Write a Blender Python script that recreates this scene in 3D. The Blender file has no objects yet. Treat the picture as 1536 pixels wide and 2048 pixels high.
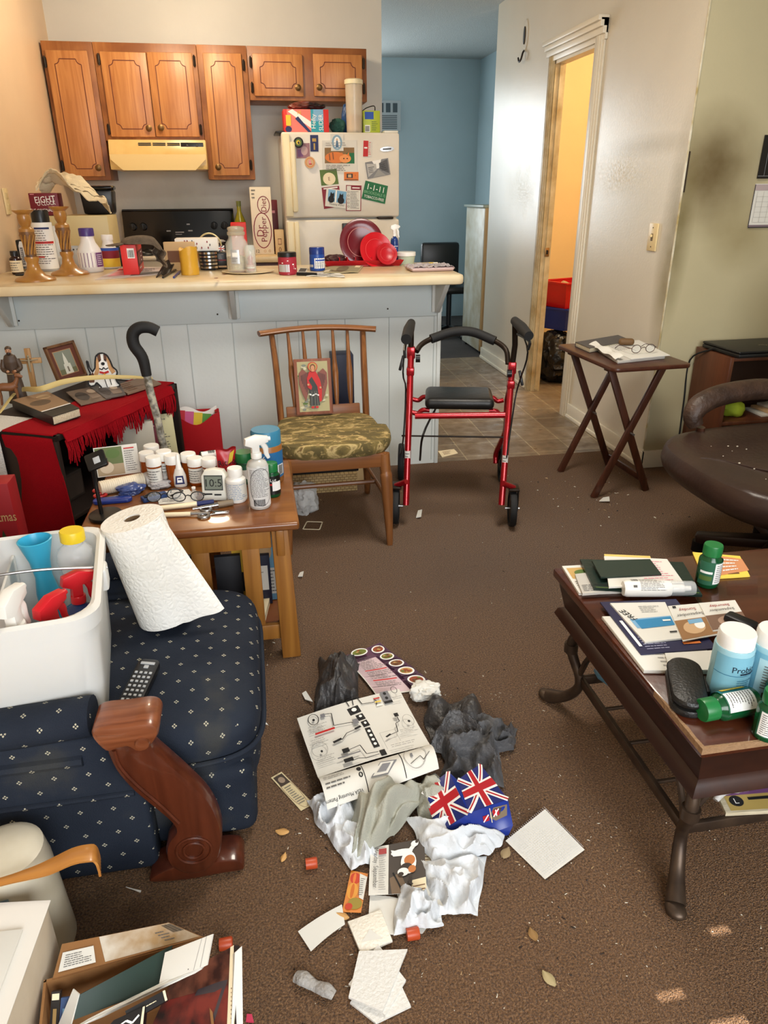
import bpy,bmesh,math,random
from mathutils import Vector,Matrix,noise
PI=math.pi
SC=bpy.context.scene
COL=SC.collection
# ------------------------------------------------------------------ camera
F_PX,PITCH,YAW,ROLL,EYE=1432.9,0.4192,0.1739,-0.0065,1.2859
def cam_axes():
    cp,sp,cy,sy=math.cos(PITCH),math.sin(PITCH),math.cos(YAW),math.sin(YAW)
    fw=Vector((sy*cp,cy*cp,-sp));rt=Vector((cy,-sy,0));up=rt.cross(fw)
    r=rt*math.cos(ROLL)+up*math.sin(ROLL);u=-rt*math.sin(ROLL)+up*math.cos(ROLL)
    return fw,r,u
FW,RT,UP=cam_axes()
cd=bpy.data.cameras.new('camera');cam=bpy.data.objects.new('camera',cd);COL.objects.link(cam)
cd.sensor_fit='HORIZONTAL';cd.sensor_width=36;cd.lens=F_PX*36/1536;cd.clip_start=.05
cam.matrix_world=Matrix(((RT.x,UP.x,-FW.x,0),(RT.y,UP.y,-FW.y,0),(RT.z,UP.z,-FW.z,EYE),(0,0,0,1)))
SC.camera=cam
# ------------------------------------------------------------------ colour, exposure, sky and lights
vs=SC.view_settings
SC.display_settings.display_device='sRGB'
vs.view_transform='Standard';vs.look='None';vs.gamma=1;vs.use_curve_mapping=False
vs.exposure=0.0
SC.cycles.use_denoising=True
SC.cycles.max_bounces=8;SC.cycles.diffuse_bounces=5;SC.cycles.glossy_bounces=4
SC.cycles.transmission_bounces=8;SC.cycles.transparent_max_bounces=12
SC.cycles.sample_clamp_indirect=4;SC.cycles.caustics_reflective=False;SC.cycles.caustics_refractive=False
w=bpy.data.worlds.new('daylight');SC.world=w;w.use_nodes=True
w.node_tree.nodes['Background'].inputs[0].default_value=(.8,.9,1,1)
w.node_tree.nodes['Background'].inputs[1].default_value=.6
def area(name,loc,aim,sx,sy,power,col):
    l=bpy.data.lights.new(name,'AREA');l.shape='RECTANGLE';l.size=sx;l.size_y=sy;l.energy=power;l.color=col
    o=bpy.data.objects.new(name,l);COL.objects.link(o);o.location=loc
    o.rotation_euler=(Vector(aim)-Vector(loc)).to_track_quat('-Z','Z').to_euler();return o
def point(name,loc,rad,power,col):
    l=bpy.data.lights.new(name,'POINT');l.shadow_soft_size=rad;l.energy=power;l.color=col
    o=bpy.data.objects.new(name,l);COL.objects.link(o);o.location=loc;return o
area('living_window_light',(.7,-1.5,1.5),(.4,3,.9),2.2,1.4,112,(.94,.97,1))
area('hall_window_light',(.6,8.05,1.5),(1.2,5,1.3),1.2,1.25,58,(.86,.95,1))
point('kitchen_bulb_light',(-.25,4.55,2.4),.12,44,(1,.8,.56))
point('bathroom_bulb_light',(2.7,4.4,2.25),.08,54,(1,.79,.52))
area('living_fill_light',(.8,2.1,2.46),(.8,2.1,0),.6,.6,40,(1,.91,.78))  # unseen fill added overhead to brighten the far carpet, bar front and bookcase
sl=bpy.data.lights.new('sun','SUN');sl.energy=14;sl.angle=.002;sl.color=(1,.95,.86);so=bpy.data.objects.new('sun',sl);COL.objects.link(so)
so.rotation_euler=(Vector((.735,.72,0))-Vector((.965,-1.64,1.687))).to_track_quat('-Z','Z').to_euler()
# ------------------------------------------------------------------ pixel rays onto known planes
def ray(u,v):return FW+RT*((u-768)/F_PX)-UP*((v-1024)/F_PX)
O=Vector((0,0,EYE))
def pz(u,v,z=0.):d=ray(u,v);return O+d*((z-EYE)/d.z)
def py(u,v,y):d=ray(u,v);return O+d*(y/d.y)
def px(u,v,x):d=ray(u,v);return O+d*(x/d.x)
# ------------------------------------------------------------------ materials
def lin(c):c=c/255;return c/12.92 if c<=.04045 else ((c+.055)/1.055)**2.4
def C(t):return (lin(t[0]),lin(t[1]),lin(t[2]),1)
MC={}
def mat(name,col,rough=.5,metal=0,bump=None,var=None,trans=0,alpha=1,emit=0,spec=.5,sheen=0,coat=0,wave=None,ior=1.45,sub=0):
    """one procedural material; bump=(scale, strength); var=(scale, colour2, contrast); wave=(scale, colour2, axis, distortion)"""
    if name in MC:return MC[name]
    m=bpy.data.materials.new(name);m.use_nodes=True;nt=m.node_tree;b=nt.nodes['Principled BSDF'];L=nt.links.new
    b.inputs['Base Color'].default_value=C(col);b.inputs['Roughness'].default_value=rough;b.inputs['Metallic'].default_value=metal
    b.inputs['Specular IOR Level'].default_value=spec;b.inputs['IOR'].default_value=ior
    b.inputs['Transmission Weight'].default_value=trans;b.inputs['Alpha'].default_value=alpha
    b.inputs['Coat Weight'].default_value=coat;b.inputs['Sheen Weight'].default_value=sheen
    if sub:b.inputs['Subsurface Weight'].default_value=sub;b.inputs['Subsurface Radius'].default_value=(.01,.008,.006)
    if emit:b.inputs['Emission Color'].default_value=C(col);b.inputs['Emission Strength'].default_value=emit
    tc=nt.nodes.new('ShaderNodeTexCoord')
    colout=None
    if wave:
        s,c2,ax,dist=wave
        mp=nt.nodes.new('ShaderNodeMapping');L(tc.outputs['Object'],mp.inputs[0])
        st=[s,s,s];st['XYZ'.index(ax)]=s*.06;mp.inputs['Scale'].default_value=st
        n1=nt.nodes.new('ShaderNodeTexNoise');n1.inputs['Scale'].default_value=1;n1.inputs['Detail'].default_value=6;n1.inputs['Distortion'].default_value=dist
        L(mp.outputs[0],n1.inputs['Vector'])
        cr=nt.nodes.new('ShaderNodeValToRGB');cr.color_ramp.elements[0].position=.33;cr.color_ramp.elements[1].position=.68
        cr.color_ramp.elements[0].color=C(c2);cr.color_ramp.elements[1].color=C(col);L(n1.outputs['Fac'],cr.inputs[0]);colout=cr.outputs[0]
    if var:
        s,c2,con=var
        n2=nt.nodes.new('ShaderNodeTexNoise');n2.inputs['Scale'].default_value=s;n2.inputs['Detail'].default_value=5;L(tc.outputs['Object'],n2.inputs['Vector'])
        r2=nt.nodes.new('ShaderNodeValToRGB');r2.color_ramp.elements[0].position=.5-con;r2.color_ramp.elements[1].position=.5+con;L(n2.outputs['Fac'],r2.inputs[0])
        mx=nt.nodes.new('ShaderNodeMix');mx.data_type='RGBA';L(r2.outputs[0],mx.inputs[0])
        if colout:L(colout,mx.inputs[6])
        else:mx.inputs[6].default_value=C(col)
        mx.inputs[7].default_value=C(c2);colout=mx.outputs[2]
    if colout:L(colout,b.inputs['Base Color'])
    if bump:
        n3=nt.nodes.new('ShaderNodeTexNoise');n3.inputs['Scale'].default_value=bump[0];n3.inputs['Detail'].default_value=4;L(tc.outputs['Object'],n3.inputs['Vector'])
        bp=nt.nodes.new('ShaderNodeBump');bp.inputs['Strength'].default_value=bump[1];bp.inputs['Distance'].default_value=.01
        L(n3.outputs['Fac'],bp.inputs['Height']);L(bp.outputs[0],b.inputs['Normal'])
    MC[name]=m;return m
class NT:
    """small helper for hand-wired materials"""
    def __init__(s,name,rough=.5):
        s.m=bpy.data.materials.new(name);s.m.use_nodes=True;s.nt=s.m.node_tree;s.b=s.nt.nodes['Principled BSDF'];s.b.inputs['Roughness'].default_value=rough;MC[name]=s.m
    def n(s,t,**k):
        x=s.nt.nodes.new('ShaderNode'+t)
        for a,v in k.items():
            if a.startswith('i_'):x.inputs[a[2:].replace('_',' ')].default_value=v
            else:setattr(x,a,v)
        return x
    def l(s,a,b):s.nt.links.new(a,b)
    def coords(s):return s.n('TexCoord').outputs['Object']
    def noise(s,v,scale,detail=5,out='Fac',dist=0):
        x=s.n('TexNoise');x.inputs['Scale'].default_value=scale;x.inputs['Detail'].default_value=detail;x.inputs['Distortion'].default_value=dist;s.l(v,x.inputs['Vector']);return x.outputs[out]
    def ramp(s,v,*stops):
        r=s.n('ValToRGB');e=r.color_ramp.elements
        while len(e)<len(stops):e.new(.5)
        for i,(p,c) in enumerate(stops):e[i].position=p;e[i].color=c if len(c)==4 else C(c)
        s.l(v,r.inputs[0]);return r.outputs[0]
    def math(s,op,a,b=0.):
        x=s.n('Math',operation=op)
        for i,q in enumerate((a,b)):
            if isinstance(q,(int,float)):x.inputs[i].default_value=q
            else:s.l(q,x.inputs[i])
        return x.outputs[0]
    def mix(s,f,a,b):
        x=s.n('Mix',data_type='RGBA')
        if isinstance(f,(int,float)):x.inputs[0].default_value=f
        else:s.l(f,x.inputs[0])
        for i,q in ((6,a),(7,b)):
            if isinstance(q,tuple):x.inputs[i].default_value=q if len(q)==4 else C(q)
            else:s.l(q,x.inputs[i])
        return x.outputs[2]
    def bump(s,h,st,dist=.01):
        x=s.n('Bump');x.inputs['Strength'].default_value=st;x.inputs['Distance'].default_value=dist;s.l(h,x.inputs['Height']);s.l(x.outputs[0],s.b.inputs['Normal'])
    def col(s,c):s.l(c,s.b.inputs['Base Color'])
    def blob(s,v,c,r,soft=.5):
        """1 inside a soft ellipsoid stain at c with radii r"""
        mp=s.n('Mapping');s.l(v,mp.inputs[0]);mp.inputs['Scale'].default_value=[1/q for q in r];mp.inputs['Location'].default_value=[-a/b for a,b in zip(c,r)]
        ln=s.n('VectorMath',operation='LENGTH');s.l(mp.outputs[0],ln.inputs[0])
        mr=s.n('MapRange');s.l(ln.outputs['Value'],mr.inputs[0]);mr.inputs[1].default_value=1;mr.inputs[2].default_value=1-soft;return mr.outputs[0]
# ------------------------------------------------------------------ mesh builder
def frame(o,x,y):
    """matrix with origin o, x axis along x, z axis = x cross y"""
    x=Vector(x).normalized();z=x.cross(Vector(y)).normalized();y=z.cross(x)
    o=Vector(o);return Matrix(((x.x,y.x,z.x,o.x),(x.y,y.y,z.y,o.y),(x.z,y.z,z.z,o.z),(0,0,0,1)))
def TR(x=0,y=0,z=0,rz=0,rx=0,ry=0,s=1):
    return Matrix.Translation((x,y,z)) @ Matrix.Rotation(rz,4,'Z') @ Matrix.Rotation(ry,4,'Y') @ Matrix.Rotation(rx,4,'X') @ Matrix.Scale(s,4)
def smooth_path(pts,k=6,closed=False):
    P=[Vector(p) for p in pts];n=len(P);out=[]
    for i in range(n if closed else n-1):
        p0=P[(i-1) % n] if closed or i>0 else P[0]*2-P[1]
        p1=P[i];p2=P[(i+1) % n];p3=P[(i+2) % n] if closed or i+2<n else P[-1]*2-P[-2]
        for j in range(k):
            t=j/k;out.append(.5*((2*p1)+(p2-p0)*t+(2*p0-5*p1+4*p2-p3)*t*t+(3*p1-p0-3*p2+p3)*t**3))
    if not closed:out.append(P[-1])
    return out
class MB:
    def __init__(s,T=None):s.v=[];s.f=[];s.fm=[];s.mats=[];s.T=T or Matrix()
    def mi(s,m):
        if m not in s.mats:s.mats.append(m)
        return s.mats.index(m)
    def raw(s,vs,fs,m,T=None):
        M=s.T @ T if T is not None else s.T;b=len(s.v);k=s.mi(m)
        s.v+=[M @ Vector(q) for q in vs];s.f+=[[b+i for i in f] for f in fs];s.fm+=[k]*len(fs);return s
    def frombm(s,bm,m,T=None):
        bm.verts.index_update();s.raw([q.co.copy() for q in bm.verts],[[q.index for q in f.verts] for f in bm.faces],m,T);bm.free();return s
    def box(s,c,d,m,r=0,T=None,seg=2,taper=None):
        bm=bmesh.new();bmesh.ops.create_cube(bm,size=1)
        for q in bm.verts:
            k=1
            if taper is not None and q.co.z>0:k=taper
            q.co=Vector((q.co.x*d[0]*k,q.co.y*d[1]*k,q.co.z*d[2]))+Vector(c)
        if r>0:bmesh.ops.bevel(bm,geom=bm.edges[:],offset=min(r,min(d)*.49),segments=seg,profile=.5,affect='EDGES')
        return s.frombm(bm,m,T)
    def bar(s,p0,p1,wd,th,m,side=(1,0,0),r=0.003,w1=None):
        """a straight board from p0 to p1, wd wide along side and th thick"""
        p0=Vector(p0);p1=Vector(p1);z=(p1-p0);L=z.length;z.normalize();x=Vector(side);x=(x-z*x.dot(z)).normalized();y=z.cross(x)
        M=Matrix(((x.x,y.x,z.x,p0.x),(x.y,y.y,z.y,p0.y),(x.z,y.z,z.z,p0.z),(0,0,0,1)))
        bm=bmesh.new();bmesh.ops.create_cube(bm,size=1)
        for q in bm.verts:
            k=(w1/wd if w1 else 1) if q.co.z>0 else 1
            q.co=Vector((q.co.x*wd*k,q.co.y*th,(q.co.z+.5)*L))
        if r:bmesh.ops.bevel(bm,geom=bm.edges[:],offset=min(r,wd*.45,th*.45),segments=2,profile=.5,affect='EDGES')
        return s.frombm(bm,m,M)
    def tube(s,pts,r,m,n=10,closed=False,sm=0,T=None,flat=None):
        P=smooth_path(pts,sm,closed) if sm else [Vector(p) for p in pts];N=len(P)
        if isinstance(r,(list,tuple)):
            R=[r[min(len(r)-1,int(i/(max(1,N-1))*(len(r)-1)))] +(r[min(len(r)-1,int(i/(max(1,N-1))*(len(r)-1))+1)]-r[min(len(r)-1,int(i/(max(1,N-1))*(len(r)-1)))])*((i/(max(1,N-1))*(len(r)-1)) % 1) for i in range(N)]
        else:R=[r]*N
        vs=[];fs=[];nrm=None
        for i in range(N):
            a=P[(i-1) % N] if closed or i else P[0];b=P[(i+1) % N] if closed or i<N-1 else P[-1]
            t=(b-a).normalized()
            if nrm is None:nrm=t.cross(Vector((0,0,1)) if abs(t.z)<.9 else Vector((1,0,0))).normalized()
            nrm=(nrm-t*nrm.dot(t)).normalized();bn=t.cross(nrm)
            for j in range(n):
                a_=2*PI*j/n;vs.append(P[i]+(nrm*math.cos(a_)+bn*math.sin(a_)*(flat or 1))*R[i])
        for i in range(N if closed else N-1):
            for j in range(n):k=(i+1) % N;fs.append((i*n+j,i*n+(j+1) % n,k*n+(j+1) % n,k*n+j))
        if not closed:fs.append(tuple(range(n))[::-1]);fs.append(tuple((N-1)*n+j for j in range(n)))
        return s.raw(vs,fs,m,T)
    def lathe(s,prof,m,n=24,T=None,a0=0,a1=2*PI):
        full=abs(a1-a0-2*PI)<1e-6;k=n if full else n+1;vs=[];fs=[]
        for r,z in prof:
            for j in range(k):a=a0+(a1-a0)*j/n;vs.append((r*math.cos(a),r*math.sin(a),z))
        for i in range(len(prof)-1):
            for j in range(n):
                j2=(j+1) % k;q=[]
                for t in (i*k+j,i*k+j2,(i+1)*k+j2,(i+1)*k+j):q.append(t)
                if prof[i][0]<1e-6:q=[i*k,(i+1)*k+j2,(i+1)*k+j]
                elif prof[i+1][0]<1e-6:q=[i*k+j,i*k+j2,(i+1)*k]
                fs.append(q)
        return s.raw(vs,fs,m,T)
    def prism(s,poly,z0,z1,m,T=None,r=0):
        n=len(poly);bm=bmesh.new()
        a=[bm.verts.new((p[0],p[1],z0)) for p in poly];b=[bm.verts.new((p[0],p[1],z1)) for p in poly]
        bm.faces.new(a[::-1]);bm.faces.new(b)
        for i in range(n):bm.faces.new((a[i],a[(i+1) % n],b[(i+1) % n],b[i]))
        bmesh.ops.recalc_face_normals(bm,faces=bm.faces[:])
        if r:bmesh.ops.bevel(bm,geom=[e for e in bm.edges if abs(e.verts[0].co.z-e.verts[1].co.z)<1e-7],offset=r,segments=2,profile=.5,affect='EDGES')
        return s.frombm(bm,m,T)
    def grid(s,fn,nu,nv,m,th=0,T=None,wrapu=False):
        """surface fn(u, v) -> point, given real thickness th below its normal"""
        P=[[Vector(fn(i/nu,j/nv)) for j in range(nv+1)] for i in range(nu+1)]
        vs=[p for row in P for p in row];K=nv+1;fs=[]
        for i in range(nu):
            for j in range(nv):fs.append((i*K+j,(i+1)*K+j,(i+1)*K+j+1,i*K+j+1))
        if th:
            Q=[]
            for i in range(nu+1):
                for j in range(nv+1):
                    a=P[min(nu,i+1)][j]-P[max(0,i-1)][j];b=P[i][min(nv,j+1)]-P[i][max(0,j-1)];c=a.cross(b)
                    Q.append(P[i][j]-(c.normalized() if c.length>1e-12 else Vector((0,0,1)))*th)
            B=len(vs);vs+=Q
            fs+=[tuple(B+q for q in f[::-1]) for f in fs[:]]
            rim=[i*K for i in range(nu+1)]+[nu*K+j for j in range(1,nv+1)]+[i*K+nv for i in range(nu-1,-1,-1)]+[j for j in range(nv-1,0,-1)]
            for a,b in zip(rim,rim[1:]+rim[:1]):fs.append((b,a,a+B,b+B))
        return s.raw(vs,fs,m,T)
    def sphere(s,c,r,m,T=None,seg=16,fn=None):
        if not isinstance(r,(tuple,list)):r=(r,r,r)
        bm=bmesh.new();bmesh.ops.create_uvsphere(bm,u_segments=seg,v_segments=max(6,seg*2//3),radius=1)
        for q in bm.verts:
            p=q.co.copy();k=fn(p) if fn else 1;q.co=Vector((p.x*r[0]*k,p.y*r[1]*k,p.z*r[2]*k))+Vector(c)
        return s.frombm(bm,m,T)
    def lump(s,c,r,m,seed=0,amp=.35,sub=4,freq=2.2,floor=None,T=None):
        """crumpled film or cloth: an icosphere pushed in and out in sharp ridges"""
        bm=bmesh.new();bmesh.ops.create_icosphere(bm,subdivisions=sub,radius=1);o=Vector((seed*7.3,seed*3.1,seed*1.7))
        for q in bm.verts:
            p=q.co.copy();n1=noise.noise(p*freq*.6+o);n2=1-abs(noise.noise(p*freq*1.5+o))*2.2;n3=1-abs(noise.noise(p*freq*3.6+o))*2
            k=1+amp*(n1*.9+n2*.38+n3*.2-.3);q.co=Vector((p.x*r[0]*k,p.y*r[1]*k,p.z*r[2]*k))+Vector(c)
            if floor is not None and q.co.z<floor:q.co.z=floor+.0005*n3
        return s.frombm(bm,m,T)
    def build(s,name,parent=None,ang=38):
        me=bpy.data.meshes.new(name);me.from_pydata([tuple(q) for q in s.v],[],s.f)
        for m in s.mats:me.materials.append(m)
        me.polygons.foreach_set('material_index',s.fm);me.polygons.foreach_set('use_smooth',[True]*len(s.f));me.update()
        bm=bmesh.new();bm.from_mesh(me);bmesh.ops.recalc_face_normals(bm,faces=bm.faces[:]) if not getattr(s,'keep',0) else None;bm.to_mesh(me);bm.free()
        me.set_sharp_from_angle(angle=math.radians(ang))
        o=bpy.data.objects.new(name,me);COL.objects.link(o)
        if parent:o.parent=parent
        return o
def tag(o,label,cat,group=None):
    o['label']=label;o['category']=cat
    if group:o['group']=group
    return o
def thing(name,label,cat,loc=(0,0,0),rz=0,group=None,M=None):
    o=bpy.data.objects.new(name,None);COL.objects.link(o);o.empty_display_size=.05
    if M is not None:o.matrix_world=M
    else:o.location=loc;o.rotation_euler=(0,0,rz)
    return tag(o,label,cat,group)
def solo(name,mb,label,cat,M=None,group=None,ang=38):
    """a thing that is one mesh; mb is in the thing's own frame M"""
    o=mb.build(name,None,ang)
    if M is not None:o.matrix_world=M
    return tag(o,label,cat,group)
def struct(name,mb):
    o=mb.build(name);o['kind']='structure';return o
def dup(root,M,label,group=None):
    r=root.copy();COL.objects.link(r);r.matrix_world=M;r['label']=label
    if group:r['group']=group
    for ch in list(root.children):
        c=ch.copy();COL.objects.link(c);c.parent=r
        for g in list(ch.children):
            d=g.copy();COL.objects.link(d);d.parent=c
    return r
# ------------------------------------------------------------------ printed marks on surfaces
TXT={}
def text_mesh(s):
    if s not in TXT:
        cu=bpy.data.curves.new('lettering','FONT');cu.body=s;cu.size=1;cu.resolution_u=2
        o=bpy.data.objects.new('lettering',cu);me=bpy.data.meshes.new_from_object(o)
        vs=[v.co.copy() for v in me.vertices];fs=[list(p.vertices) for p in me.polygons]
        bpy.data.objects.remove(o);bpy.data.curves.remove(cu);bpy.data.meshes.remove(me);TXT[s]=(vs,fs)
    return TXT[s]
class Surf:
    """a surface S(u, v, h) with a real width W and height H in metres; u to the right, v up"""
    def __init__(s,fn,W,H,n=1):s.fn=fn;s.W=W;s.H=H;s.n=n;s.k=0
    def __call__(s,u,v,h=0):return s.fn(u,v,h)
def quad(a,b,c,d,curl=None,n=1):
    """bilinear surface: a lower left, b lower right, c upper right, d upper left; curl(u, v) lifts it along its normal"""
    a,b,c,d=map(Vector,(a,b,c,d));nn=(b-a).cross(d-a).normalized()
    def fn(u,v,h):return (a*(1-u)+b*u)*(1-v)+(d*(1-u)+c*u)*v+nn*(h+(curl(u,v) if curl else 0))
    return Surf(fn,((b-a).length+(c-d).length)/2,((d-a).length+(c-b).length)/2,n if not curl else max(n,10))
def cyl_surf(T,r,z0,z1,a0,a1):
    """a band on a cylinder about the z axis of T, seen from outside, u running to the viewer's right"""
    def fn(u,v,h):a=a0+(a1-a0)*u;q=r(v) if callable(r) else r;return T @ Vector(((q+h)*math.cos(a),(q+h)*math.sin(a),z0+(z1-z0)*v))
    rr=r(.5) if callable(r) else r
    return Surf(fn,abs(a1-a0)*rr,z1-z0,10)
HS=.00025
def marks(mb,S,items,h0=None):
    """print each item on S, each a hair above the last"""
    rnd=random.Random(5)
    for it in items:
        S.k+=1;h=(h0 or 0)+HS*S.k;t=it[0];n=S.n
        if t=='r':
            _,u0,v0,u1,v1,m=it;k=max(1,int(n*abs(u1-u0)+.99));kv=max(1,int(n*abs(v1-v0)+.99))
            mb.raw([S(u0+(u1-u0)*i/k,v0+(v1-v0)*j/kv,h) for i in range(k+1) for j in range(kv+1)],[(i*(kv+1)+j,(i+1)*(kv+1)+j,(i+1)*(kv+1)+j+1,i*(kv+1)+j+1) for i in range(k) for j in range(kv)],m)
        elif t=='e':
            _,u,v,ru,rv,m=it;mb.raw([S(u+ru*math.cos(a*PI/10),v+rv*math.sin(a*PI/10),h) for a in range(20)],[tuple(range(20))],m)
        elif t=='o':
            _,u,v,ru,rv,wd,m=it;q=[]
            for a in range(24):
                c,s_=math.cos(a*PI/12),math.sin(a*PI/12);q+=[S(u+ru*c,v+rv*s_,h),S(u+(ru-wd/S.W)*c,v+(rv-wd/S.H)*s_,h)]
            mb.raw(q,[(2*i,(2*i+2) % 48,(2*i+3) % 48,2*i+1) for i in range(24)],m)
        elif t=='p':
            mb.raw([S(a,b,h) for a,b in it[1]],[tuple(range(len(it[1])))],it[2])
        elif t=='l':
            _,pts,wd,m=it
            for (a,b),(c,d) in zip(pts,pts[1:]):
                dx,dy=(c-a)*S.W,(d-b)*S.H;q=math.hypot(dx,dy) or 1;ex,ey=-dy/q*wd/2/S.W,dx/q*wd/2/S.H;k=max(1,int(n*max(abs(c-a),abs(d-b))+.5));vs=[]
                for i in range(k+1):x,y=a+(c-a)*i/k,b+(d-b)*i/k;vs+=[S(x+ex,y+ey,h),S(x-ex,y-ey,h)]
                mb.raw(vs,[(2*i,2*i+1,2*i+3,2*i+2) for i in range(k)],m)
        elif t=='t':
            # ('t', string, u, v, height in metres, material, rotation, max width in metres, bold)
            _,s_,u,v,hh,m=it[:6];rot=it[6] if len(it)>6 else 0;mw=it[7] if len(it)>7 else None;vs,fs=text_mesh(s_)
            if not vs:continue
            x0=min(q.x for q in vs);x1=max(q.x for q in vs);y0=min(q.y for q in vs);y1=max(q.y for q in vs);k=hh/max(.3,y1-y0);kx=k
            if mw and (x1-x0)*k>mw:kx=mw/(x1-x0)
            cr,sr=math.cos(rot),math.sin(rot);q=[]
            for p in vs:
                x,y=(p.x-(x0+x1)/2)*kx,(p.y-(y0+y1)/2)*k;q.append(S(u+(x*cr-y*sr)/S.W,v+(x*sr+y*cr)/S.H,h))
            mb.raw(q,fs,m)
        elif t=='lines':
            # rows of print too small to read
            _,u0,v0,u1,v1,cnt,m=it;dv=(v1-v0)/cnt;sub=[]
            for i in range(cnt):
                e=u0+(u1-u0)*rnd.uniform(.6,1);x=u0
                while x<e:
                    wl_=(u1-u0)*rnd.uniform(.06,.2);sub.append(('r',x,v1-dv*(i+.66),min(e,x+wl_),v1-dv*(i+.34),m));x+=wl_+(u1-u0)*.025
            k0=S.k
            for q in sub:S.k=k0;marks(mb,S,[q],h0)
        elif t=='bars':
            _,u0,v0,u1,v1,m=it;u=u0;k0=S.k
            while u<u1:
                wd=(u1-u0)*rnd.uniform(.015,.05);S.k=k0;marks(mb,S,[('r',u,v0,min(u+wd,u1),v1,m)],h0);u+=wd+(u1-u0)*rnd.uniform(.015,.045)
# ------------------------------------------------------------------ setting: shell
XW,YB,CE=1.883,3.145,2.5
WHITE=mat('white_paint',(226,224,214),.45,bump=(60,.06))
def carpet():
    t=NT('brown_carpet',.95);v=t.coords()
    a=t.noise(v,240,5);b=t.noise(v,2.2,4);c=t.noise(v,420,2);e=t.noise(v,30,4)
    fine=t.ramp(a,(.3,(70,47,29)),(.5,(138,99,64)),(.72,(188,145,102)))
    big=t.ramp(b,(.35,(1,1,1,1)),(.7,(0,0,0,1)))
    k=t.mix(t.math('MULTIPLY',big,.5),fine,t.mix(.5,fine,(122,84,48)))
    specks=t.ramp(e,(.64,(0,0,0,1)),(.75,(1,1,1,1)));k=t.mix(t.math('MULTIPLY',specks,.28),k,(46,32,22))
    for cx_,cy_,rx_,ry_ in ((.35,1.45,.5,.6),(.7,2.2,.5,.5)):k=t.mix(t.math('MULTIPLY',t.blob(v,(cx_,cy_,0),(rx_,ry_,1),.9),.35),k,(70,46,28))
    t.col(k);t.b.inputs['Specular IOR Level'].default_value=.1;t.b.inputs['Sheen Weight'].default_value=.15
    t.bump(t.math('ADD',a,c),.95,.02);return t.m
CARPET=carpet()
def tile():
    t=NT('vinyl_tile',.35);v=t.coords();mp=t.n('Mapping');t.l(v,mp.inputs[0]);mp.inputs['Rotation'].default_value=(0,0,.02);mp.inputs['Location'].default_value=(.02,.1,0)
    br=t.n('TexBrick',offset=0.0,squash=1.0);t.l(mp.outputs[0],br.inputs['Vector']);br.inputs['Scale'].default_value=1
    br.inputs['Brick Width'].default_value=.2;br.inputs['Row Height'].default_value=.2;br.inputs['Mortar Size'].default_value=.0035;br.inputs['Mortar Smooth'].default_value=.2
    br.inputs['Color1'].default_value=C((140,120,94));br.inputs['Color2'].default_value=C((116,98,76));br.inputs['Mortar'].default_value=C((176,160,128))
    n=t.noise(v,14,6);t.col(t.mix(t.ramp(n,(.35,(0,0,0,1)),(.7,(.6,.6,.6,1))),br.outputs['Color'],(96,80,62)))
    t.l(t.ramp(n,(.3,(.25,.25,.25,1)),(.7,(.6,.6,.6,1))),t.b.inputs['Roughness']);t.bump(br.outputs['Fac'],-.3,.003);return t.m
TILE=tile()
HALLCARPET=mat('hall_carpet',(72,66,62),.95,bump=(300,.6),var=(3,(54,50,48),.2))
b=MB();b.box((1.2,.955,-.05),(5.0,4.93,.1),CARPET);fl=struct('floor',b)
b=MB();b.box((1.2,4.66,-.05),(5.0,2.48,.1),TILE);struct('floor_kitchen',b)
b=MB();b.box((1.2,7.1,-.05),(5.0,2.4,.1),HALLCARPET);struct('floor_hall',b)
CEILM=mat('popcorn_ceiling',(208,210,206),.9,bump=(140,1.0),var=(90,(188,192,190),.2))
b=MB();b.box((1.2,3.3,CE+.05),(5.0,10,.1),CEILM);struct('ceiling',b)
def wallmat(name,base,gloss,stains=(),rough=.5,scuff=None):
    t=NT(name,rough);v=t.coords();n=t.noise(v,3,5);n2=t.noise(v,60,3)
    k=t.mix(t.ramp(n,(.35,(0,0,0,1)),(.75,(.5,.5,.5,1))),base,tuple(int(q*.94) for q in base))
    for c,r,col,st in stains:
        m_=t.math('MULTIPLY',t.blob(v,c,r,.85),st);w_=t.math('MULTIPLY',m_,t.ramp(t.noise(v,7,6),(.2,(.55,.55,.55,1)),(.7,(1,1,1,1))));k=t.mix(w_,k,col)
    t.col(k);t.b.inputs['Specular IOR Level'].default_value=gloss
    if scuff:
        sc=None
        for c,r in scuff:
            q=t.blob(v,c,r,.95);sc=q if sc is None else t.math('MAXIMUM',sc,q)
        sc=t.math('MAXIMUM',t.math('SUBTRACT',t.math('MULTIPLY',sc,1.7),t.math('MULTIPLY',t.noise(v,5,7),1.5)),0.)
        f=t.math('MULTIPLY',sc,t.ramp(t.noise(v,85,9),(.4,(0,0,0,1)),(.62,(1,1,1,1))))
        t.l(t.math('ADD',t.math('MULTIPLY',f,.25),rough),t.b.inputs['Roughness'])
        t.bump(t.math('ADD',t.math('MULTIPLY',n2,.4),t.math('MULTIPLY',t.noise(v,95,9),.5)),.2,.004);k=t.mix(t.math('MULTIPLY',f,.3),k,(226,220,194));t.col(k)
    else:t.bump(n2,.12,.004)
    return t.m
WALLA=wallmat('stained_gloss_paint',(214,206,188),.85,
    [((1.88,3.17,1.05),(.3,.12,.6),(112,98,38),.9),((1.88,3.55,1.48),(.4,.55,.06),(150,134,88),.6),((1.88,3.65,1.28),(.3,.42,.22),(176,162,120),.45),((1.88,5.1,1.35),(.3,.3,.25),(178,172,140),.35)],
    .33,[((1.88,3.62,1.36),(.4,.85,.24)),((1.88,5.2,1.3),(.4,.6,.4))])
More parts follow.
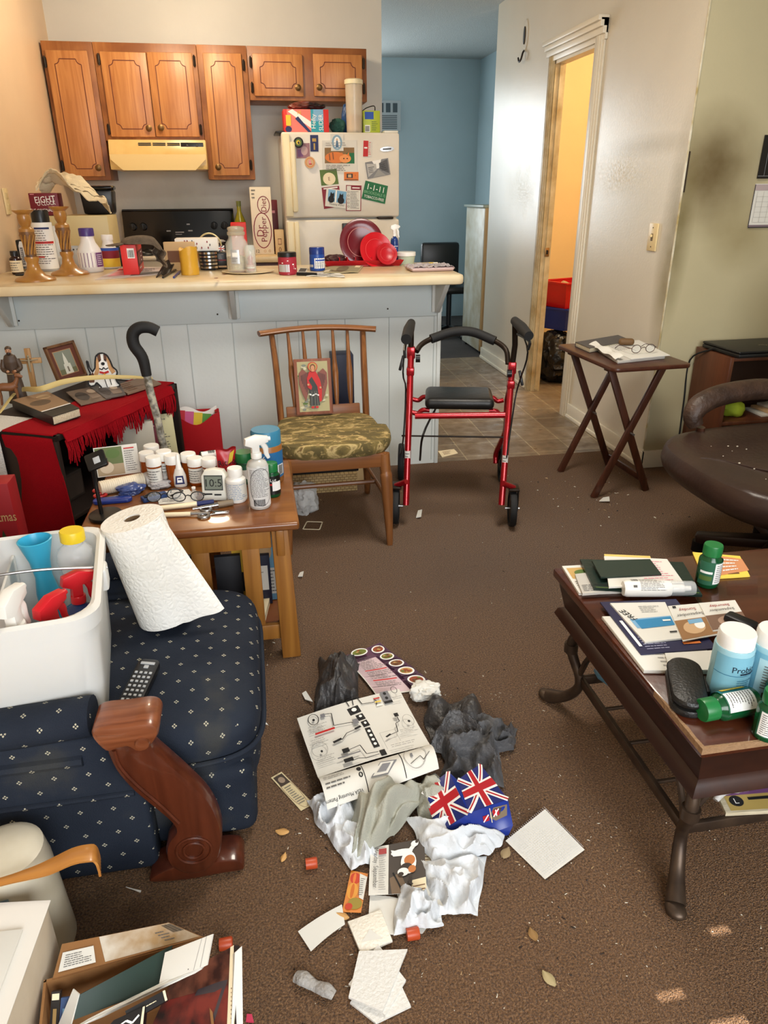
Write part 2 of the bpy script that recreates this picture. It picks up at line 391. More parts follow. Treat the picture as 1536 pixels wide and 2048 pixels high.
WALLB=wallmat('grimy_olive_paint',(188,178,144),.4,
    [((2.02,3.14,1.36),(.27,.3,.3),(94,74,28),.95),((2.02,3.14,1.38),(.14,.3,.17),(78,58,24),.6),((2.2,3.14,1.1),(.2,.3,.18),(124,106,56),.55),((1.9,3.14,1.1),(.07,.3,.45),(96,82,34),.8)],.5)
b=MB()
# wall with the doorway: pieces around the opening, one mesh
D0,D1,DZ=4.17,4.72,1.995
for y0,y1,z0,z1 in ((YB,D0,0,CE),(D1,5.87,0,CE),(D0,D1,DZ,CE)):b.box((XW+.03,(y0+y1)/2,(z0+z1)/2),(.06,y1-y0,z1-z0),WALLA)
struct('wall_right',b)
b=MB();b.box((2.742,YB+.054,CE/2),(1.717,.11,CE),WALLB);struct('wall_corner',b)
PEACH=wallmat('peach_kitchen_paint',(222,196,164),.35,[((-1.14,4.4,1.3),(.2,.6,.5),(190,150,110),.35)],.45)
b=MB();b.box((-1.2,2.08,CE/2),(.1,7.18,CE),PEACH);struct('wall_left',b)
KW=wallmat('kitchen_back_paint',(206,204,196),.35,[((-.45,5.67,1.22),(.6,.3,.3),(150,146,122),.55)],.45)
b=MB();b.box((-.075,5.73,CE/2),(2.15,.12,CE),KW);struct('wall_kitchen',b)
HALLP=wallmat('blue_hall_paint',(178,198,204),.4,[],.45)
b=MB();b.box((1.2,8.16,CE/2),(4.6,.12,CE),HALLP);struct('wall_far',b)
b=MB();b.box((2.49,7.0,CE/2),(.1,2.2,CE),HALLP);struct('wall_hall',b)
b=MB();b.box((2.72,5.925,CE/2),(1.46,.11,CE),HALLP);struct('wall_passage',b)
b=MB();b.box((-1.15,6.9,CE/2),(.1,2.4,CE),HALLP);struct('wall_alcove',b)
# bathroom behind the doorway
BATH=wallmat('warm_bath_paint',(236,208,156),.3,[],.6)
b=MB();b.box((3.3,4.55,CE/2),(.1,2.7,CE),BATH);b.box((2.62,5.86,CE/2),(1.25,.03,CE),BATH);b.box((2.62,YB+.125,CE/2),(1.25,.02,CE),BATH);struct('wall_bathroom',b)
# rear and right of the living room, out of the picture
b=MB();b.box((3.65,.85,CE/2),(.1,4.7,CE),WALLB);struct('wall_side',b)
b=MB()
for x0,x1,z0,z1 in ((-1.2,-.5,0,CE),(1.9,3.65,0,CE),(-.5,1.9,0,.75),(-.5,1.9,2.25,CE)):b.box(((x0+x1)/2,-1.65,(z0+z1)/2),(x1-x0,.1,z1-z0),WALLB)
struct('wall_rear',b)
# pony wall of the breakfast bar, with grooved panelling
PANEL=wallmat('pale_panel_paint',(214,219,216),.4,[((.5,3.4,.08),(.6,.2,.15),(176,172,158),.4)],.4)
GRV=mat('panel_groove',(184,190,188),.7)
b=MB();b.box((-.143,3.475,.455),(2.014,.12,.91),PANEL)
for x in (-.95,-.74,-.62,-.42,-.3,-.1,.1,.2,.29,.42,.63,.85):b.box((x,3.4135,.39),(.004,.004,.74),GRV)
b.box((.874,3.475,.455),(.02,.14,.91),PANEL,.004)
struct('wall_bar',b)
# trims
TRIM=mat('trim_paint',(224,216,196),.35,bump=(40,.05))
DIRTY=mat('grimy_trim_paint',(206,190,152),.4,var=(9,(150,122,70),.22),bump=(40,.1))
b=MB()
for y0,y1 in ((YB-.014,4.06),(4.8,5.87)):
    b.box((XW-.007,(y0+y1)/2,.045),(.014,y1-y0,.09),TRIM,.003);b.box((XW-.011,(y0+y1)/2,.012),(.022,y1-y0,.024),TRIM,.006)
struct('baseboard_right',b)
b=MB();b.box((2.75,YB-.007,.045),(1.76,.014,.09),TRIM,.003);struct('baseboard_corner',b)
b=MB()
def casing(b,y0,y1,m):
    for k,(w_,t_) in enumerate(((1,.012),(.7,.018),(.35,.022))):
        c=(y0+y1)/2;b.box((XW-t_/2,c+(0 if k==0 else 0),1.0),(t_,abs(y1-y0)*w_,2.06),m,.003)
casing(b,4.72,4.8,DIRTY);casing(b,4.06,4.17,TRIM)
for k,(h0,h1,t_) in enumerate(((1.995,2.085,.014),(2.02,2.085,.03),(2.05,2.09,.045),(2.075,2.1,.06))):b.box((XW-t_/2,4.425,(h0+h1)/2),(t_,.76,h1-h0),TRIM,.003)
b.box((XW+.03,D1-.006,1.0),(.064,.012,2.0),DIRTY);b.box((XW+.03,D0+.006,1.0),(.064,.012,2.0),TRIM);b.box((XW+.03,(D0+D1)/2,DZ-.008),(.064,D1-D0,.016),TRIM)
b.box((XW+.035,D1-.015,1.0),(.02,.008,1.98),DIRTY)
dj=struct('trim_doorway',b)
BRASS=mat('worn_brass',(150,120,80),.35,.9)
b=MB();b.box((XW+.034,D1-.021,.925),(.03,.004,.055),BRASS,.001);b.box((XW+.034,D1-.0235,.925),(.012,.003,.025),mat('black_gap',(14,12,10),.9));b.build('strike_plate',dj)
# worn corner bead at the arris of the two walls
b=MB();b.box((XW-.001,YB-.001,1.3),(.008,.008,2.4),mat('worn_corner',(226,222,204),.3,var=(12,(170,150,96),.2)),.002)
b.box((XW+.004,YB-.0025,1.36),(.012,.004,.16),mat('chipped_corner',(52,40,28),.8),0);struct('trim_corner',b)
# hall: casing of the far door and the door leaf
b=MB();b.box((2.43,7.25,1.05),(.02,.09,2.1),HALLP);b.box((2.43,6.75,2.1),(.02,1.1,.09),HALLP);b.box((2.43,6.3,1.05),(.02,.09,2.1),HALLP);struct('trim_hall',b)
b=MB();b.box((2.432,6.77,1.03),(.014,.88,2.04),HALLP,.003);dr=struct('door_1',b)
b=MB();
for z in (.25,1.0,1.75):b.box((2.424,7.2,z),(.014,.03,.09),mat('hinge_grey',(120,130,132),.4,.5),.003)
b.build('hinge',dr)
# blind of the rear window: a few thin gaps let the sun onto the carpet
b=MB();BLM=mat('blind_vinyl',(210,204,190),.6);zz=.75
for zs_,xa,xb in ((1.585,.955,1.0),(1.625,.89,.955),(1.668,.83,.88),(1.735,1.0,1.04),(2.25,0,0)):
    b.box((.7,-1.64,(zz+zs_)/2),(2.4,.002,zs_-zz),BLM);zz=zs_
    if xb:b.box(((xa-.5)/2,-1.64,zs_+.006),(xa+.5,.002,.012),BLM);b.box(((xb+1.9)/2,-1.64,zs_+.006),(1.9-xb,.002,.012),BLM);zz=zs_+.012
struct('window_1',b)
# ------------------------------------------------------------------ kitchen: fitted cabinets
OAK=mat('orange_oak',(192,134,78),.38,wave=(26,(164,104,56),'Z',1.6),bump=(120,.05))
OAKF=mat('oak_frame',(172,114,64),.42,wave=(30,(148,92,48),'Z',1.2),var=(4,(120,70,36),.15))
GROOVE=mat('routed_groove',(92,34,18),.6)
IRON=mat('antique_black_iron',(44,34,26),.45,.6)
KNOB=mat('antique_brass_knob',(112,84,50),.4,.8)
YC=5.367
def prect(pts,y):
    q=[py(u,v,y) for u,v in pts];return ((q[0].x+q[3].x)/2,(q[1].x+q[2].x)/2,(q[2].z+q[3].z)/2,(q[0].z+q[1].z)/2)
def cabinet(label,x0,x1,z0,z1,doors):
    t=thing('wall_cabinet',label,'cabinet',((x0+x1)/2,5.67,z0),0,'oak wall cabinets');ox,oy,oz=t.location
    b=MB();b.box(((x0+x1)/2-ox,(YC+5.67)/2-oy,(z0+z1)/2-oz),(x1-x0-.002,5.67-YC,z1-z0),OAKF,.002);b.build('body',t)
    for (px_,knob,hinge) in doors:
        a0,a1,b0,b1=prect(px_,YC-.018);b=MB();b.box(((a0+a1)/2-ox,YC-.009-oy,(b0+b1)/2-oz),(a1-a0,.018,b1-b0),OAK,.004)
        S=quad((a0-ox,YC-.0185-oy,b0-oz),(a1-ox,YC-.0185-oy,b0-oz),(a1-ox,YC-.0185-oy,b1-oz),(a0-ox,YC-.0185-oy,b1-oz))
        e,r=.045,.028;W,H=S.W,S.H;pts=[]
        for cx_,cy_,sa in ((e,e,0),(W-e,e,1),(W-e,H-e,2),(e,H-e,3)):
            for k in range(6):
                a=PI/2*(1-k/5)+sa*PI/2;pts.append(((cx_+r*math.cos(a))/W,(cy_+r*math.sin(a))/H))
        pts.append(pts[0]);marks(b,S,[('l',pts,.005,GROOVE)]);d=b.build('door',t)
        kx=a0+.035 if knob=='l' else a1-.035;kz=b0+.05
        b=MB();b.lathe([(0,-.004),(.02,-.003),(.02,0),(.008,.004),(.007,.012),(.015,.018),(.016,.023),(.008,.027),(0,.027)],KNOB,16,frame((kx-ox,YC-.019-oy,kz-oz),(1,0,0),(0,0,1)));b.build('knob',d)
        hx=a0-.012 if hinge=='l' else a1+.012
        for hz in (b0+(b1-b0)*(.2 if b1-b0<.4 else .09),b1-(b1-b0)*(.2 if b1-b0<.4 else .09)):
            b=MB();b.box((hx-ox,YC-.006-oy,hz-oz),(.016,.012,.055),IRON,.004);b.tube([(hx-ox,YC-.013-oy,hz-.032-oz),(hx-ox,YC-.013-oy,hz+.032-oz)],.004,IRON,8);b.build('hinge',d)
XA=py(80,90,YC).x;x1=py(188,200,YC).x
E_=lambda u,v:py(u,v,YC).x
ZT=2.134;ZB=1.372;ZH=py(310,282,YC).z;ZF=py(610,202,YC).z
xs=[-1.138,E_(200,200),E_(402,200),E_(500,200),.848]
cabinet('tall narrow oak wall cabinet in the left corner above the coffee box',xs[0],xs[1],ZB,ZT,[(((90,99.5),(173,101),(211.5,354),(131,352)),'r','l')])
cabinet('double-door oak wall cabinet above the cream range hood',xs[1],xs[2],ZH,ZT,[(((197,103),(291,104),(311,274),(224,274)),'r','l'),(((293,104),(382,105),(400,273),(312,274)),'l','r')])
cabinet('tall narrow oak wall cabinet right of the range hood',xs[2],xs[3],ZB,ZT,[(((405,105),(482,107),(500,351),(427,351)),'l','r')])
cabinet('short double-door oak wall cabinet above the white refrigerator',xs[3],xs[4],ZF,ZT,[(((504,107),(604,108),(608,193),(509,192)),'r','l'),(((625,108),(723,109),(726,193),(629,193)),'l','r')])
# ------------------------------------------------------------------ range hood and stove
CREAM=mat('cream_enamel',(232,200,132),.3,var=(6,(206,168,98),.25))
BLACKP=mat('black_plastic',(16,16,17),.35);BLACKG=mat('black_gloss',(9,9,10),.12)
hx0,hx1=py(216,300,5.2).x,py(412,300,5.2).x;hz1=ZH
t=thing('range_hood','cream enamel range hood under the double oak cabinet','range hood',((hx0+hx1)/2,5.67,ZH-.17));W=(hx1-hx0)/2
b=MB();b.prism([(0,.17),(-.42,.17),(-.44,.13),(-.47,.03),(-.46,0),(0,0)],-W,W,CREAM,Matrix(((0,0,1,0),(1,0,0,0),(0,1,0,0),(0,0,0,1))),.004);b.build('body',t)
b=MB();b.prism([(-W+.075,0),(W-.075,0),(W-.01,.06),(W-.005,.09),(-W+.005,.09),(-W+.01,.06)],0,.006,mat('cream_valance',(238,208,144),.28),frame((0,-.474,-.004),(1,0,0),(0,-.1,1)));b.build('valance',t)
b=MB()
for k in range(3):
    for j in range(3):b.box((-W+.22+k*.088,-.4365,.128+j*.011),(.078,.006,.005),BLACKP)
b.build('vent_slots',t)
b=MB();b.box((W-.085,-.437,.137),(.14,.006,.034),BLACKP,.002)
for k in (-.03,.03):b.box((W-.085+k,-.441,.137),(.012,.006,.012),mat('dark_grey_plastic',(62,60,58),.4),.002)
b.build('control_panel',t)
sx0,sx1=-.84,-.085
STOVEW=mat('almond_enamel',(222,212,190),.3)
t=thing('kitchen_range','electric range with black back panel below the cream hood','stove',((sx0+sx1)/2,5.3,0));W=(sx1-sx0)/2
b=MB();b.box((0,.02,.45),(2*W,.58,.9),STOVEW,.01);b.build('body',t)
b=MB();b.box((0,-.0,.912),(2*W,.58,.025),STOVEW,.008);c=b.build('cooktop',t)
for bx,by,r in ((-.2,-.16,.1),(.2,-.16,.08),(-.2,.13,.08),(.2,.13,.1)):
    b=MB();b.lathe([(r+.02,.926),(r+.02,.93),(r,.93),(r,.926)],mat('chrome',(200,200,200),.15,1),24,TR(bx,by));b.tube([((r*.2+r*.75*k/40)*math.cos(k*.47)+bx,(r*.2+r*.75*k/40)*math.sin(k*.47)+by,.934) for k in range(41)],.006,BLACKP,6);b.build('burner',c)
gz0,gz1=.985,1.192
b=MB();b.prism([(.31,.92),(.2,.92),(.21,.97),(.24,gz1-.015),(.26,gz1),(.31,gz1)],-W+.005,W+.0,BLACKG,Matrix(((0,0,1,0),(1,0,0,0),(0,1,0,0),(0,0,0,1))),.004);g=b.build('back_panel',t)
S=quad((-W+.01,.2095,.965),(W-.01,.2095,.965),(W-.01,.2405,gz1-.02),(-W+.01,.2405,gz1-.02))
GREYT=mat('grey_print',(150,150,150),.5);GLOW=mat('clock_digits',(210,225,215),.5,emit=.8)
b=MB();marks(b,S,[('r',.36,.25,.64,.8,mat('clock_panel',(24,24,26),.2)),('t','1:14',.5,.62,.022,GLOW),('r',.38,.6,.42,.64,GREYT),('r',.38,.4,.42,.44,GREYT),('r',.57,.6,.6,.64,GREYT),('r',.58,.4,.62,.44,GREYT),('r',.46,.36,.54,.39,GREYT),('r',.46,.3,.52,.32,GREYT)]);b.build('clock_display',g)
for k in (-.31,-.24,.24,.31):
    b=MB();b.lathe([(.024,0),(.022,.018),(.0,.02)],BLACKP,16,frame((k,.225,1.085),(1,0,0),(0,-.15,1)));b.box((k,.2,1.085),(.007,.012,.036),mat('knob_grip',(36,36,38),.3),.002);b.build('knob',g)
b=MB();b.box((0,-.32,.45),(2*W-.06,.03,.5),BLACKG,.008);dr=b.build('oven_door',t)
b=MB();b.tube([(-W+.08,-.36,.74),(W-.08,-.36,.74)],.012,STOVEW,10);b.build('handle',dr)
# counters along the walls
LAM=mat('beige_laminate',(226,204,160),.35,var=(10,(206,180,132),.2));BASEW=mat('dark_base_cabinet',(92,46,24),.5,wave=(20,(70,34,18),'Z',1))
def counter(label,x0,x1,y0,y1):
    t=thing('base_cabinet',label,'cabinet',((x0+x1)/2,(y0+y1)/2,0));W,D=x1-x0,y1-y0
    b=MB();b.box((0,.015,.435),(W,D-.03,.87),BASEW,.003);b.build('body',t)
    b=MB();b.box((0,-D/2+.006,.5),(W-.03,.018,.6),OAK,.004);b.build('door',t)
    b=MB();b.box((0,0,.89),(W,D,.04),LAM,.008);b.build('countertop',t)
counter('narrow base cabinet with beige top between the stove and the refrigerator',-.08,.235,5.03,5.66)
counter('corner base cabinet with beige top left of the stove',-1.14,-.845,5.03,5.66)
t=thing('side_counter','beige side counter against the peach wall behind the candlesticks','counter',(-.93,4.25,0))
b=MB();b.box((0,0,.435),(.4,1.3,.87),BASEW,.003);b.build('body',t);b=MB();b.box((.01,0,.89),(.42,1.32,.04),LAM,.008);b.build('countertop',t)
# ------------------------------------------------------------------ refrigerator
FR=mat('white_fridge_enamel',(232,230,224),.32,bump=(260,.05),var=(3,(206,196,176),.3));FRH=mat('ivory_handle',(232,220,184),.35)
fx0,fx1,fz=.252,.995,1.632;FS=py(690,437,5.0).z
t=thing('refrigerator','white top-freezer refrigerator covered with magnets and photos','refrigerator',((fx0+fx1)/2,5.33,0));W=fx1-fx0
b=MB();b.box((0,.03,fz/2),(W-.01,.56,fz-.01),FR,.01);b.build('body',t)
def fridge_door(name,z0,z1):
    b=MB();b.box((0,-.285,(z0+z1)/2),(W,.07,z1-z0),FR,.014,seg=3);d=b.build(name,t)
    b=MB();b.box((-W/2+.065,-.34,(z0+z1)/2-.01 if z0>1 else z1-.22),(.032,.03,z1-z0-.09 if z0>1 else .42),FRH,.01);b.box((-W/2+.028,-.326,(z0+z1)/2 if z0>1 else z1-.24),(.045,.016,z1-z0-.02 if z0>1 else .46),FRH,.006);b.build('handle',d,);return d
d=fridge_door('freezer_door',FS+.006,fz)
S=quad(*[py(u,v,5.0085)-Vector(t.location) for u,v in ((760,304),(788,302),(788,292),(760,294))])
b=MB();CHR=mat('chrome',(200,200,200),.15,1);marks(b,S,[('e',.5,.5,.5,.5,CHR),('r',.2,.35,.8,.65,mat('dark_grey_plastic',(62,60,58),.4))],.002);b.build('badge',d)
fridge_door('fridge_door',.06,FS-.006)
b=MB();b.box((W/2-.09,-.3,FS),(.1,.05,.012),IRON,.003);b.build('hinge',t)
b=MB();b.box((0,-.25,.03),(W-.04,.03,.05),BLACKP,.004);b.build('kick_grille',t)
# things stuck on the refrigerator door (plane y = 4.9985)
PY=5.0085
PAPERW=mat('white_paper',(218,216,208),.7);PRINT=mat('print_grey',(96,94,92),.8);INK=mat('print_black',(22,22,24),.7)
INKL=mat('print_pale',(160,158,154),.8)
def K(name,*c,r=.6):return mat(name,c,r)
RED=K('print_red',188,34,34);CRIMSON=K('print_crimson',128,26,44);GREENP=K('print_green',24,104,62);NAVY=K('print_navy',30,40,92);TEAL=K('print_teal',40,150,170)
ORANGE=K('print_orange',216,120,52);YELLOW=K('print_yellow',228,196,60);TAN=K('print_tan',206,170,128);BROWN=K('print_brown',110,70,44);SKY=K('print_sky',120,170,206);LEAF=K('print_leaf',84,110,50);BLUE=K('print_blue',40,80,170)
WHITEP=K('print_white',240,240,236);PINKP=K('print_pink',224,150,160);PURPLE=K('print_purple',116,74,120);GREYP=K('print_midgrey',126,128,132);DARKP=K('print_dark',44,42,44);CREAMP=K('print_cream',234,220,186)
def flat(name,pts,label,cat,items,paper=None,plane=None,th=.0012,group=None,curl=None,n=1):
    """a thin printed sheet whose corners (lower left, lower right, upper right, upper left) lie on a plane"""
    q=[Vector(plane(*p)) for p in pts];c=sum(q,Vector())/4;q=[p-c for p in q]
    S=quad(*q,curl=curl,n=n);nn=S.n if n==1 and not curl else max(S.n,n,10)
    b=MB();g=1 if not curl else 14
    b.grid(lambda u,v:S(u,v,th),g,g,paper or PAPERW,th);marks(b,S,items,th)
    o=solo(name,b,label,cat,group=group);o.location=c;return o
FY=lambda u,v:py(u,v,PY-.0002)
G='magnets and notes on the refrigerator'
flat('photo_print',((593,317),(620,316),(619,286),(592,287)),'faded mauve photo below the round black magnet on the refrigerator','photo',[('r',0,0,1,1,K('mauve',150,110,118)),('r',.1,.1,.5,.6,PURPLE),('e',.6,.5,.25,.3,K('pale_mauve',190,160,160))],plane=FY,group=G)
b=MB();b.lathe([(0,0),(.03,0),(.03,.004),(.024,.006),(0,.006)],BLACKP,24);S=quad((-.02,-.02,.006),(.02,-.02,.006),(.02,.02,.006),(-.02,.02,.006));marks(b,S,[('e',.5,.5,.5,.5,LEAF),('e',.45,.5,.3,.3,YELLOW),('e',.5,.45,.15,.2,DARKP)])
solo('round_magnet',b,'round black-rimmed magnet at the top left of the freezer door','magnet',frame(py(597,285,4.9988),(1,0,0),(0,0,1)),G)
flat('bookmark',((621,303),(637,303),(636,270),(620,270)),'narrow navy card near the top of the freezer door','card',[('r',0,0,1,1,NAVY),('r',.25,.6,.75,.8,K('gold_print',180,150,80)),('r',.4,.1,.6,.5,K('gold_print',180,150,80))],plane=FY,group=G)
b=MB();b.lathe([(0,0),(.034,0),(.034,.003),(0,.003)],TAN,24);S=quad((-.03,-.03,.003),(.03,-.03,.003),(.03,.03,.003),(-.03,.03,.003));marks(b,S,[('o',.5,.5,.45,.45,.004,ORANGE),('r',.35,.35,.6,.7,PINKP),('r',.4,.3,.7,.4,RED)])
solo('round_magnet',b,'round tan magnet with a red emblem left of the cat picture','magnet',frame(py(620,325,4.9988),(1,0,0),(0,0,1)),G)
flat('cat_picture',((645,346),(714,347),(713,280),(644,281)),'printed page with a sleeping ginger cat photo on the freezer door','picture',[('r',.07,.3,.93,.78,K('cat_backdrop',130,100,60)),('r',.7,.3,.93,.62,GREENP),('e',.38,.48,.3,.17,ORANGE),('e',.66,.45,.17,.13,K('ginger',232,150,84)),('p',((.53,.52),(.56,.64),(.62,.56)),ORANGE),('p',((.7,.56),(.77,.64),(.79,.5)),ORANGE),('e',.62,.45,.02,.02,INK),('e',.72,.45,.02,.02,INK),('l',((.2,.6),(.22,.4)),.005,BROWN),('l',((.3,.63),(.32,.42)),.005,BROWN),('lines',.1,.06,.92,.27,4,PRINT),('lines',.1,.82,.95,.95,2,INKL)],plane=FY,group=G)
flat('holy_card',((662,302),(687,302),(686,268),(661,268)),'small card of a robed figure in a blue oval above the cat picture','card',[('e',.5,.5,.42,.45,K('oval_blue',130,164,186)),('e',.5,.5,.26,.34,WHITEP),('p',((.36,.2),(.64,.2),(.56,.62),(.44,.62)),K('robe_blue',80,110,140)),('e',.5,.68,.07,.06,TAN)],plane=lambda u,v:py(u,v,PY-.003),group=G)
flat('bookmark',((726,313),(742,313),(743,282),(727,281)),'small red and white card near the top right of the freezer door','card',[('r',0,0,.62,1,RED),('lines',.66,.08,.98,.95,8,RED),('r',.1,.5,.5,.6,WHITEP)],plane=FY,group=G)
flat('postcard',((735,358),(781,349),(776,316),(730,325)),'tilted black and white street postcard on the freezer door','postcard',[('r',0,0,1,1,GREYP),('p',((.3,1),(.7,1),(.55,.5),(.45,.5)),WHITEP),('p',((.05,.1),(.45,.45),(.45,.8),(.05,.9)),K('pale_grey',178,178,176)),('p',((.95,.1),(.58,.45),(.58,.8),(.95,.95)),K('dark_grey',84,86,90)),('p',((.25,.02),(.8,.02),(.52,.45)),K('street_grey',150,150,148)),('lines',.1,.3,.4,.7,4,DARKP),('lines',.65,.3,.9,.75,4,DARKP)],plane=FY,group=G)
flat('coupon',((688,361),(717,361),(717,344),(688,344)),'small orange coupon below the cat picture','coupon',[('r',0,0,1,1,ORANGE),('r',.18,.3,.6,.8,DARKP),('r',.28,.38,.5,.7,TAN),('t','3',.78,.6,.008,DARKP),('r',.05,.05,.95,.15,BROWN)],plane=FY,group=G)
flat('bookmark',((648,418),(684,412),(673,338),(639,340)),'green and crimson bookmark behind the black cat card','bookmark',[('r',0,0,1,.55,CRIMSON),('r',0,.6,1,1,LEAF),('e',.5,.76,.36,.16,CREAMP),('t','E',.5,.76,.02,BROWN),('r',.1,.5,.9,.53,WHITEP)],plane=FY,group=G)
flat('cat_card',((650,412),(691,417),(694,382),(653,376)),'white card with two black cats and a greeting on the freezer door','greeting card',[('r',.1,.28,.98,.95,SKY),('r',.45,.28,.52,.95,WHITEP),('e',.27,.42,.15,.2,INK),('e',.3,.62,.1,.13,INK),('p',((.2,.68),(.23,.84),(.3,.72)),INK),('p',((.32,.72),(.38,.84),(.4,.66)),INK),('e',.74,.42,.16,.2,INK),('e',.74,.62,.1,.13,INK),('p',((.65,.68),(.67,.84),(.73,.72)),INK),('p',((.76,.72),(.82,.84),(.84,.66)),INK),('t','Thinking of you!',.55,.15,.014,INK,0,.1)],plane=lambda u,v:py(u,v,PY-.0035),group=G)
flat('appointment_card',((692,422),(722,422),(723,371),(692,370)),'white printed list card with a maroon border on the freezer door','card',[('r',0,0,1,1,CRIMSON),('r',.05,.03,.95,.97,PAPERW),('r',.32,.82,.95,.97,CRIMSON),('r',.4,.88,.88,.92,WHITEP),('lines',.28,.08,.9,.78,14,PRINT)]+[('o',.16,.74-k*.14,.07,.04,.002,PRINT) for k in range(5)],plane=FY,group=G)
flat('tobacco_card',((723,397),(770,408),(776,372),(731,361)),'tilted green tobacco-free card with a large white date','card',[('r',0,0,1,1,GREENP),('t','1-1-11',.5,.72,.033,WHITEP,0,.14),('t','BROOKDALE IS',.5,.42,.017,K('green_pale',130,180,140),0,.14),('t','TOBACCO-FREE',.5,.18,.016,WHITEP,0,.13)],plane=FY,group=G)
b=MB();b.box((0,0,0),(.05,.012,.07),BLACKP,.004);solo('black_magnet_clip',b,'black clip on the lower refrigerator door behind the plate','clip',TR(*py(692,458,4.99)))
# things on top of the refrigerator
def rbox(name,label,cat,x0,x1,z0,z1,yf,depth,m,items=(),r=.003,rz=0,group=None,part='printed_front',side=None,top=None):
    """a carton: front face at yf facing the camera, turned by rz about its front left corner"""
    M=TR(x0,yf,z0,rz);t=thing(name,label,cat,group=group,M=M);W,H=x1-x0,z1-z0
    b=MB();b.box((W/2,depth/2,H/2),(W,depth,H),m,r);b.build('body',t)
    if items:
        b=MB();marks(b,quad((0,-.0003,0),(W,-.0003,0),(W,-.0003,H),(0,-.0003,H)),list(items));b.build(part,t)
    if side:
        b=MB();marks(b,quad((W+.0003,0,0),(W+.0003,depth,0),(W+.0003,depth,H),(W+.0003,0,H)),list(side));b.build('printed_side',t)
    if top:
        b=MB();marks(b,quad((0,0,H+.0003),(W,0,H+.0003),(W,depth,H+.0003),(0,depth,H+.0003)),list(top));b.build('printed_top',t)
    return t
FT=fz+.0005
b_=py(566,218,5.09);c_=py(657,220,5.09)
REDBOX=mat('red_carton',(208,44,40),.45)
rbox('trash_bag_box','red and blue box of slider bags on top of the refrigerator','box',b_.x,c_.x,FT,b_.z,5.09,.16,REDBOX,[('r',.08,0,.6,1,K('carton_pink',226,120,110)),('p',((.1,.9),(.6,.2),(.66,.4),(.2,1)),WHITEP),('p',((.25,.6),(.55,0),(.62,0),(.32,.7)),NAVY),('r',.6,0,.88,1,TEAL),('r',.66,.5,.88,1,SKY),('t','Hefty',.67,.5,.034,WHITEP,PI/2,.1),('t','SLIDER',.82,.45,.026,WHITEP,PI/2,.09),('e',.1,.15,.07,.13,NAVY),('r',.05,.3,.16,.75,YELLOW),('t','10',.35,.86,.02,YELLOW)])
b=MB();b.lump((0,0,.022),(.115,.05,.026),mat('dark_orange_film',(120,62,50),.4,var=(14,(36,32,32),.12)),3,.3,floor=0);solo('snack_bag',b,'crumpled orange and black bag lying on the slider bag box','bag',TR(py(615,215,5.15).x,5.16,b_.z+.001))
b=MB();b.lump((0,0,.045),(.05,.05,.045),mat('green_cloth',(36,84,74),.7,bump=(80,.3)),5,.25,floor=0);solo('green_pouch',b,'dark green cloth pouch beside the tall pasta canister','pouch',TR(py(678,250,5.12).x,5.2,FT))
b=MB();b.lump((0,0,.085),(.03,.03,.09),mat('blue_bag_film',(30,74,130),.4),8,.25,floor=0);solo('blue_bag',b,'small blue bag behind the tall pasta canister','bag',TR(py(693,230,5.25).x,5.27,FT))
PLAST=mat('clear_plastic',(236,226,206),.2,alpha=.42);
c=py(709,262,5.1);t=thing('pasta_canister','tall clear pasta canister with cream lid on the refrigerator','canister',(c.x,5.1,FT));hgt=py(709,166,5.1).z-FT
b=MB();b.lathe([(0,.002),(.048,.002),(.05,.01),(.054,hgt),(.051,hgt),(.047,.012),(0,.008)],PLAST,24);b.build('body',t)
b=MB();b.lathe([(0,.0125),(.0465,.0125),(.048,hgt*.35),(.03,hgt*.37),(0,hgt*.35)],mat('dry_pasta',(214,160,104),.6,bump=(120,.8),var=(60,(180,120,70),.2)),20);b.build('contents',t)
b=MB();b.lathe([(.0,hgt+.02),(.05,hgt+.02),(.058,hgt+.014),(.058,hgt-.008),(.0552,hgt-.008),(.0552,hgt+.001),(0,hgt+.001)],FRH,24);b.build('lid',t)
a=py(726,221,5.08);c=py(760,221,5.08)
t=rbox('green_tea_box','lime green box with a blue label at the right on the refrigerator','box',a.x,c.x,FT,a.z,5.08,.1,mat('lime_carton',(170,186,52),.45),[('r',.1,.62,.62,.95,BLUE),('r',.1,.05,.4,.36,WHITEP),('bars',.12,.08,.36,.32,INK),('lines',.5,.1,.9,.55,5,LEAF)])
b=MB();b.tube([(.0,.05,a.z-FT),(.03,.03,a.z-FT+.018),(.08,.05,a.z-FT+.03),(.09,.08,a.z-FT+.002)],.003,BLACKP,6,sm=4);b.build('cord_handle',t)
b=MB();b.box((0,0,.006),(.09,.12,.012),WHITE,.003);solo('flat_dish',b,'flat white dish at the right edge of the refrigerator top','dish',TR(py(781,261,5.06).x,5.09,FT))
b=MB();b.box((0,0,.005),(.06,.3,.01),BLACKP,.003);solo('black_tray',b,'thin black tray edge at the left of the refrigerator top','tray',TR(fx0-.0,5.24,FT))
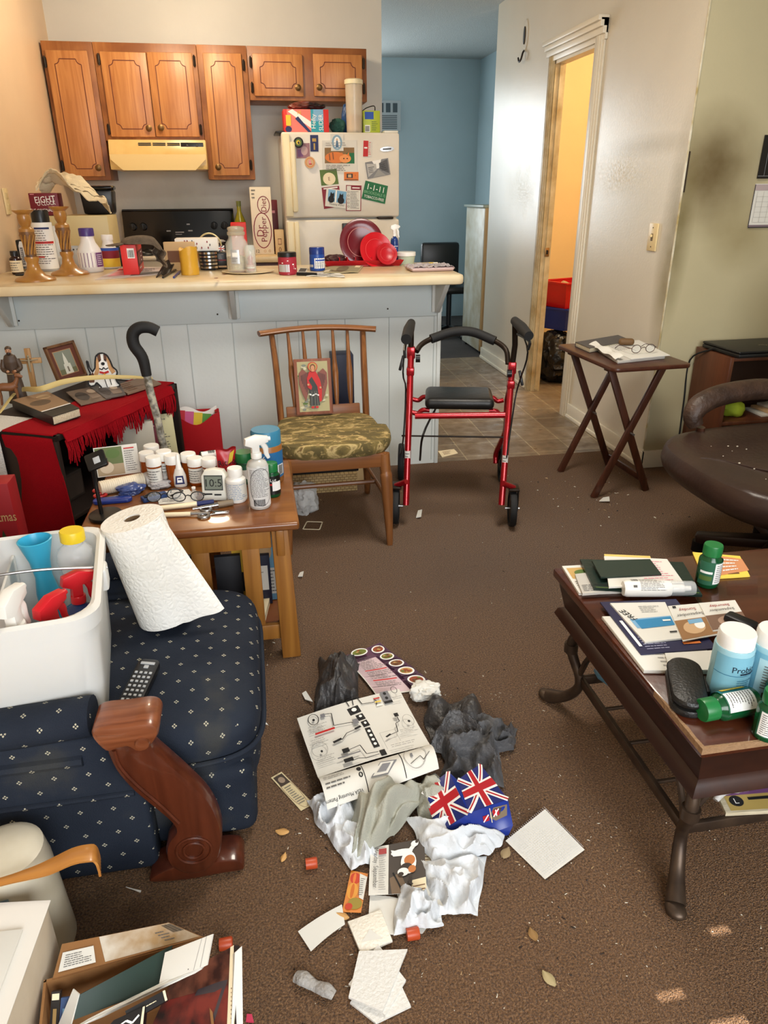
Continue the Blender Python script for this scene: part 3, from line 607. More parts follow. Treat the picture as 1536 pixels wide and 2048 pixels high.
# ------------------------------------------------------------------ counter by the refrigerator
CT=.9105
a=py(492,374,5.2);c=py(534,374,5.2);d=py(549,505,5.2);xb=py(508,505,5.2).x
MAROON=K('print_maroon',122,20,40)
rbox('soda_carton','tall cream and maroon Diet soda carton beside the refrigerator','carton',xb,d.x,CT,a.z,5.2,.12,mat('cream_carton',(226,214,190),.5),[('o',.5,.36,.44,.27,.006,MAROON),('t','Dr',.38,.36,.045,MAROON,PI/2,.08),('t','Pepper',.6,.38,.05,MAROON,PI/2,.19),('t','Diet',.62,.74,.035,MAROON,PI/2,.08),('o',.62,.74,.3,.13,.005,MAROON),('t','12',.2,.05,.02,INK),('o',.55,.05,.06,.02,.003,TAN),('o',.78,.05,.06,.02,.003,TAN),('lines',.08,.82,.3,.98,3,PRINT)])
a=py(535,400,5.4);rbox('red_snack_box','dark red box standing behind the soda carton','box',py(528,430,5.4).x,py(556,430,5.4).x,CT,a.z,5.42,.1,mat('dark_red_carton',(104,22,30),.5),[('r',.3,.75,.8,.8,PINKP)])
a=py(551,460,5.15);rbox('tan_box','small tan box between the soda carton and the refrigerator','box',d.x+.008,fx0-.012,CT,a.z,5.16,.09,mat('kraft_carton',(206,178,132),.6),[('r',.3,.4,.7,.65,BROWN),('r',.34,.43,.66,.62,TAN),('o',.5,.2,.14,.1,.004,BROWN)])
OIL=mat('oil_glass',(176,166,40),.1,trans=.5)
c=py(482,470,5.35);t=thing('oil_bottle','small bottle of yellow oil left of the soda carton','bottle',(c.x,5.4,CT));hh=py(480,402,5.4).z-CT
b=MB();b.lathe([(0,0),(.038,0),(.04,.02),(.04,hh*.6),(.014,hh*.8),(.014,hh*.9),(0,hh*.9)],OIL,20);b.build('body',t);b=MB();b.lathe([(.016,hh*.9),(.016,hh),(0,hh)],K('olive_cap',90,96,40),16);b.build('cap',t)
a=py(468,445,5.1);b=MB();b.box((.0,.04,(a.z-CT)/2),(.1,.08,a.z-CT),REDBOX,.006);t=solo('red_coffee_bag',b,'red bag on the counter behind the glass jar','bag',TR(py(478,470,5.1).x,5.1,CT))
b=MB();b.lump((0,0,.03),(.05,.04,.035),BLACKP,11,.25,floor=0);solo('black_pouch',b,'black pouch lying on the stove edge behind the glass jar','pouch',TR(-.2,5.2,.936))
b=MB();b.lump((0,0,.012),(.045,.035,.012),PAPERW,12,.4,floor=0);solo('crumpled_napkin',b,'crumpled white napkin on the black pouch by the stove','napkin',TR(-.2,5.2,.985))
# ------------------------------------------------------------------ things on the side counter by the peach wall
SY=4.2
a=py(110,432,SY);c=py(215,432,SY);e=py(215,462,SY)
BEIGE=mat('beige_plastic',(206,188,138),.45)
t=rbox('toaster_oven','beige boxy appliance with side slots under the towel','appliance',-1.11,py(216,445,SY).x,CT,a.z,SY,.3,BEIGE)
b=MB();
for k in range(9):b.box((.05+k*.012,-.0005,.14),(.004,.004,.07),mat('slot_dark',(90,78,52),.7))
b.build('vent_slots',t)
ZM=a.z+.0015
a=py(55,388,SY+.04);c=py(118,388,SY+.04)
COFR=mat('coffee_red_carton',(112,20,36),.45)
zc=py(90,386,SY+.05).z
rbox('coffee_box','dark red coffee box with white lettering on the beige appliance','box',max(-1.125,py(60,410,SY+.05).x),py(118,410,SY+.05).x,ZM,zc,SY+.05,.1,COFR,[('t','EIGHT',.55,.72,.03,WHITEP,.06,.1),('t',"O'CLOCK",.57,.55,.02,WHITEP,.06,.09),('t','THE ORIGINAL',.36,.24,.014,WHITEP,0,.11),('r',.1,.13,.4,.15,PINKP),('r',.06,.93,.2,.96,PINKP)])
b=MB()
def towel(u,v):
    x=-.1+.34*u;y=.02+.13*v+.02*math.sin(9*u);z=.085*math.exp(-((u-.32)/.3)**2)+.03*math.sin(7*u+4*v)+.022*noise.noise(Vector((u*5,v*5,1)))+.012*noise.noise(Vector((u*13,v*13,2)))-.24*max(0,u-.62)**1.25-.1*max(0,.18-u)
    if u>.6:y-=.1*(u-.6)
    return (x,y,z)
CLOTH=mat('cream_towel',(222,206,172),.9,bump=(260,.5));b.grid(towel,40,24,CLOTH,.006)
S=Surf(lambda u,v,h:Vector(towel(u,v))+Vector((0,-.001,h+.001)),.34,.15,24);marks(b,S,[('r',.05,.2,.98,.23,K('towel_stripe',120,104,78)),('r',.05,.5,.98,.52,K('towel_stripe',120,104,78))])
a=py(105,376,SY+.05);solo('kitchen_towel',b,'cream striped towel draped over the coffee box','towel',TR(a.x+.015,SY+.03,zc+.004))
a=py(192,388,SY+.1);t=thing('coffee_maker','black plastic container with lid behind the towel','container',(py(198,420,SY+.2).x,SY+.24,ZM))
b=MB();b.box((0,0,.06),(.15,.12,.12),BLACKP,.012,taper=1.12);b.build('body',t);b=MB();b.box((0,0,.13),(.175,.14,.022),BLACKG,.01);b.build('lid',t)
a=py(142,470,3.95);c=py(230,465,3.95);r=.05
ROLLW=mat('paper_towel_white',(232,228,216),.85,bump=(160,.5))
t=thing('paper_towel_roll','white paper towel roll lying on its side behind the bottles','paper towel roll',M=frame((-.97,3.95,CT+r),(0,1,0),(0,0,1)))
L_=py(232,470,3.95).x+.97
b=MB();b.lathe([(.018,0),(r,0),(r,L_),(.018,L_),(.018,0)],ROLLW,28);b.build('paper',t);b=MB();b.lathe([(.0175,.001),(.0175,L_-.001),(.016,L_-.001),(.016,.001),(.0175,.001)],mat('cardboard_core',(120,96,70),.9),16);b.build('core',t)
# outlet and switch plates
t=thing('wall_outlet','ivory outlet plate on the peach kitchen wall','outlet',M=frame((-1.1495,4.083,1.258),(0,1,0),(0,0,1)))
IVORY=mat('ivory_plate',(222,200,150),.35)
b=MB();b.box((0,0,.004),(.072,.118,.008),IVORY,.003);b.build('plate',t);b=MB()
for z in (-.025,.025):b.box((0,z,.009),(.034,.028,.004),mat('ivory_insert',(206,184,136),.4),.001)
b.build('socket',t)
t=thing('light_switch','ivory light switch plate on the stained glossy wall','light switch',M=frame((XW-.0005,3.33,1.087),(0,-1,0),(0,0,1)))
b=MB();b.box((0,0,.004),(.078,.122,.008),IVORY,.003);b.build('plate',t)
b=MB();b.box((0,.006,.012),(.009,.012,.016),IVORY,.002);b.box((0,0,.0085),(.016,.032,.002),mat('switch_slot',(110,92,60),.6));b.build('toggle',t)
b=MB()
for z in (-.042,.042):b.lathe([(0,.0095),(.003,.0095),(.003,.008)],IRON,8,TR(0,z))
b.build('screw',t)
t=thing('wall_hook','clear plaque and white hook high on the glossy wall','hook',M=frame((XW-.0005,5.27,2.215),(0,-1,0),(0,0,1)))
b=MB();b.prism([(.045*math.cos(a*PI/12),.09*math.sin(a*PI/12)) for a in range(24)],0,.006,mat('hook_plaque',(214,208,194),.2));b.prism([(.014*math.cos(a*PI/8),.05*math.sin(a*PI/8)) for a in range(16)],.006,.012,IRON);b.build('plaque',t)
b=MB();b.tube([(0,-.085,.006),(.02,-.1,.02),(.02,-.135,.03),(-.015,-.145,.03),(-.035,-.12,.03)],.006,IRON,8,sm=4);b.build('hook_arm',t)
# ------------------------------------------------------------------ hall: window unit, white cabinet, office chair glimpse
t=thing('air_conditioner','white window air conditioner on the blue far wall','air conditioner',(1.47,8.1,1.985));ACW=mat('ac_grey_white',(186,194,196),.45)
b=MB();b.box((-.12,-.06,0),(.5,.12,.27),ACW,.008);b.build('housing',t);b=MB()
for k in range(8):b.box((-.12,-.122,-.11+k*.016),(.42,.006,.006),mat('ac_slot',(70,84,90),.6))
for k in range(6):b.box((-.28+k*.07,-.122,.07),(.045,.006,.08),mat('ac_slot',(70,84,90),.6))
b.build('grille',t)
t=thing('hall_cabinet','tall narrow white cabinet with wooden side at the hall corner','cabinet',(1.89,5.985,0))
b=MB();b.box((.25,.27,.6),(.5,.52,1.14),mat('cabinet_white',(206,206,194),.4,var=(8,(176,166,136),.2)),.005);b.build('body',t)
b=MB();b.box((.06,.0,.6),(.12,.012,1.14),mat('pale_wood_edge',(170,150,112),.55,wave=(30,(140,116,80),'Z',1)),.002);b.build('side_panel',t)
b=MB();b.box((.25,.27,1.18),(.54,.56,.02),mat('cabinet_top_grey',(140,150,140),.4),.004);b.build('top',t)
for x,y in ((.03,.05),(.03,.49)):
    b=MB();b.lathe([(0,-.01),(.018,-.01),(.018,.01),(0,.01)],BLACKP,14,frame((x,y,.0185),(0,1,0),(0,0,1)));b.build('caster',t)
c=pz(905,640,0);t=thing('office_chair','black office chair at the end of the dim hall','chair',(1.86,6.9,0))
b=MB();b.box((0,0,.45),(.42,.4,.07),BLACKP,.03);b.build('seat',t);b=MB();b.box((-.05,.2,.68),(.38,.06,.34),BLACKP,.03);b.build('backrest',t);b=MB();b.tube([(0,0,.05),(0,0,.42)],.025,BLACKP);b.build('post',t)
for k in range(5):
    a=k*2*PI/5;b=MB();b.bar((0,0,.09),(.26*math.cos(a),.26*math.sin(a),.06),.04,.03,BLACKP,(0,0,1));b.sphere((.26*math.cos(a),.26*math.sin(a),.026),.026,BLACKP,seg=10);b.build('leg',t)
# ------------------------------------------------------------------ breakfast bar
def ppm(p):return F_PX/((Vector(p)-O).dot(FW))
def mm(p,n):return n/ppm(p)
BT=.9555
BARTOP=mat('worn_cream_laminate',(226,214,184),.3,var=(5,(208,178,128),.25),bump=(30,.04))
BARP=mat('bar_paint',(198,206,206),.42,bump=(50,.05))
t=thing('breakfast_bar','long cream laminate breakfast bar on a pale panelled half wall','counter',(-.1,3.4,0));ox,oy=.1,-3.4
b=MB(TR(ox,oy))
pl=[(-1.14,3.19)]+[(.9+.03*math.cos(a),3.22+.03*math.sin(a)) for a in [-PI/2+k*PI/12 for k in range(7)]]+[(.955,3.84),(-1.14,3.84)]
b.prism(pl,.912,.955,BARTOP,None,.012)
STAIN=mat('red_stain',(140,50,44),.3)
S=quad((-1.14,3.19,.9552),(.95,3.19,.9552),(.95,3.84,.9552),(-1.14,3.84,.9552))
o_=b.build('worktop',t)
b=MB(TR(ox,oy))
def spot(u,v,r1,r2,sd):
    p=pz(u,v,.9554);rr=random.Random(sd);b.raw([(p.x+r1*math.cos(k*PI/8)*rr.uniform(.5,1),p.y+r2*math.sin(k*PI/8)*rr.uniform(.5,1),.9554) for k in range(16)],[tuple(range(16))],STAIN)
spot(432,556,.012,.02,1);spot(448,549,.014,.018,2);spot(436,562,.008,.012,3)
b.build('stain',t)
b=MB(TR(ox,oy));b.box((-.143,3.404,.83),(2.0,.022,.16),BARP,.003)
for x in (-1.0,-.16,.62):b.lathe([(0,.0),(.004,.0),(.004,.002),(0,.002)],IRON,8,frame((x,3.3925,.79),(1,0,0),(0,0,1)))
b.build('apron_board',t)
BW=mat('bracket_paint',(206,208,204),.45)
for x in (-.085,.855,-1.03):
    b=MB(TR(ox,oy));b.prism([(3.393,.912),(3.2,.912),(3.22,.895),(3.37,.768),(3.393,.765)],x-.011,x+.011,BW,Matrix(((0,0,1,0),(1,0,0,0),(0,1,0,0),(0,0,0,1))),.003)
    b.box((x,3.385,.84),(.05,.012,.14),BW,.002);b.build('bracket',t)
# ------------------------------------------------------------------ bottle and jar builders
def ridged(b,r,z0,z1,m,n=40,T=None):
    """a screw cap with fine ribs"""
    vs=[];fs=[]
    pr=[(0,z0),(r,z0),(r,z1-.12*(z1-z0)),(r*.93,z1),(0,z1)]
    for i,(q,z) in enumerate(pr):
        for j in range(n):k=q*(1-.025*(j % 2) if i in (1,2) else 1);a=2*PI*j/n;vs.append((k*math.cos(a),k*math.sin(a),z))
    for i in range(len(pr)-1):
        for j in range(n):fs.append((i*n+j,i*n+(j+1) % n,(i+1)*n+(j+1) % n,(i+1)*n+j))
    b.raw(vs,fs,m,T)
def bottle(name,label,cat,p,R,H,bm_,cm_,cap=(.8,.18),lab=None,items=(),shape='pill',M=None,group=None,face=-PI/2,span=PI*.95,capname='cap',fill=None,contents=None,neck=None):
    """p base centre; R body radius; H full height with cap; cap=(cap radius / R, cap height / H); lab=(z0/H, z1/H, paper)"""
    t=thing(name,label,cat,group=group,M=M if M is not None else TR(*p));hc=H*cap[1];hb=H-hc;rc=R*cap[0];nk=neck or rc*.88
    if shape=='pill':pr=[(0,0),(R*.9,0),(R,H*.04),(R,hb*.8),(R*.97,hb*.86),(nk*1.03,hb*.95),(nk,hb*.97),(nk,hb+.001),(0,hb+.001)]
    elif shape=='straight':pr=[(0,0),(R*.94,0),(R,H*.03),(R,hb-.002),(R*.97,hb+.001),(0,hb+.001)]
    elif shape=='slope':pr=[(0,0),(R*.9,0),(R,H*.04),(R,hb*.55),(R*.93,hb*.64),(R*.62,hb*.82),(nk,hb*.93),(nk,hb+.001),(0,hb+.001)]
    b=MB();b.lathe(pr,bm_,28);body=b.build('body',t)
    if contents:
        b=MB();b.lathe([(0,.004),(R*.88,.004),(R*.92,.01),(R*.92,hb*contents[0]),(0,hb*contents[0])],contents[1],20);b.build('contents',t)
    b=MB();ridged(b,rc,hb,H,cm_);b.build(capname,t)
    if lab:
        S=cyl_surf(Matrix(),R+.0004,lab[0]*H,lab[1]*H,face-span/2,face+span/2);b=MB();marks(b,S,[('r',0,0,1,1,lab[2])]+list(items));b.build('label',t)
    return t
PW=mat('white_plastic',(234,232,226),.3);CLEARP=mat('thin_clear_plastic',(240,242,244),.1,alpha=.32)
GLASS=mat('clear_glass',(232,238,232),.05,alpha=.28)
# candlesticks
WAX=mat('amber_marbled_ceramic',(184,134,60),.3,var=(10,(140,90,40),.25),coat=.3);WAXD=mat('dark_carved_stem',(72,46,26),.45,var=(30,(130,88,44),.15))
def candlestick(label,u,v,ut,vt,rb):
    p=pz(u,v,BT);H=py(ut,vt,p.y).z-BT;R=mm(p,rb);t=thing('candlestick',label,'candlestick',p,0,'amber candlesticks on the bar')
    b=MB();b.lathe([(0,0),(R,0),(R,.006),(R*.93,.012),(R*.55,H*.08),(R*.34,H*.17),(R*.28,H*.26),(R*.36,H*.31),(R*.34,H*.345),(0,H*.345)],WAX,32);b.build('base',t)
    b=MB();b.lathe([(0,H*.345),(R*.26,H*.345),(R*.24,H*.42),(R*.3,H*.56),(R*.37,H*.66),(R*.36,H*.7),(0,H*.7)],WAXD,24)
    for k in range(10):a=k*PI/5;b.tube([(R*.25*math.cos(a),R*.25*math.sin(a),H*.38),(R*.27*math.cos(a+.4),R*.27*math.sin(a+.4),H*.5),(R*.36*math.cos(a+.9),R*.36*math.sin(a+.9),H*.66)],R*.035,WAX,6,sm=3)
    b.build('carved_stem',t)
    b=MB();b.lathe([(0,H*.7),(R*.38,H*.7),(R*.36,H*.74),(R*.22,H*.77),(R*.3,H*.82),(R*.33,H*.9),(R*.3,H*.94),(R*.5,H*.985),(R*.52,H),(R*.44,H),(R*.24,H*.95),(R*.2,H*.88),(0,H*.87)],WAX,28);b.build('candle_cup',t)
candlestick('left amber candlestick on the bar, nearest the peach wall',72,561,43,420,38)
candlestick('right amber candlestick, just left of the white purple-capped bottle',141,549,120,413,36)
SILV=mat('silver_label',(186,190,194),.3,.3)
p=pz(100,541,BT);H=py(78,420,p.y).z-BT
bottle('spray_can','tall silver aerosol can with black cap between the candlesticks','spray can',p,mm(p,19),H,SILV,BLACKP,(.86,.2),(.04,.8,WHITEP),[('lines',.08,.1,.9,.9,16,PRINT),('r',.1,.55,.9,.6,RED),('r',.1,.25,.5,.28,RED),('r',.3,.86,.8,.9,NAVY)],'straight')
p=pz(30,539,BT);a=py(8,500,p.y+.03);c=py(56,500,p.y+.03)
rbox('black_white_carton','black carton with a large white printed panel behind the left candlestick','carton',max(-1.1,py(12,520,p.y).x),py(58,520,p.y).x,BT,py(30,480,p.y).z,p.y,.09,BLACKP,[('p',((.25,.02),(1,.02),(1,.95),(.4,.95),(.25,.8)),WHITEP),('r',.33,.15,.62,.75,GREYP),('bars',.72,.2,.92,.75,INK),('lines',.36,.2,.6,.7,8,WHITEP),('bars',.3,.03,.9,.1,INK)],.006)
p=pz(6,549,BT);bottle('dark_bottle','dark bottle cut by the left picture edge on the bar','bottle',Vector((-1.045,p.y,BT)),.026,.1,mat('dark_glass',(42,20,16),.15),BLACKP,(.7,.2),(.1,.6,CREAMP),[('lines',.1,.1,.9,.9,4,PRINT)])
b=MB();b.box((0,0,.004),(.045,.018,.008),BLACKP,.003);solo('black_lighter',b,'small flat black lighter lying left of the left candlestick','lighter',TR(*pz(42,551,BT),.1))
p=pz(118,535,BT);t=thing('white_mug','white jug with ring handle behind the right candlestick','jug',p);R=mm(p,17);H=py(110,452,p.y).z-BT
b=MB();b.lathe([(0,0),(R*.95,0),(R,.01),(R,H*.6),(R*.8,H),(R*.74,H),(R*.92,H*.6),(R*.9,.012),(0,.012)],PW,24);b.build('body',t)
b=MB();b.tube([(-R*.2+R*.0+.022*math.cos(a),-R*1.02,H*.72+.03*math.sin(a)) for a in [k*PI/8 for k in range(16)]],.006,PW,8,closed=True);b.build('handle',t)
p=pz(149,538,BT);b=MB();b.lathe([(0,0),(.05,0),(.052,.01),(.05,.1),(.047,.1),(.047,.01),(0,.008)],mat('grey_bucket',(190,194,194),.35),28)
for k in range(18):b.sphere((.05*math.cos(k*PI/9),.05*math.sin(k*PI/9),.088),.004,DARKP,seg=6)
solo('grey_cup',b,'grey studded tumbler left of the white purple-capped bottle','tumbler',TR(p.x,p.y+.06,BT))
p=pz(185,543,BT);H=py(176,456,p.y).z-BT
bottle('white_bottle','white plastic bottle with purple cap on the bar','bottle',p,mm(p,23),H,PW,mat('purple_cap',(72,52,120),.35),(.62,.18),(.12,.45,PURPLE),[('r',0,0,.72,1,PW),('lines',.75,.1,.98,.9,6,WHITEP)],'slope')
p=pz(221,537,BT);H=py(208,470,p.y).z-BT
t=bottle('cleaner_bottle','white squeeze bottle with blue, red and yellow label behind the cap','bottle',Vector((p.x,p.y+.03,BT)),mm(p,19),H,PW,PW,(.6,.16),(.05,.62,YELLOW),[('r',0,.45,1,.85,CRIMSON),('r',0,.85,1,1,BLUE)],'slope')
b=MB();b.lump((0,0,.05),(.04,.03,.052),mat('dark_green_bag',(28,34,36),.3),21,.25,floor=0);solo('dark_pouch',b,'dark wrinkled pouch under the brim of the grey cap','pouch',TR(*pz(240,534,BT)+Vector((.0,.03,0))))
# newspaper, red box, cap
NEWS=mat('newsprint',(206,194,190),.8)
BZ=lambda h=0:(lambda u,v:pz(u,v,BT+h))
flat('advert_flyer',((190,560),(318,549),(340,534),(240,536)),'pale printed flyer lying under the red box on the bar','flyer',[('r',.1,.2,.4,.7,PINKP),('r',.5,.1,.95,.4,PRINT),('lines',.45,.45,.95,.9,5,PRINT),('r',.05,.72,.3,.9,RED)],NEWS,BZ(.0004))
p0=pz(249,551,BT);p1=pz(273,551,BT);Hh=py(243,490,p0.y).z-BT-.0016;Wb=(p1-p0).length;Dp=(pz(305,537,BT)-pz(276,551,BT)).length
M=frame(Vector((p0.x,p0.y,BT+.002)),(p1-p0)*1,(0,1,0));t=thing('red_carton','bright red carton with a barcode standing under the grey cap','carton',M=TR(p0.x,p0.y,BT+.0022,.06))
b=MB();b.box((Wb/2+.004,Dp/2,Hh/2),(Wb+.012,Dp,Hh),REDBOX,.002);b.build('body',t)
b=MB();marks(b,quad((-.002,-.0003,0),(Wb+.01,-.0003,0),(Wb+.01,-.0003,Hh),(-.002,-.0003,Hh)),[('r',.4,.55,.85,.88,WHITEP),('bars',.44,.58,.82,.82,INK)]);b.build('printed_front',t)
b=MB();marks(b,quad((Wb+.0103,0,0),(Wb+.0103,Dp,0),(Wb+.0103,Dp,Hh),(Wb+.0103,0,Hh)),[('r',0,.25,1,.75,K('carton_dark',92,24,30)),('lines',.6,.3,.85,.72,3,WHITEP),('e',.3,.5,.2,.2,K('carton_photo',150,90,80)),('r',.2,.15,.5,.2,WHITEP)]);b.build('printed_side',t)
CAPM=mat('grey_brown_tweed',(112,98,82),.9,bump=(200,.5),var=(30,(82,70,58),.2));pc=Vector((p0.x+.045,p0.y+.02,BT+Hh+.006))
t=thing('tweed_hat','grey brown tweed hat draped over the red carton','hat',pc)
b=MB()
def crown(u,v):
    a=u*2*PI;r=.074*math.sin(v*PI/2);z=.03*math.cos(v*PI/2)**.8-.002;x=r*math.cos(a)*1.15+.04
    return (x,r*math.sin(a)*.95+.03,z-.08*max(0,x-.06)*(1 if x>.06 else 0)-max(0,x-.09)*.9)
b.grid(crown,28,8,CAPM,.004);b.build('crown',t)
b=MB();b.grid(lambda u,v:(-.03-.085*v*math.sin(PI*(.12+.76*u))**.6,.03+(.07-.03*v)*(u-.5)*2,.006-.012*v-.02*abs(u-.5)**2),14,8,CAPM,.004);b.build('brim',t)
b=MB();b.grid(lambda u,v:(.088+.05*u+.008*math.sin(9*v),.02+.03*math.sin(5*u),-.03*u-.075*v),10,14,CAPM,.004);b.build('ear_flap',t)
# leather wallet, pens, candle, boxes
LEATH=mat('black_leather',(26,22,22),.5,bump=(160,.3))
a,c,d,e=pz(311,556,BT),pz(338,548,BT),pz(360,536,BT),pz(335,540,BT)
b=MB();S=quad(a,c,Vector((d.x,d.y,BT+.065)),Vector((e.x,e.y+.03,BT+.05)),lambda u,v:.01*math.sin(6*u));S.n=10
b.grid(lambda u,v:S(u,v,.004),12,12,LEATH,.004);solo('folded_black_wallet',b,'black leather flap leaning beside the red carton','wallet')
for i,(u0,v0,u1,v1,m_,l_) in enumerate(((326,557,358,538,BLACKP,'black pen lying left of the yellow candle'),(348,557,362,543,K('pen_blue',28,48,120,r=.3),'blue pen lying against the yellow candle'))):
    a,c=pz(u0,v0,BT),pz(u1,v1,BT);a.z=c.z=BT+.0048;dd=(c-a).normalized();t=thing('pen',l_,'pen',a);
    b=MB();b.tube([Vector(),(c-a)*.8],.0045,m_,10);b.build('barrel',t);b=MB();b.tube([(c-a)*.8,(c-a)],[.0044,.0015],IRON,8);b.build('tip',t)
p=pz(381,549,BT);R=mm(p,17.5);H=py(379,488,p.y).z-BT;t=thing('pillar_candle','melted yellow pillar candle on the bar','candle',p)
YW=mat('yellow_wax',(206,158,46),.4,sub=.3,bump=(50,.15));b=MB()
def cand(u,v):
    a=u*2*PI;top=H*(.84+.12*max(0,math.cos(a+.6))**2+.05*math.sin(3*a));r=R*(1+.05*math.sin(v*9)*.3+.03*noise.noise(Vector((math.cos(a)*2,math.sin(a)*2,v*4))));return (r*math.cos(a),r*math.sin(a),top*v)
b.grid(cand,36,14,YW);b.raw([(0,0,H*.72)]+[Vector(cand(k/36,1)) for k in range(36)],[(0,1+k,1+(k+1) % 36) for k in range(36)],YW);b.raw([(0,0,0)]+[Vector(cand(k/36,0)) for k in range(36)],[(0,1+(k+1) % 36,1+k) for k in range(36)],YW);b.build('wax',t)
b=MB();b.tube([(0,0,H*.7),(.001,0,H*.8),(.003,0,H*.86)],.0015,BLACKP,6);b.build('wick',t)
p=pz(420,541,BT);p.y+=.03;hz=py(400,503,p.y).z-BT
BAND=mat('black_tin',(30,30,34),.25)
x0,x1=py(398,520,p.y).x,py(436,520,p.y).x
t=thing('striped_glass','black tumbler with silver stripes right of the yellow candle','tumbler',((x0+x1)/2,p.y+.02,BT));r=(x1-x0)/2
b=MB();b.lathe([(0,0),(r*.95,0),(r,.006),(r,hz),(r*.93,hz),(r*.92,.008),(0,.008)],BAND,28);b.build('body',t);b=MB();S=cyl_surf(Matrix(),r+.0005,0,hz,-PI*.85,-PI*.15)
marks(b,S,[('r',0,.1+k*.19,1,.2+k*.19,mat('chrome',(200,200,200),.15,1)) for k in range(5)]);b.build('stripes',t)
z2=BT+hz+.001;x0,x1=py(352,490,p.y+.06).x,py(437,490,p.y+.06).x
t=thing('patterned_box','white box with small printed figures above the striped tumbler','box',(x0,p.y+.012,z2));W_=x1-x0;hb=py(400,477,p.y+.012).z-z2
b=MB();b.box((W_/2,.055,hb/2),(W_,.11,hb),mat('white_carton',(226,222,214),.5),.002);b.build('body',t)
b=MB();rr=random.Random(4);it=[]
for k in range(22):u,v=rr.uniform(.03,.95),rr.uniform(.12,.85);it.append(('e',u,v,.014,.09,rr.choice([DARKP,NAVY,CRIMSON,PRINT])))
marks(b,quad((0,-.0004,0),(W_,-.0004,0),(W_,-.0004,hb),(0,-.0004,hb)),it);b.build('printed_front',t)
rbox('kraft_sleeve','tan paper sleeve standing behind the yellow candle','box',py(330,520,3.66).x,py(392,520,3.66).x,BT,py(350,484,3.66).z,3.66,.03,K('kraft',198,164,118),[('r',.1,.3,.5,.7,BROWN)])
b=MB();b.tube([(-.06,0,.0),(-.055,0,.05),(-.03,0,.085),(0,0,.097),(.03,0,.09),(.055,0,.06),(.062,0,0)],.004,mat('pale_wire',(206,190,140),.35,.3),8,sm=5);
pb=Vector((py(418,490,p.y+.17).x,p.y+.17,BT));hb2=py(410,467,pb.y).z-BT;t=thing('wire_basket','small basket with a pale hoop handle behind the patterned box','basket',pb)
c_=MB();c_.lathe([(0,0),(.055,0),(.062,hb2-.09),(.058,hb2-.09),(.05,.006),(0,.006)],mat('basket_weave',(190,150,92),.7,bump=(150,.6)),24);c_.build('body',t);b.T=Matrix();b.v=[q+Vector((0,0,hb2-.097)) for q in b.v];b.build('handle',t)
# plate under the jars
p=pz(492,546,BT);pl_=Vector((p.x+.01,p.y+.03,BT));R=mm(p,52)
b=MB();b.lathe([(0,0),(R*.7,0),(R,.006),(R,.008),(R*.7,.003),(0,.003)],mat('cream_plate',(224,204,164),.25),40);solo('round_plate',b,'flat round cream plate under the glass cookie jar','plate',TR(*pl_))
q=pl_+Vector((mm(p,-18),.0,.0035));H=py(470,452,q.y).z-q.z;R=mm(q,22)
t=thing('glass_jar','clear glass jar with domed lid on the round plate','jar',q)
b=MB();b.lathe([(0,0),(R*.9,0),(R,.008),(R,H*.62),(R*.7,H*.74),(R*.7,H*.8),(R*.64,H*.8),(R*.64,H*.73),(R*.92,H*.6),(R*.92,.012),(0,.008)],GLASS,32);b.build('body',t)
b=MB();b.lathe([(0,H*.805),(R*.74,H*.805),(R*.78,H*.83),(R*.78,H*.87),(R*.66,H*.89),(R*.74,H*.93),(R*.72,H*.97),(R*.4,H),(0,H)],mat('cloudy_glass',(226,214,190),.15,trans=.5),32);b.build('lid',t)
b=MB();b.lathe([(0,.013),(R*.9,.013),(R*.9,H*.34),(0,H*.38)],mat('jar_contents',(214,196,130),.7,bump=(90,.8),var=(40,(160,120,66),.2)),24);b.build('contents',t)
S=cyl_surf(Matrix(),R+.0006,H*.2,H*.5,-PI*.7,-PI*.45);b=MB();marks(b,S,[('r',0,0,1,1,SILV),('r',.2,.5,.8,.8,WHITEP),('lines',.1,.1,.9,.45,3,PRINT)]);b.build('label',t)
q=pl_+Vector((mm(p,6),-.062,.0035));H=mm(q,52);R=mm(q,11)
t=thing('ornament_jar','slim glass tube with a red and white ornament before the jar','jar',q);b=MB();b.lathe([(0,0),(R*.9,0),(R,.006),(R,H*.9),(R*.8,H),(R*.7,H),(R*.9,H*.88),(R*.9,.008),(0,.006)],GLASS,24);b.build('body',t)
b=MB();b.lathe([(0,.008),(R*.6,.009),(R*.75,H*.25),(R*.4,H*.4),(R*.55,H*.55),(0,H*.68)],K('ornament_red',170,40,44,r=.3),16);b.lathe([(R*.62,H*.14),(R*.77,H*.2),(R*.7,H*.28)],PW,16);b.build('ornament',t)
S0=pz(440,540,BT);b=MB();b.box((0,0,.016),(.034,.002,.024),WHITEP);S=quad((-.017,-.0012,.004),(.017,-.0012,.004),(.017,-.0012,.028),(-.017,-.0012,.028));marks(b,S,[('r',0,0,1,1,NAVY),('l',((0,0),(1,1)),.005,WHITEP),('l',((0,1),(1,0)),.005,WHITEP),('r',0,.36,1,.64,WHITEP),('r',.42,0,.58,1,WHITEP),('r',0,.42,1,.58,RED),('r',.45,0,.55,1,RED)]);b.tube([(-.018,0,0),(-.018,0,.03)],.001,BROWN,6)
solo('toy_flag',b,'tiny British flag standing left of the glass jar','flag',TR(py(441,490,S0.y+.06).x,S0.y+.06,py(441,497,S0.y+.06).z-.016))
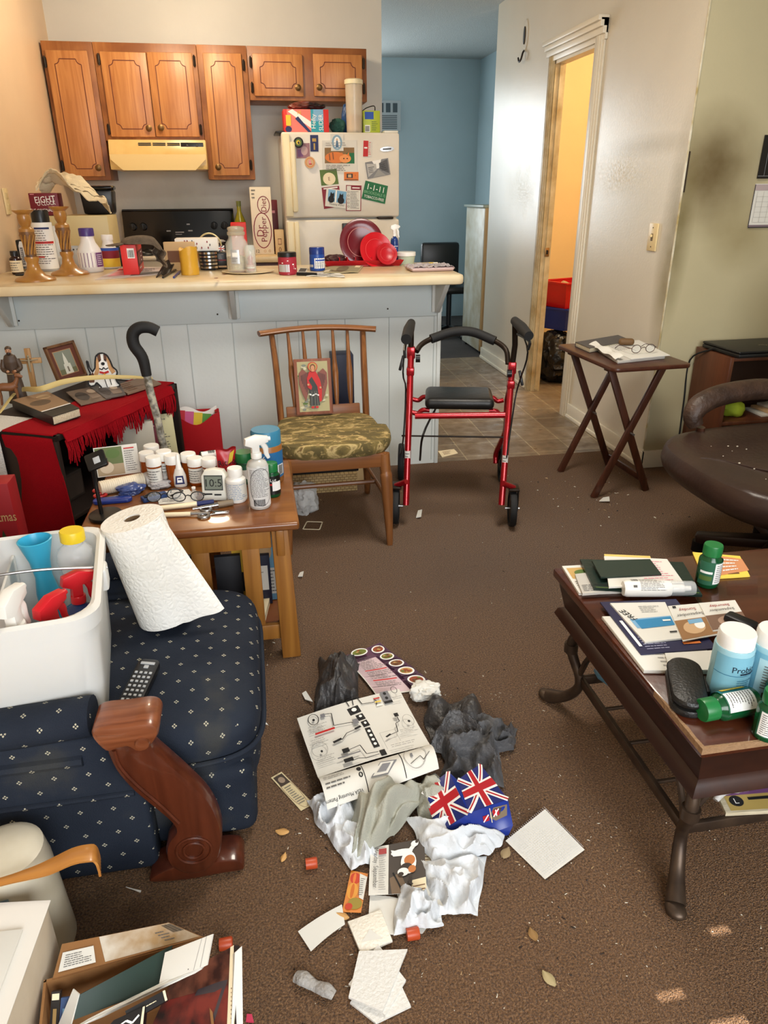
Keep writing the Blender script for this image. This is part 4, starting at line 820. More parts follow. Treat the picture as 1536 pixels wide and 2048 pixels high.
bz_=py(441,497,S0.y+.06).z-.016;b=MB();b.box((0,0,(bz_-BT)/2),(.06,.05,bz_-BT-.001),BLACKP,.004);S=quad((-.03,-.0255,0),(.03,-.0255,0),(.03,-.0255,bz_-BT),(-.03,-.0255,bz_-BT));marks(b,S,[('r',.05,.5,.95,.56,CRIMSON),('r',.05,.1,.95,.2,TAN),('lines',.1,.6,.9,.9,4,INKL)]);solo('dark_tea_box',b,'dark box holding up the tiny flag beside the jar','box',TR(py(441,520,S0.y+.06).x,S0.y+.065,BT+.0005))
p=pz(576,549,BT);H=py(575,504,p.y).z-BT
t=bottle('red_jar','small red jar with black lid on the bar','jar',p,mm(p,18),H,mat('red_glass',(150,40,56),.2),BLACKP,(1.02,.2),(.08,.74,K('jar_red',158,34,52)),[('r',.1,.1,.55,.6,SILV),('e',.3,.7,.03,.04,WHITEP),('e',.7,.6,.04,.05,WHITEP),('e',.8,.3,.03,.05,WHITEP),('e',.5,.85,.03,.03,WHITEP),('t','S',.72,.4,.014,PINKP)],'straight')
p=pz(635,541,BT);H=py(634,494,p.y).z-BT
bottle('blue_jar','blue plastic jar with blue lid right of the red jar','jar',p,mm(p,15),H,K('jar_blue',28,70,150,r=.3),K('lid_blue',24,52,124,r=.25),(1.0,.3),(.06,.6,K('jar_blue',28,70,150,r=.3)),[('r',.35,.1,.95,.9,WHITEP),('lines',.4,.15,.9,.6,5,PRINT),('r',.4,.68,.9,.8,BLUE),('r',.05,.2,.3,.4,SILV)],'straight')
a,c=pz(594,551,BT),pz(690,553,BT);t=thing('kitchen_knife','black-handled knife lying below the blue jar','knife',a+Vector((0,0,.007)));d=c-a
b=MB();b.tube([Vector(),d*.2,d*.42],[.007,.008,.006],BLACKP,10);b.build('handle',t)
b=MB();b.raw([d*.42+Vector((0,-.007,-.002)),d+Vector((0,.004,-.004)),d*.9+Vector((0,.008,-.003)),d*.42+Vector((0,.007,-.002)),d*.42+Vector((0,-.007,-.0005)),d+Vector((0,.004,-.0025)),d*.9+Vector((0,.008,-.0015)),d*.42+Vector((0,.007,-.0005))],[(3,2,1,0),(4,5,6,7),(0,1,5,4),(1,2,6,5),(2,3,7,6),(3,0,4,7)],mat('steel_blade',(186,186,184),.25,1));b.build('blade',t)
flat('receipt',((612,553),(690,555),(680,547),(622,546)),'crumpled white receipt under the knife','receipt',[('lines',.1,.1,.9,.9,4,INKL)],PAPERW,BZ(),curl=lambda u,v:.003*math.sin(7*u+2*v)**2)
flat('banknote',((640,549),(716,546),(728,531),(655,533)),'grey green banknote lying flat before the red dish rack','banknote',[('r',.03,.08,.97,.92,K('note_green',150,142,112)),('e',.5,.5,.16,.36,K('note_dark',104,94,72)),('r',.8,.6,.94,.85,CREAMP),('r',.06,.15,.2,.4,CREAMP),('lines',.25,.1,.75,.3,2,BROWN)],K('note_paper',170,158,124),BZ(.0004),curl=lambda u,v:.004*math.sin(PI*u)+.002*math.sin(9*u))
flat('photo_print',((594,545),(612,545),(616,537),(600,536)),'small dark photo lying between the red and blue jars','photo',[('r',.1,.1,.9,.9,DARKP)],PAPERW,BZ(.0004))
# dish rack with dishes
RKRED=mat('red_plastic',(170,20,30),.28);DKRED=mat('dark_red_glaze',(104,18,28),.18);BRRED=mat('bright_red_plastic',(200,24,36),.3)
a,c=pz(650,529,BT),pz(806,527,BT);ry=3.66;rx0,rx1=py(648,525,ry).x,py(808,522,ry).x;rm=(rx0+rx1)/2;rw=rx1-rx0
t=thing('dish_rack','bright red plastic dish rack at the back of the bar','dish rack',(rm,ry+.085,BT));b=MB()
b.box((0,0,.004),(rw*.9,.15,.008),RKRED,.002)
for s_ in (-1,1):b.bar((0,s_*.075,.006),(0,s_*.085,.028),rw*.93,.004,RKRED,(1,0,0),.001,rw);b.bar((s_*rw*.45,0,.006),(s_*rw*.49,0,.026),.15,.004,RKRED,(0,1,0),.001)
b.build('tray',t)
for k in range(7):b=MB();b.tube([(-rw*.3+k*rw*.1,-.06,.008),(-rw*.3+k*rw*.1,-.06,.04),(-rw*.3+k*rw*.1,.06,.04),(-rw*.3+k*rw*.1,.06,.008)],.003,RKRED,6);b.build('divider',t)
def dish(name,label,u,v,rp,y,m,tilt,asp=1,rim=None,depth=.02,cat='plate',yaw=0):
    """a round dish standing on edge, its upper face turned to the living room"""
    c=py(u,v,y);R=rp/ppm(c);M=frame(c,(math.cos(yaw),math.sin(yaw),0),Vector((-math.sin(yaw)*math.sin(tilt),math.sin(tilt)*math.cos(yaw),math.cos(tilt))))
    t=thing(name,label,cat,M=M @ TR(0,0,0));b=MB();b.lathe([(0,-depth*.55),(R*.55,-depth*.5),(R*.68,-depth*.3),(R,0),(R*1.0,.004),(R*.98,.005),(R*.68,-depth*.3+.006),(R*.55,-depth*.5+.006),(0,-depth*.55+.006)],m,40);b.build('body',t)
    if rim:b=MB();S=Surf(lambda u_,v_,h:Vector(((R*.62+R*.02*v_)*math.cos(u_*2*PI),(R*.62+R*.02*v_)*math.sin(u_*2*PI),-depth*.37+.0075+h)),1,.01,48);marks(b,S,[('r',0,0,1,1,rim)]);b.build('rim_line',t)
    return t
dish('dinner_plate','large dark maroon plate standing in the red dish rack',723,484,44,3.745,DKRED,.2,rim=K('plate_line',196,120,110,r=.3))
dish('red_bowl','bright red bowl leaning in front of the maroon plate',752,500,34,3.69,BRRED,.25,rim=K('rim_pale_red',226,80,80,r=.3),depth=.03,cat='bowl',yaw=.2)
dish('red_saucer','small red plate leaning at the right of the dish rack',774,508,21,3.655,mat('plain_red_glaze',(182,22,34),.3),.3,rim=K('rim_pale_red',226,80,80,r=.3),yaw=.1)
b=MB();b.lump((0,0,.02),(.05,.04,.024),mat('black_red_cloth',(60,24,26),.6),6,.3,floor=0);solo('dish_cloth',b,'dark crumpled cloth at the left end of the dish rack','cloth',TR(py(672,515,3.72).x,3.75,BT+.009))
CLB=mat('blue_cleaner',(34,60,120),.2)
def sprayer(name,label,M,R,H,bodym,headm,items=(),lab=None,labm=None,clear=None,group=None,face=-PI/2):
    t=thing(name,label,'spray bottle',M=M,group=group);hb=H*.68
    b=MB();b.lathe([(0,0),(R*.92,0),(R,H*.02),(R,hb*.86),(R*.85,hb*.94),(R*.4,hb),(R*.4,hb*1.04),(0,hb*1.04)],bodym,26);b.build('body',t)
    if clear:b=MB();b.lathe([(0,.004),(R*.9,.004),(R*.93,.01),(R*.93,hb*clear[0]),(0,hb*clear[0])],clear[1],20);b.build('liquid',t)
    b=MB();ridged(b,R*.5,hb*1.02,hb*1.02+H*.07,headm);b.build('collar',t)
    b=MB();z=hb*1.02+H*.07;T_=TR(0,0,0,face+PI/2)
    b.prism([(-R*.42,z),(R*.3,z),(R*.3,z+H*.1),(R*1.15,z+H*.13),(R*1.2,z+H*.2),(R*.1,z+H*.235),(-R*.95,z+H*.2),(-R*1.05,z+H*.12),(-R*.42,z+H*.08)],-R*.32,R*.32,headm,T_ @ Matrix(((1,0,0,0),(0,0,1,0),(0,1,0,0),(0,0,0,1))),R*.08);b.build('spray_head',t)
    b=MB();b.tube([T_ @ Vector(q) for q in ((R*.6,0,z+H*.12),(R*.9,0,z+H*.05),(R*.95,0,z-H*.03),(R*1.15,0,z-H*.1))],[R*.16,R*.18,R*.15,R*.1],headm,8,sm=4,flat=1.5);b.build('trigger',t)
    b=MB();b.tube([T_ @ Vector(q) for q in ((R*1.12,0,z+H*.165),(R*1.4,0,z+H*.165))],R*.2,headm,10);b.build('nozzle',t)
    if lab:S=cyl_surf(Matrix(),R+.0004,lab[0]*hb,lab[1]*hb,face-1.35,face+1.35);b=MB();marks(b,S,[('r',0,0,1,1,labm or PAPERW)]+list(items));b.build('label',t)
    return t
c=py(789,528,3.79);H=py(785,448,3.79).z-BT
sprayer('spray_bottle','blue spray bottle with white trigger head right of the maroon plate',TR(c.x,3.79,BT),.02,H,CLB,PW,[('lines',.1,.1,.9,.9,6,WHITEP)],(.2,.75),CLB)
c=py(815,525,3.72);t=thing('food_tub','stack of round white tub and lid beside the dish rack','tub',(c.x,3.75,BT));z=py(815,505,3.72).z-BT
b=MB();b.lathe([(0,0),(.038,0),(.044,z*.7),(0,z*.7)],mat('green_tint_plastic',(186,200,180),.3),28);b.build('body',t);b=MB();b.lathe([(0,z*.7),(.047,z*.7),(.047,z),(.044,z+.002),(0,z+.002)],PW,28);b.build('lid',t)
# meat tray in film
a,c=pz(816,549,BT),pz(903,546,BT);p=pz(858,540,BT);t=thing('wrapped_tray','pale foam tray in wrinkled clear film near the bar\'s right end','food tray',p,.02);w_=mm(p,84)/2;d_=.075
b=MB();b.box((0,0,.009),(w_*2,d_*2,.018),mat('mauve_foam',(196,172,172),.6),.012,taper=1.06);b.build('tray',t)
b=MB();b.grid(lambda u,v:((u-.5)*w_*2.1,(v-.5)*d_*2.1,.02+.01*abs(noise.noise(Vector((u*7,v*6,4))))+.008*noise.noise(Vector((u*19,v*14,7)))-.01*max(0,abs(u-.5)-.44)*12),44,26,mat('wrinkled_film',(214,204,208),.12,trans=.35,bump=(60,.5)),.001);b.build('film',t)
b=MB();marks(b,quad((-.01,-.05,.034),(.03,-.05,.034),(.03,-.03,.036),(-.01,-.03,.036)),[('r',0,0,1,1,YELLOW),('r',.5,.1,.95,.9,WHITEP)]);b.build('price_label',t)
# ------------------------------------------------------------------ bathroom bins seen through the doorway
bp=pz(1101,768,0);BAGM=mat('black_bin_bag',(16,16,18),.22,bump=(40,.6))
b=MB();b.lump((0,0,.17),(.2,.2,.2),BAGM,31,.22,floor=0,sub=5);solo('bin_bag',b,'shiny black bin bag on the tiles inside the warm doorway','bin bag',TR(2.2,5.0,0))
b=MB();b.lump((0,0,.15),(.16,.17,.17),BAGM,33,.22,floor=0,sub=4);solo('bin_bag',b,'second black bin bag behind the first in the bathroom','bin bag',TR(2.75,5.1,0))
def bin_(name,label,m,M,w_,d_,h_):
    t=thing(name,label,'storage bin',M=M);b=MB()
    pr=lambda k,z,ins=0:[((w_/2*k-ins)*x,(d_/2*k-ins)*y,z) for x,y in ((-1,-1),(1,-1),(1,1),(-1,1))]
    vs=pr(.8,0)+pr(1,h_)+pr(1,h_,.006)+pr(.8,.006,.006);fs=[(0,1,2,3)[::-1]]
    for k in range(3):fs+=[(k*4+i,k*4+(i+1) % 4,k*4+4+(i+1) % 4,k*4+4+i) for i in range(4)]
    fs.append((12,13,14,15));b.raw(vs,fs,m);b.build('body',t)
    b=MB()
    for (x0,y0),(x1,y1) in zip(((-1,-1),(1,-1),(1,1),(-1,1)),((1,-1),(1,1),(-1,1),(-1,-1))):b.bar((x0*w_/2,y0*d_/2,h_),(x1*w_/2,y1*d_/2,h_),.016,.016,m,(0,0,1),.004)
    b.build('rim',t);b=MB()
    for k in (-.3,0,.3):b.box((w_*k,-d_*.455,h_*.55),(.07,.004,.03),mat('bin_slot',(30,12,14),.6),.002,T=Matrix.Rotation(-.09,4,'X'))
    b.build('slot',t);return t
q=px(1112,672,2.25)
bin_('storage_bin','blue plastic bin under the red one inside the warm doorway',K('bin_blue',26,48,128,r=.35),TR(2.23,5.04,.375,.5),.3,.26,.15)
bin_('storage_bin','red plastic bin stacked on the blue bin inside the warm doorway',K('bin_red',190,24,28,r=.3),TR(2.24,5.03,.53,.35),.3,.26,.17)
b=MB();b.lump((0,0,.06),(.09,.07,.1),K('bin_cloth',196,170,130,r=.9),36,.3,floor=0);solo('tan_cloth',b,'tan cloth heaped in the red bin','cloth',TR(2.24,5.03,.545))
# ------------------------------------------------------------------ wooden chair with the icon
CHW=mat('walnut_chair_wood',(144,94,52),.38,wave=(34,(110,66,32),'Z',1),bump=(90,.05));CHWX=mat('walnut_rail_wood',(138,88,48),.38,wave=(34,(106,62,30),'X',1))
def seat_fabric():
    t=NT('olive_tapestry',.9);v=t.coords();mp=t.n('Mapping');t.l(v,mp.inputs[0]);mp.inputs['Scale'].default_value=(5,13,5)
    a=t.noise(mp.outputs[0],1.6,6,dist=1.5);b=t.noise(v,34,5,dist=1)
    k=t.ramp(a,(.42,(92,80,44)),(.55,(126,108,60)),(.6,(196,172,116)),(.66,(112,88,50)));k=t.mix(t.ramp(b,(.58,(0,0,0,1)),(.64,(.8,.8,.8,1))),k,(176,150,96));t.col(k);t.bump(t.noise(v,320,2),.3,.003);return t.m
TAPES=seat_fabric()
CX,CY=.262,2.74
t=thing('wooden_chair','walnut spindle-back chair with olive tapestry seat holding the icon','chair',(CX,CY,0),.02)
b=MB()
def cush(u,v):
    a=u*2*PI;c,s=math.cos(a),math.sin(a);r=min(1,v*2) if v<.5 else 1;wx=.232 if s<0 else .2
    e=2/3.6;x=wx*abs(c)**e*(1 if c>0 else -1);y=.222*abs(s)**e*(1 if s>0 else -1);q=v/.62
    if v<.62:k=math.sin(q*PI/2);z=.43+.012*math.cos(q*PI/2)
    else:k=1+.0*v;z=.43-.055*((v-.62)/.38)
    if v>=.62:k=1+.012*math.sin((v-.62)/.38*PI)-.05*((v-.62)/.38)**3
    return (x*k,y*k,z)
b.grid(cush,40,16,TAPES);b.build('seat',t)
b=MB()
for y in (-.19,.16):b.box((0,y,.352),(.37 if y<0 else .33,.022,.055),CHWX,.004)
for s in (-1,1):b.bar((s*.185,-.19,.352),(s*.165,.16,.352),.02,.05,CHW,(1,0,0),.003)
b.build('seat_frame',t)
for s in (-1,1):
    b=MB();b.tube([(s*.185,-.185,.375),(s*.187,-.188,.33),(s*.19,-.192,.3),(s*.191,-.194,.285),(s*.195,-.202,.2),(s*.2,-.221,0)],[.022,.022,.021,.024,.022,.012],CHW,14,sm=3);b.build('leg',t)
    b=MB();b.tube([(s*.17,.17,.38),(s*.178,.2,.28),(s*.195,.26,.12),(s*.207,.335,0)],[.02,.02,.017,.013],CHW,12,sm=3);b.build('leg',t)
    b=MB();b.tube([(s*.178,.16,.36),(s*.18,.178,.45),(s*.183,.225,.62),(s*.19,.285,.755)],[.02,.022,.021,.019],CHW,10,sm=3,flat=.65);b.build('back_post',t)
    b=MB();b.tube([(s*.194,-.198,.19),(s*.188,.238,.17)],.009,CHW,8);b.build('stretcher',t)
b=MB();b.tube([(-.19,.02,.18),(.19,.02,.18)],.01,CHWX,8);b.build('stretcher',t)
b=MB();b.bar((-.155,.185,.45),(.155,.185,.45),.05,.016,CHWX,(0,.2,1),.004);b.build('lower_rail',t)
b=MB();b.tube([(-.242,.262,.765),(-.12,.29,.772),(0,.3,.775),(.12,.29,.772),(.242,.262,.765)],.026,CHWX,12,sm=5,flat=.45);b.build('top_rail',t)
for k in range(5):
    x=-.118+k*.059;b=MB();b.tube([(x,.188,.455),(x,.2,.52),(x*1.02,.225,.6),(x*1.03,.25,.66),(x*1.05,.285,.765)],[.006,.011,.014,.009,.006],CHW,10,sm=4);b.build('spindle',t)
# the icon panel leaning on the chair back
q=[pz(594,833,.443),pz(667,829,.443)];c0=(q[0]+q[1])/2;wI=(q[1]-q[0]).length;topI=py(624,719,c0.y+.05);hI=math.hypot(topI.z-.445,.05)
M=frame(Vector((c0.x,c0.y+.012,.446)),(q[1]-q[0]),Vector((0,.05,topI.z-.445)));M=M @ Matrix.Translation((-wI/2,0,0))
t=thing('icon_panel','wooden icon of a red-robed winged angel leaning on the chair back','icon',M=M)
ICW=mat('icon_frame_wood',(146,88,62),.5,wave=(40,(112,62,42),'Y',1))
b=MB();b.box((wI/2,hI/2,0),(wI,hI,.018),ICW,.002);b.build('panel',t)
b=MB();S=quad((0,0,.0093),(wI,0,.0093),(wI,hI,.0093),(0,hI,.0093));WING=K('wing_brown',128,74,62);GOLD=K('gold_print',180,150,80);ICBG=K('icon_ground',168,160,118);ROBE=K('robe_dark',54,54,52);SKIN=K('icon_skin',196,140,100)
rr=random.Random(8);it=[('r',.09,.05,.91,.95,ICBG)]
for k in range(34):it.append(('e',rr.uniform(.14,.86),rr.uniform(.08,.28) if k<20 else rr.uniform(.3,.9),rr.uniform(.04,.09),.022,rr.choice([K('cloud_grey',120,126,112),K('cloud_pale',196,190,160),LEAF,ICBG])))
for s in (-1,1):
    X=lambda x:.5+s*x
    it+=[('p',[(X(.1),.72),(X(.28),.82),(X(.38),.74),(X(.38),.55),(X(.3),.36),(X(.22),.24),(X(.12),.5)][::s],WING)]
    for k in range(6):it.append(('l',[(X(.14+.035*k),.76-.01*k),(X(.17+.03*k),.36+.05*k)],.003,K('wing_dark',84,46,44)))
it+=[('p',[(.38,.16),(.64,.16),(.62,.5),(.58,.74),(.42,.74),(.38,.5)],ROBE),('p',[(.4,.77),(.58,.77),(.68,.62),(.72,.46),(.7,.24),(.64,.22),(.6,.5),(.46,.68),(.36,.6),(.34,.66)],RED),('p',[(.33,.68),(.38,.6),(.46,.5),(.43,.44),(.33,.5)],RED),('l',[(.38,.37),(.46,.34),(.54,.37),(.63,.34)],.005,WHITEP),('l',[(.42,.15),(.44,.42)],.003,K('robe_fold',100,100,90)),('l',[(.52,.15),(.52,.42)],.003,K('robe_fold',100,100,90)),('l',[(.59,.16),(.57,.42)],.003,K('robe_fold',100,100,90)),('e',.45,.13,.045,.02,RED),('e',.56,.13,.045,.02,RED),('e',.5,.855,.13,.085,GOLD),('o',.5,.855,.13,.085,.003,RED),('e',.5,.845,.075,.06,BROWN),('e',.5,.835,.05,.045,SKIN),('e',.68,.48,.03,.02,SKIN),('e',.36,.54,.03,.02,SKIN),('r',.46,.77,.54,.8,SKIN)]
marks(b,S,it);b.build('painting',t)
# boxes, bag and litter by and under the chair
NAVYBOX=mat('navy_box',(26,30,52),.5)
rbox('navy_box','dark navy box standing on edge behind the chair back','box',.33,.43,.28,.62,3.22,.1,NAVYBOX,[('r',.1,.3,.9,.34,BLUE)])
b=MB();b.box((0,0,.14),(.28,.12,.28),mat('kraft_carton',(206,178,132),.6),.003);solo('shipping_carton',b,'plain carton under the navy box behind the chair','carton',TR(.34,3.26,0,0))
rbox('black_box','low black case lying under the wooden chair','case',.08,.43,.0915,.17,3.13,.09,mat('black_case',(20,20,26),.5),[('r',.05,.45,.95,.5,DARKP)])
LAT=NT('woven_box_paper',.7);v=LAT.coords();br=LAT.n('TexBrick',offset=.5);LAT.l(v,br.inputs['Vector']);br.inputs['Scale'].default_value=1;br.inputs['Brick Width'].default_value=.02;br.inputs['Row Height'].default_value=.012;br.inputs['Mortar Size'].default_value=.0016
br.inputs['Color1'].default_value=C((186,160,112));br.inputs['Color2'].default_value=C((170,142,94));br.inputs['Mortar'].default_value=C((122,96,60))
mpn=LAT.n('Mapping');mpn.inputs['Rotation'].default_value=(PI/2,0,0);LAT.l(v,mpn.inputs[0]);LAT.l(mpn.outputs[0],br.inputs['Vector']);LAT.col(br.outputs['Color'])
rbox('patterned_carton','tan lattice-patterned carton on the carpet under the chair','carton',.09,.42,.001,.09,3.11,.12,LAT.m)
FILM=mat('white_bag_film',(232,230,226),.3,trans=.35,bump=(60,.4),ior=1.2)
p=pz(612,1035,0);b=MB();b.lump((0,.05,.06),(.06,.075,.075),FILM,41,.35,floor=.0,sub=4);solo('plastic_bag',b,'crumpled translucent bag on the carpet beside the end table','bag',TR(p.x,p.y+.02,.001))
def litter(name,pts,label,cat,m,z=.0015,th=.001,items=(),curl=None,group=None,h=0):
    return flat(name,pts,label,cat,list(items),m,lambda u,v:pz(u,v,z),th,group,curl)
b=MB();o3=pz(627,1051,.002);qq=[pz(u,v,.002)-o3 for u,v in ((606,1058),(639,1059),(645,1044),(614,1043))]
for a,c in zip(qq,qq[1:]+qq[:1]):b.bar(a,c,.005,.002,CREAMP,(0,0,1) if 0 else (1,1,0),.0005)
solo('card_frame',b,'thin cream card outline lying on the carpet beside the end table leg','card',TR(*o3))
# ------------------------------------------------------------------ rollator
RDM=mat('red_metallic_tube',(166,22,32),.25,.55,coat=.4);RUB=mat('black_rubber',(20,20,21),.7);VIN=mat('black_vinyl',(24,23,22),.42,bump=(30,.15));STEEL=mat('dull_steel',(150,148,146),.35,.9)
W0,W1=pz(792,1045,0),pz(1022,1050,0);wc=(W0+W1)/2;wr=math.atan2(W1.y-W0.y,W1.x-W0.x);MW=TR(wc.x,wc.y,0,wr);IW=MW.inverted()
t=thing('rollator_walker','red rollator walker with padded black seat and curved backrest','walker',M=MW);hw=(W1-W0).length/2
def wl(u,v,yl):
    """pixel onto the rollator's own plane y = yl"""
    d=IW.to_3x3() @ ray(u,v);o=IW @ O;return o+d*((yl-o.y)/d.y)
LT,LB=wl(822,705,.17),wl(812,1010,-.03);RTt,RB=wl(1024,735,.17),wl(1003,1010,-.03)
def wheel(c,R,w_,spoked,ax):
    t_=MB();T=frame(c,(0,0,1),ax);n=32
    t_.lathe([(R*.8,-w_/2),(R*.96,-w_/2),(R,-w_*.25),(R,w_*.25),(R*.96,w_/2),(R*.8,w_/2),(R*.8,-w_/2)],RUB,n,T);o=t_.build('wheel',t)
    h=MB()
    if spoked:
        h.lathe([(R*.72,-w_*.3),(R*.8,-w_*.3),(R*.8,w_*.3),(R*.72,w_*.3),(R*.72,-w_*.3)],BLACKP,n,T)
        for k in range(6):a=k*PI/3;h.bar(T @ Vector((R*.1*math.cos(a),R*.1*math.sin(a),0)),T @ Vector((R*.75*math.cos(a+.35),R*.75*math.sin(a+.35),0)),R*.2,w_*.4,BLACKP,T.to_3x3() @ Vector((-math.sin(a),math.cos(a),0)),.002)
        h.lathe([(0,-w_*.5),(R*.2,-w_*.5),(R*.2,w_*.5),(0,w_*.5)],BLACKP,16,T)
    else:h.lathe([(0,-w_*.2),(R*.8,-w_*.35),(R*.8,w_*.35),(0,w_*.2)],BLACKP,n,T)
    h.build('hub',o);return o
for s,bt,tp in ((-1,LB,LT),(1,RB,RTt)):
    b=MB();b.tube([tp,(tp+bt)/2,bt],.0135,RDM,14);b.build('front_leg',t)
    x=s*hw
    rear=Vector((x+s*.0-.0,.51,.09));k=tp+(bt-tp)*.55
    b=MB();b.tube([tp+(bt-tp)*.12,tp+(bt-tp)*.3+Vector((0,.08,0)),Vector((tp.x+s*.01,.36,.3)),rear+Vector((-s*.03,0,.06)),rear+Vector((-s*.03,0,0))],.0125,RDM,12,sm=5);b.build('rear_leg',t)
    wheel(rear,.09,.026,True,(0,1,0));
    wheel(Vector((x,0,.078)),.078,.026,False,(0,1,0))
    b=MB();b.box((x,.005,.168),(.045,.07,.012),IRON,.004);b.box((x+s*.02,0,.12),(.005,.03,.1),IRON,.001);b.tube([(x-.03,0,.078),(x+.03,0,.078)],.006,STEEL,8);b.tube([(x,.0,.17),Vector((bt.x,bt.y,.2))],.012,RDM,10);b.build('wheel_fork',t)
    b=MB();b.box((tp.x,tp.y,tp.z),(.034,.034,.05),RDM,.006);b.build('clamp',t);b=MB();b.box(tuple(tp+(bt-tp)*.12),(.032,.04,.035),RDM,.006);b.build('clamp',t)
    b=MB();b.lathe([(0,0),(.016,0),(.016,.018),(0,.018)],BLACKP,12,frame((tp.x-s*.02,tp.y-.02,tp.z-.02),(0,1,0),(0,0,1)));b.bar((tp.x+s*.03,tp.y-.01,tp.z-.01),(tp.x+s*.045,tp.y-.02,tp.z-.07),.012,.008,BLACKP);b.build('knob',t)
    b=MB();kk=tp+(bt-tp)*.68;S=cyl_surf(frame(kk,(1,0,0),(0,1,0)),.0139,-.03,.03,-PI*.8,-PI*.2);marks(b,S,[('r',0,0,1,1,PAPERW),('lines',.1,.1,.9,.9,4,PRINT)]);b.build('sticker',t)
# handles
HT=wl(1030,640,.12);HE=wl(1058,672,-.06);b=MB();b.tube([RTt,wl(1030,690,.16),HT],.0115,IRON,12);b.build('handle_post',t)
b=MB();b.tube([HT+Vector((0,.01,-.005)),(HT+HE)/2,HE],[.017,.021,.018],RUB,14,sm=4);b.build('handle_grip',t)
b=MB();b.tube([HT+Vector((.012,-.02,-.05)),HE+Vector((.004,.01,-.02)),HE+Vector((.0,-.0,-.05))],.006,BLACKP,8,sm=3);b.build('brake_lever',t)
HT2=Vector((LT.x,LT.y-.01,HT.z-.02));HE2=Vector((LT.x-.012,-.06,HE.z-.015));b=MB();b.tube([LT,(LT+HT2)/2,HT2],.0115,IRON,12);b.build('handle_post',t)
b=MB();b.tube([HT2,(HT2+HE2)/2+Vector((0,0,.004)),HE2],[.017,.022,.02],RUB,14,sm=4);b.build('handle_grip',t)
b=MB();b.tube([HT2+Vector((-.012,-.02,-.04)),HE2+Vector((-.006,.02,-.035)),HE2+Vector((-.004,0,-.07))],.006,BLACKP,8,sm=3);b.build('brake_lever',t)
# backrest hoop with its sleeve
hp=[wl(833,703,.17),wl(842,690,.2),wl(862,678,.24),wl(905,664,.27),wl(945,664,.27),wl(990,682,.24),wl(1012,700,.2),wl(1016,728,.17)]
b=MB();b.tube(hp,.011,IRON,12,sm=4);br_=b.build('backrest_bar',t)
b=MB();b.tube(hp[2:6],.019,RUB,14,sm=6);b.build('foam_sleeve',br_)
# seat
s0,s1,s2,s3=wl(852,808,.06),wl(985,812,.06),wl(980,774,.3),wl(858,776,.3);sc_=(s0+s1+s2+s3)/4;zs=s0.z
zs=.475;b=MB();xs_=(IW @ pz(850,812,zs-.03)).x;xe=(IW @ pz(987,812,zs-.03)).x;ys=(IW @ pz(915,818,zs-.03)).y
b.box(((xs_+xe)/2,ys+.115,zs-.012),(xe-xs_,.23,.05),VIN,.022,seg=4);b.build('seat',t)
b=MB();
for yy,zz in ((ys+.19,zs-.03),(ys+.03,zs-.045)):
    b.tube([(LT.x+.003,yy,zz-.01),(LT.x+.03,yy,zz-.015),(LT.x+.05,yy,zz),(xs_+.02,yy,zz)],.0105,RDM,10,sm=4);b.tube([(RTt.x-.003,yy,zz-.01),(RTt.x-.03,yy,zz-.015),(RTt.x-.05,yy,zz),(xe-.02,yy,zz)],.0105,RDM,10,sm=4)
b.build('seat_bracket',t)
cb=wl(830,832,.03),wl(1010,830,.03);b=MB();b.tube([cb[0],cb[1]],.0125,RDM,12);b.build('cross_bar',t)
b=MB();b.tube([(-hw+.01,.3,.29),(hw-.01,.3,.29)],.004,IRON,8);b.build('cross_rod',t)
b=MB();b.tube([Vector((xs_+.05,ys+.1,zs-.05)),wl(846,870,.1),wl(840,920,.3)],.005,BLACKP,6,sm=4);b.build('brake_cable',t)
b=MB();b.tube([HT+Vector((.02,0,-.03)),HE+Vector((.0,.0,-.06)),wl(1040,760,.1),wl(1030,800,.12),RB+Vector((.01,.02,.2))],.0035,BLACKP,6,sm=4);b.build('brake_cable',t)
b=MB();b.tube([HT2+Vector((-.02,0,-.03)),wl(806,745,.0),LT+Vector((-.02,-.01,-.15)),LB+Vector((-.012,.02,.3)),rear*0+Vector((-hw,.45,.15))],.0035,BLACKP,6,sm=4);b.build('brake_cable',t)
# ------------------------------------------------------------------ folding tray table
TRW=mat('dark_cherry_tray_wood',(80,42,27),.35,wave=(30,(58,29,17),'Y',1));TRL=mat('dark_cherry_leg_wood',(80,42,26),.4,wave=(40,(60,30,17),'Z',1))
TX,TY,TZ=1.605,2.985,.622
t=thing('tray_table','dark cherry folding tray table with crossed legs by the glossy wall','table',(TX,TY,0),.05)
hw_,hd=.183,.27;b=MB();pl=[]
for cx_,cy_,a0 in ((hw_-.03,-hd+.03,-PI/2),(hw_-.03,hd-.03,0),(-hw_+.03,hd-.03,PI/2),(-hw_+.03,-hd+.03,PI)):
    for k in range(5):a=a0+k*PI/8;pl.append((cx_+.03*math.cos(a),cy_+.03*math.sin(a)))
b.prism(pl,TZ-.018,TZ,TRW,None,.005);b.build('tray_top',t)
for y in (-.145,.2):
    b=MB();b.bar((-.14,y-.012,0),(.125,y-.012,TZ-.02),.032,.016,TRL,(1,0,0),.003);b.build('leg',t)
    b=MB();b.bar((.14,y+.008,0),(-.125,y+.008,TZ-.02),.032,.016,TRL,(1,0,0),.003);b.build('leg',t)
    b=MB();b.box((0,y,TZ-.028),(.3,.03,.02),TRL,.003);b.build('top_rail',t)
    b=MB();b.lathe([(0,0),(.005,0),(.005,.026),(0,.026)],STEEL,10,frame((0,y-.022,(TZ-.02)/2),(1,0,0),(0,0,1)));b.build('pivot_bolt',t)
b=MB();b.bar((.13,-.14,.05),(.13,.2,.05),.03,.014,TRL,(0,0,1),.003);b.build('stretcher',t)
TZ2=TZ+.0005
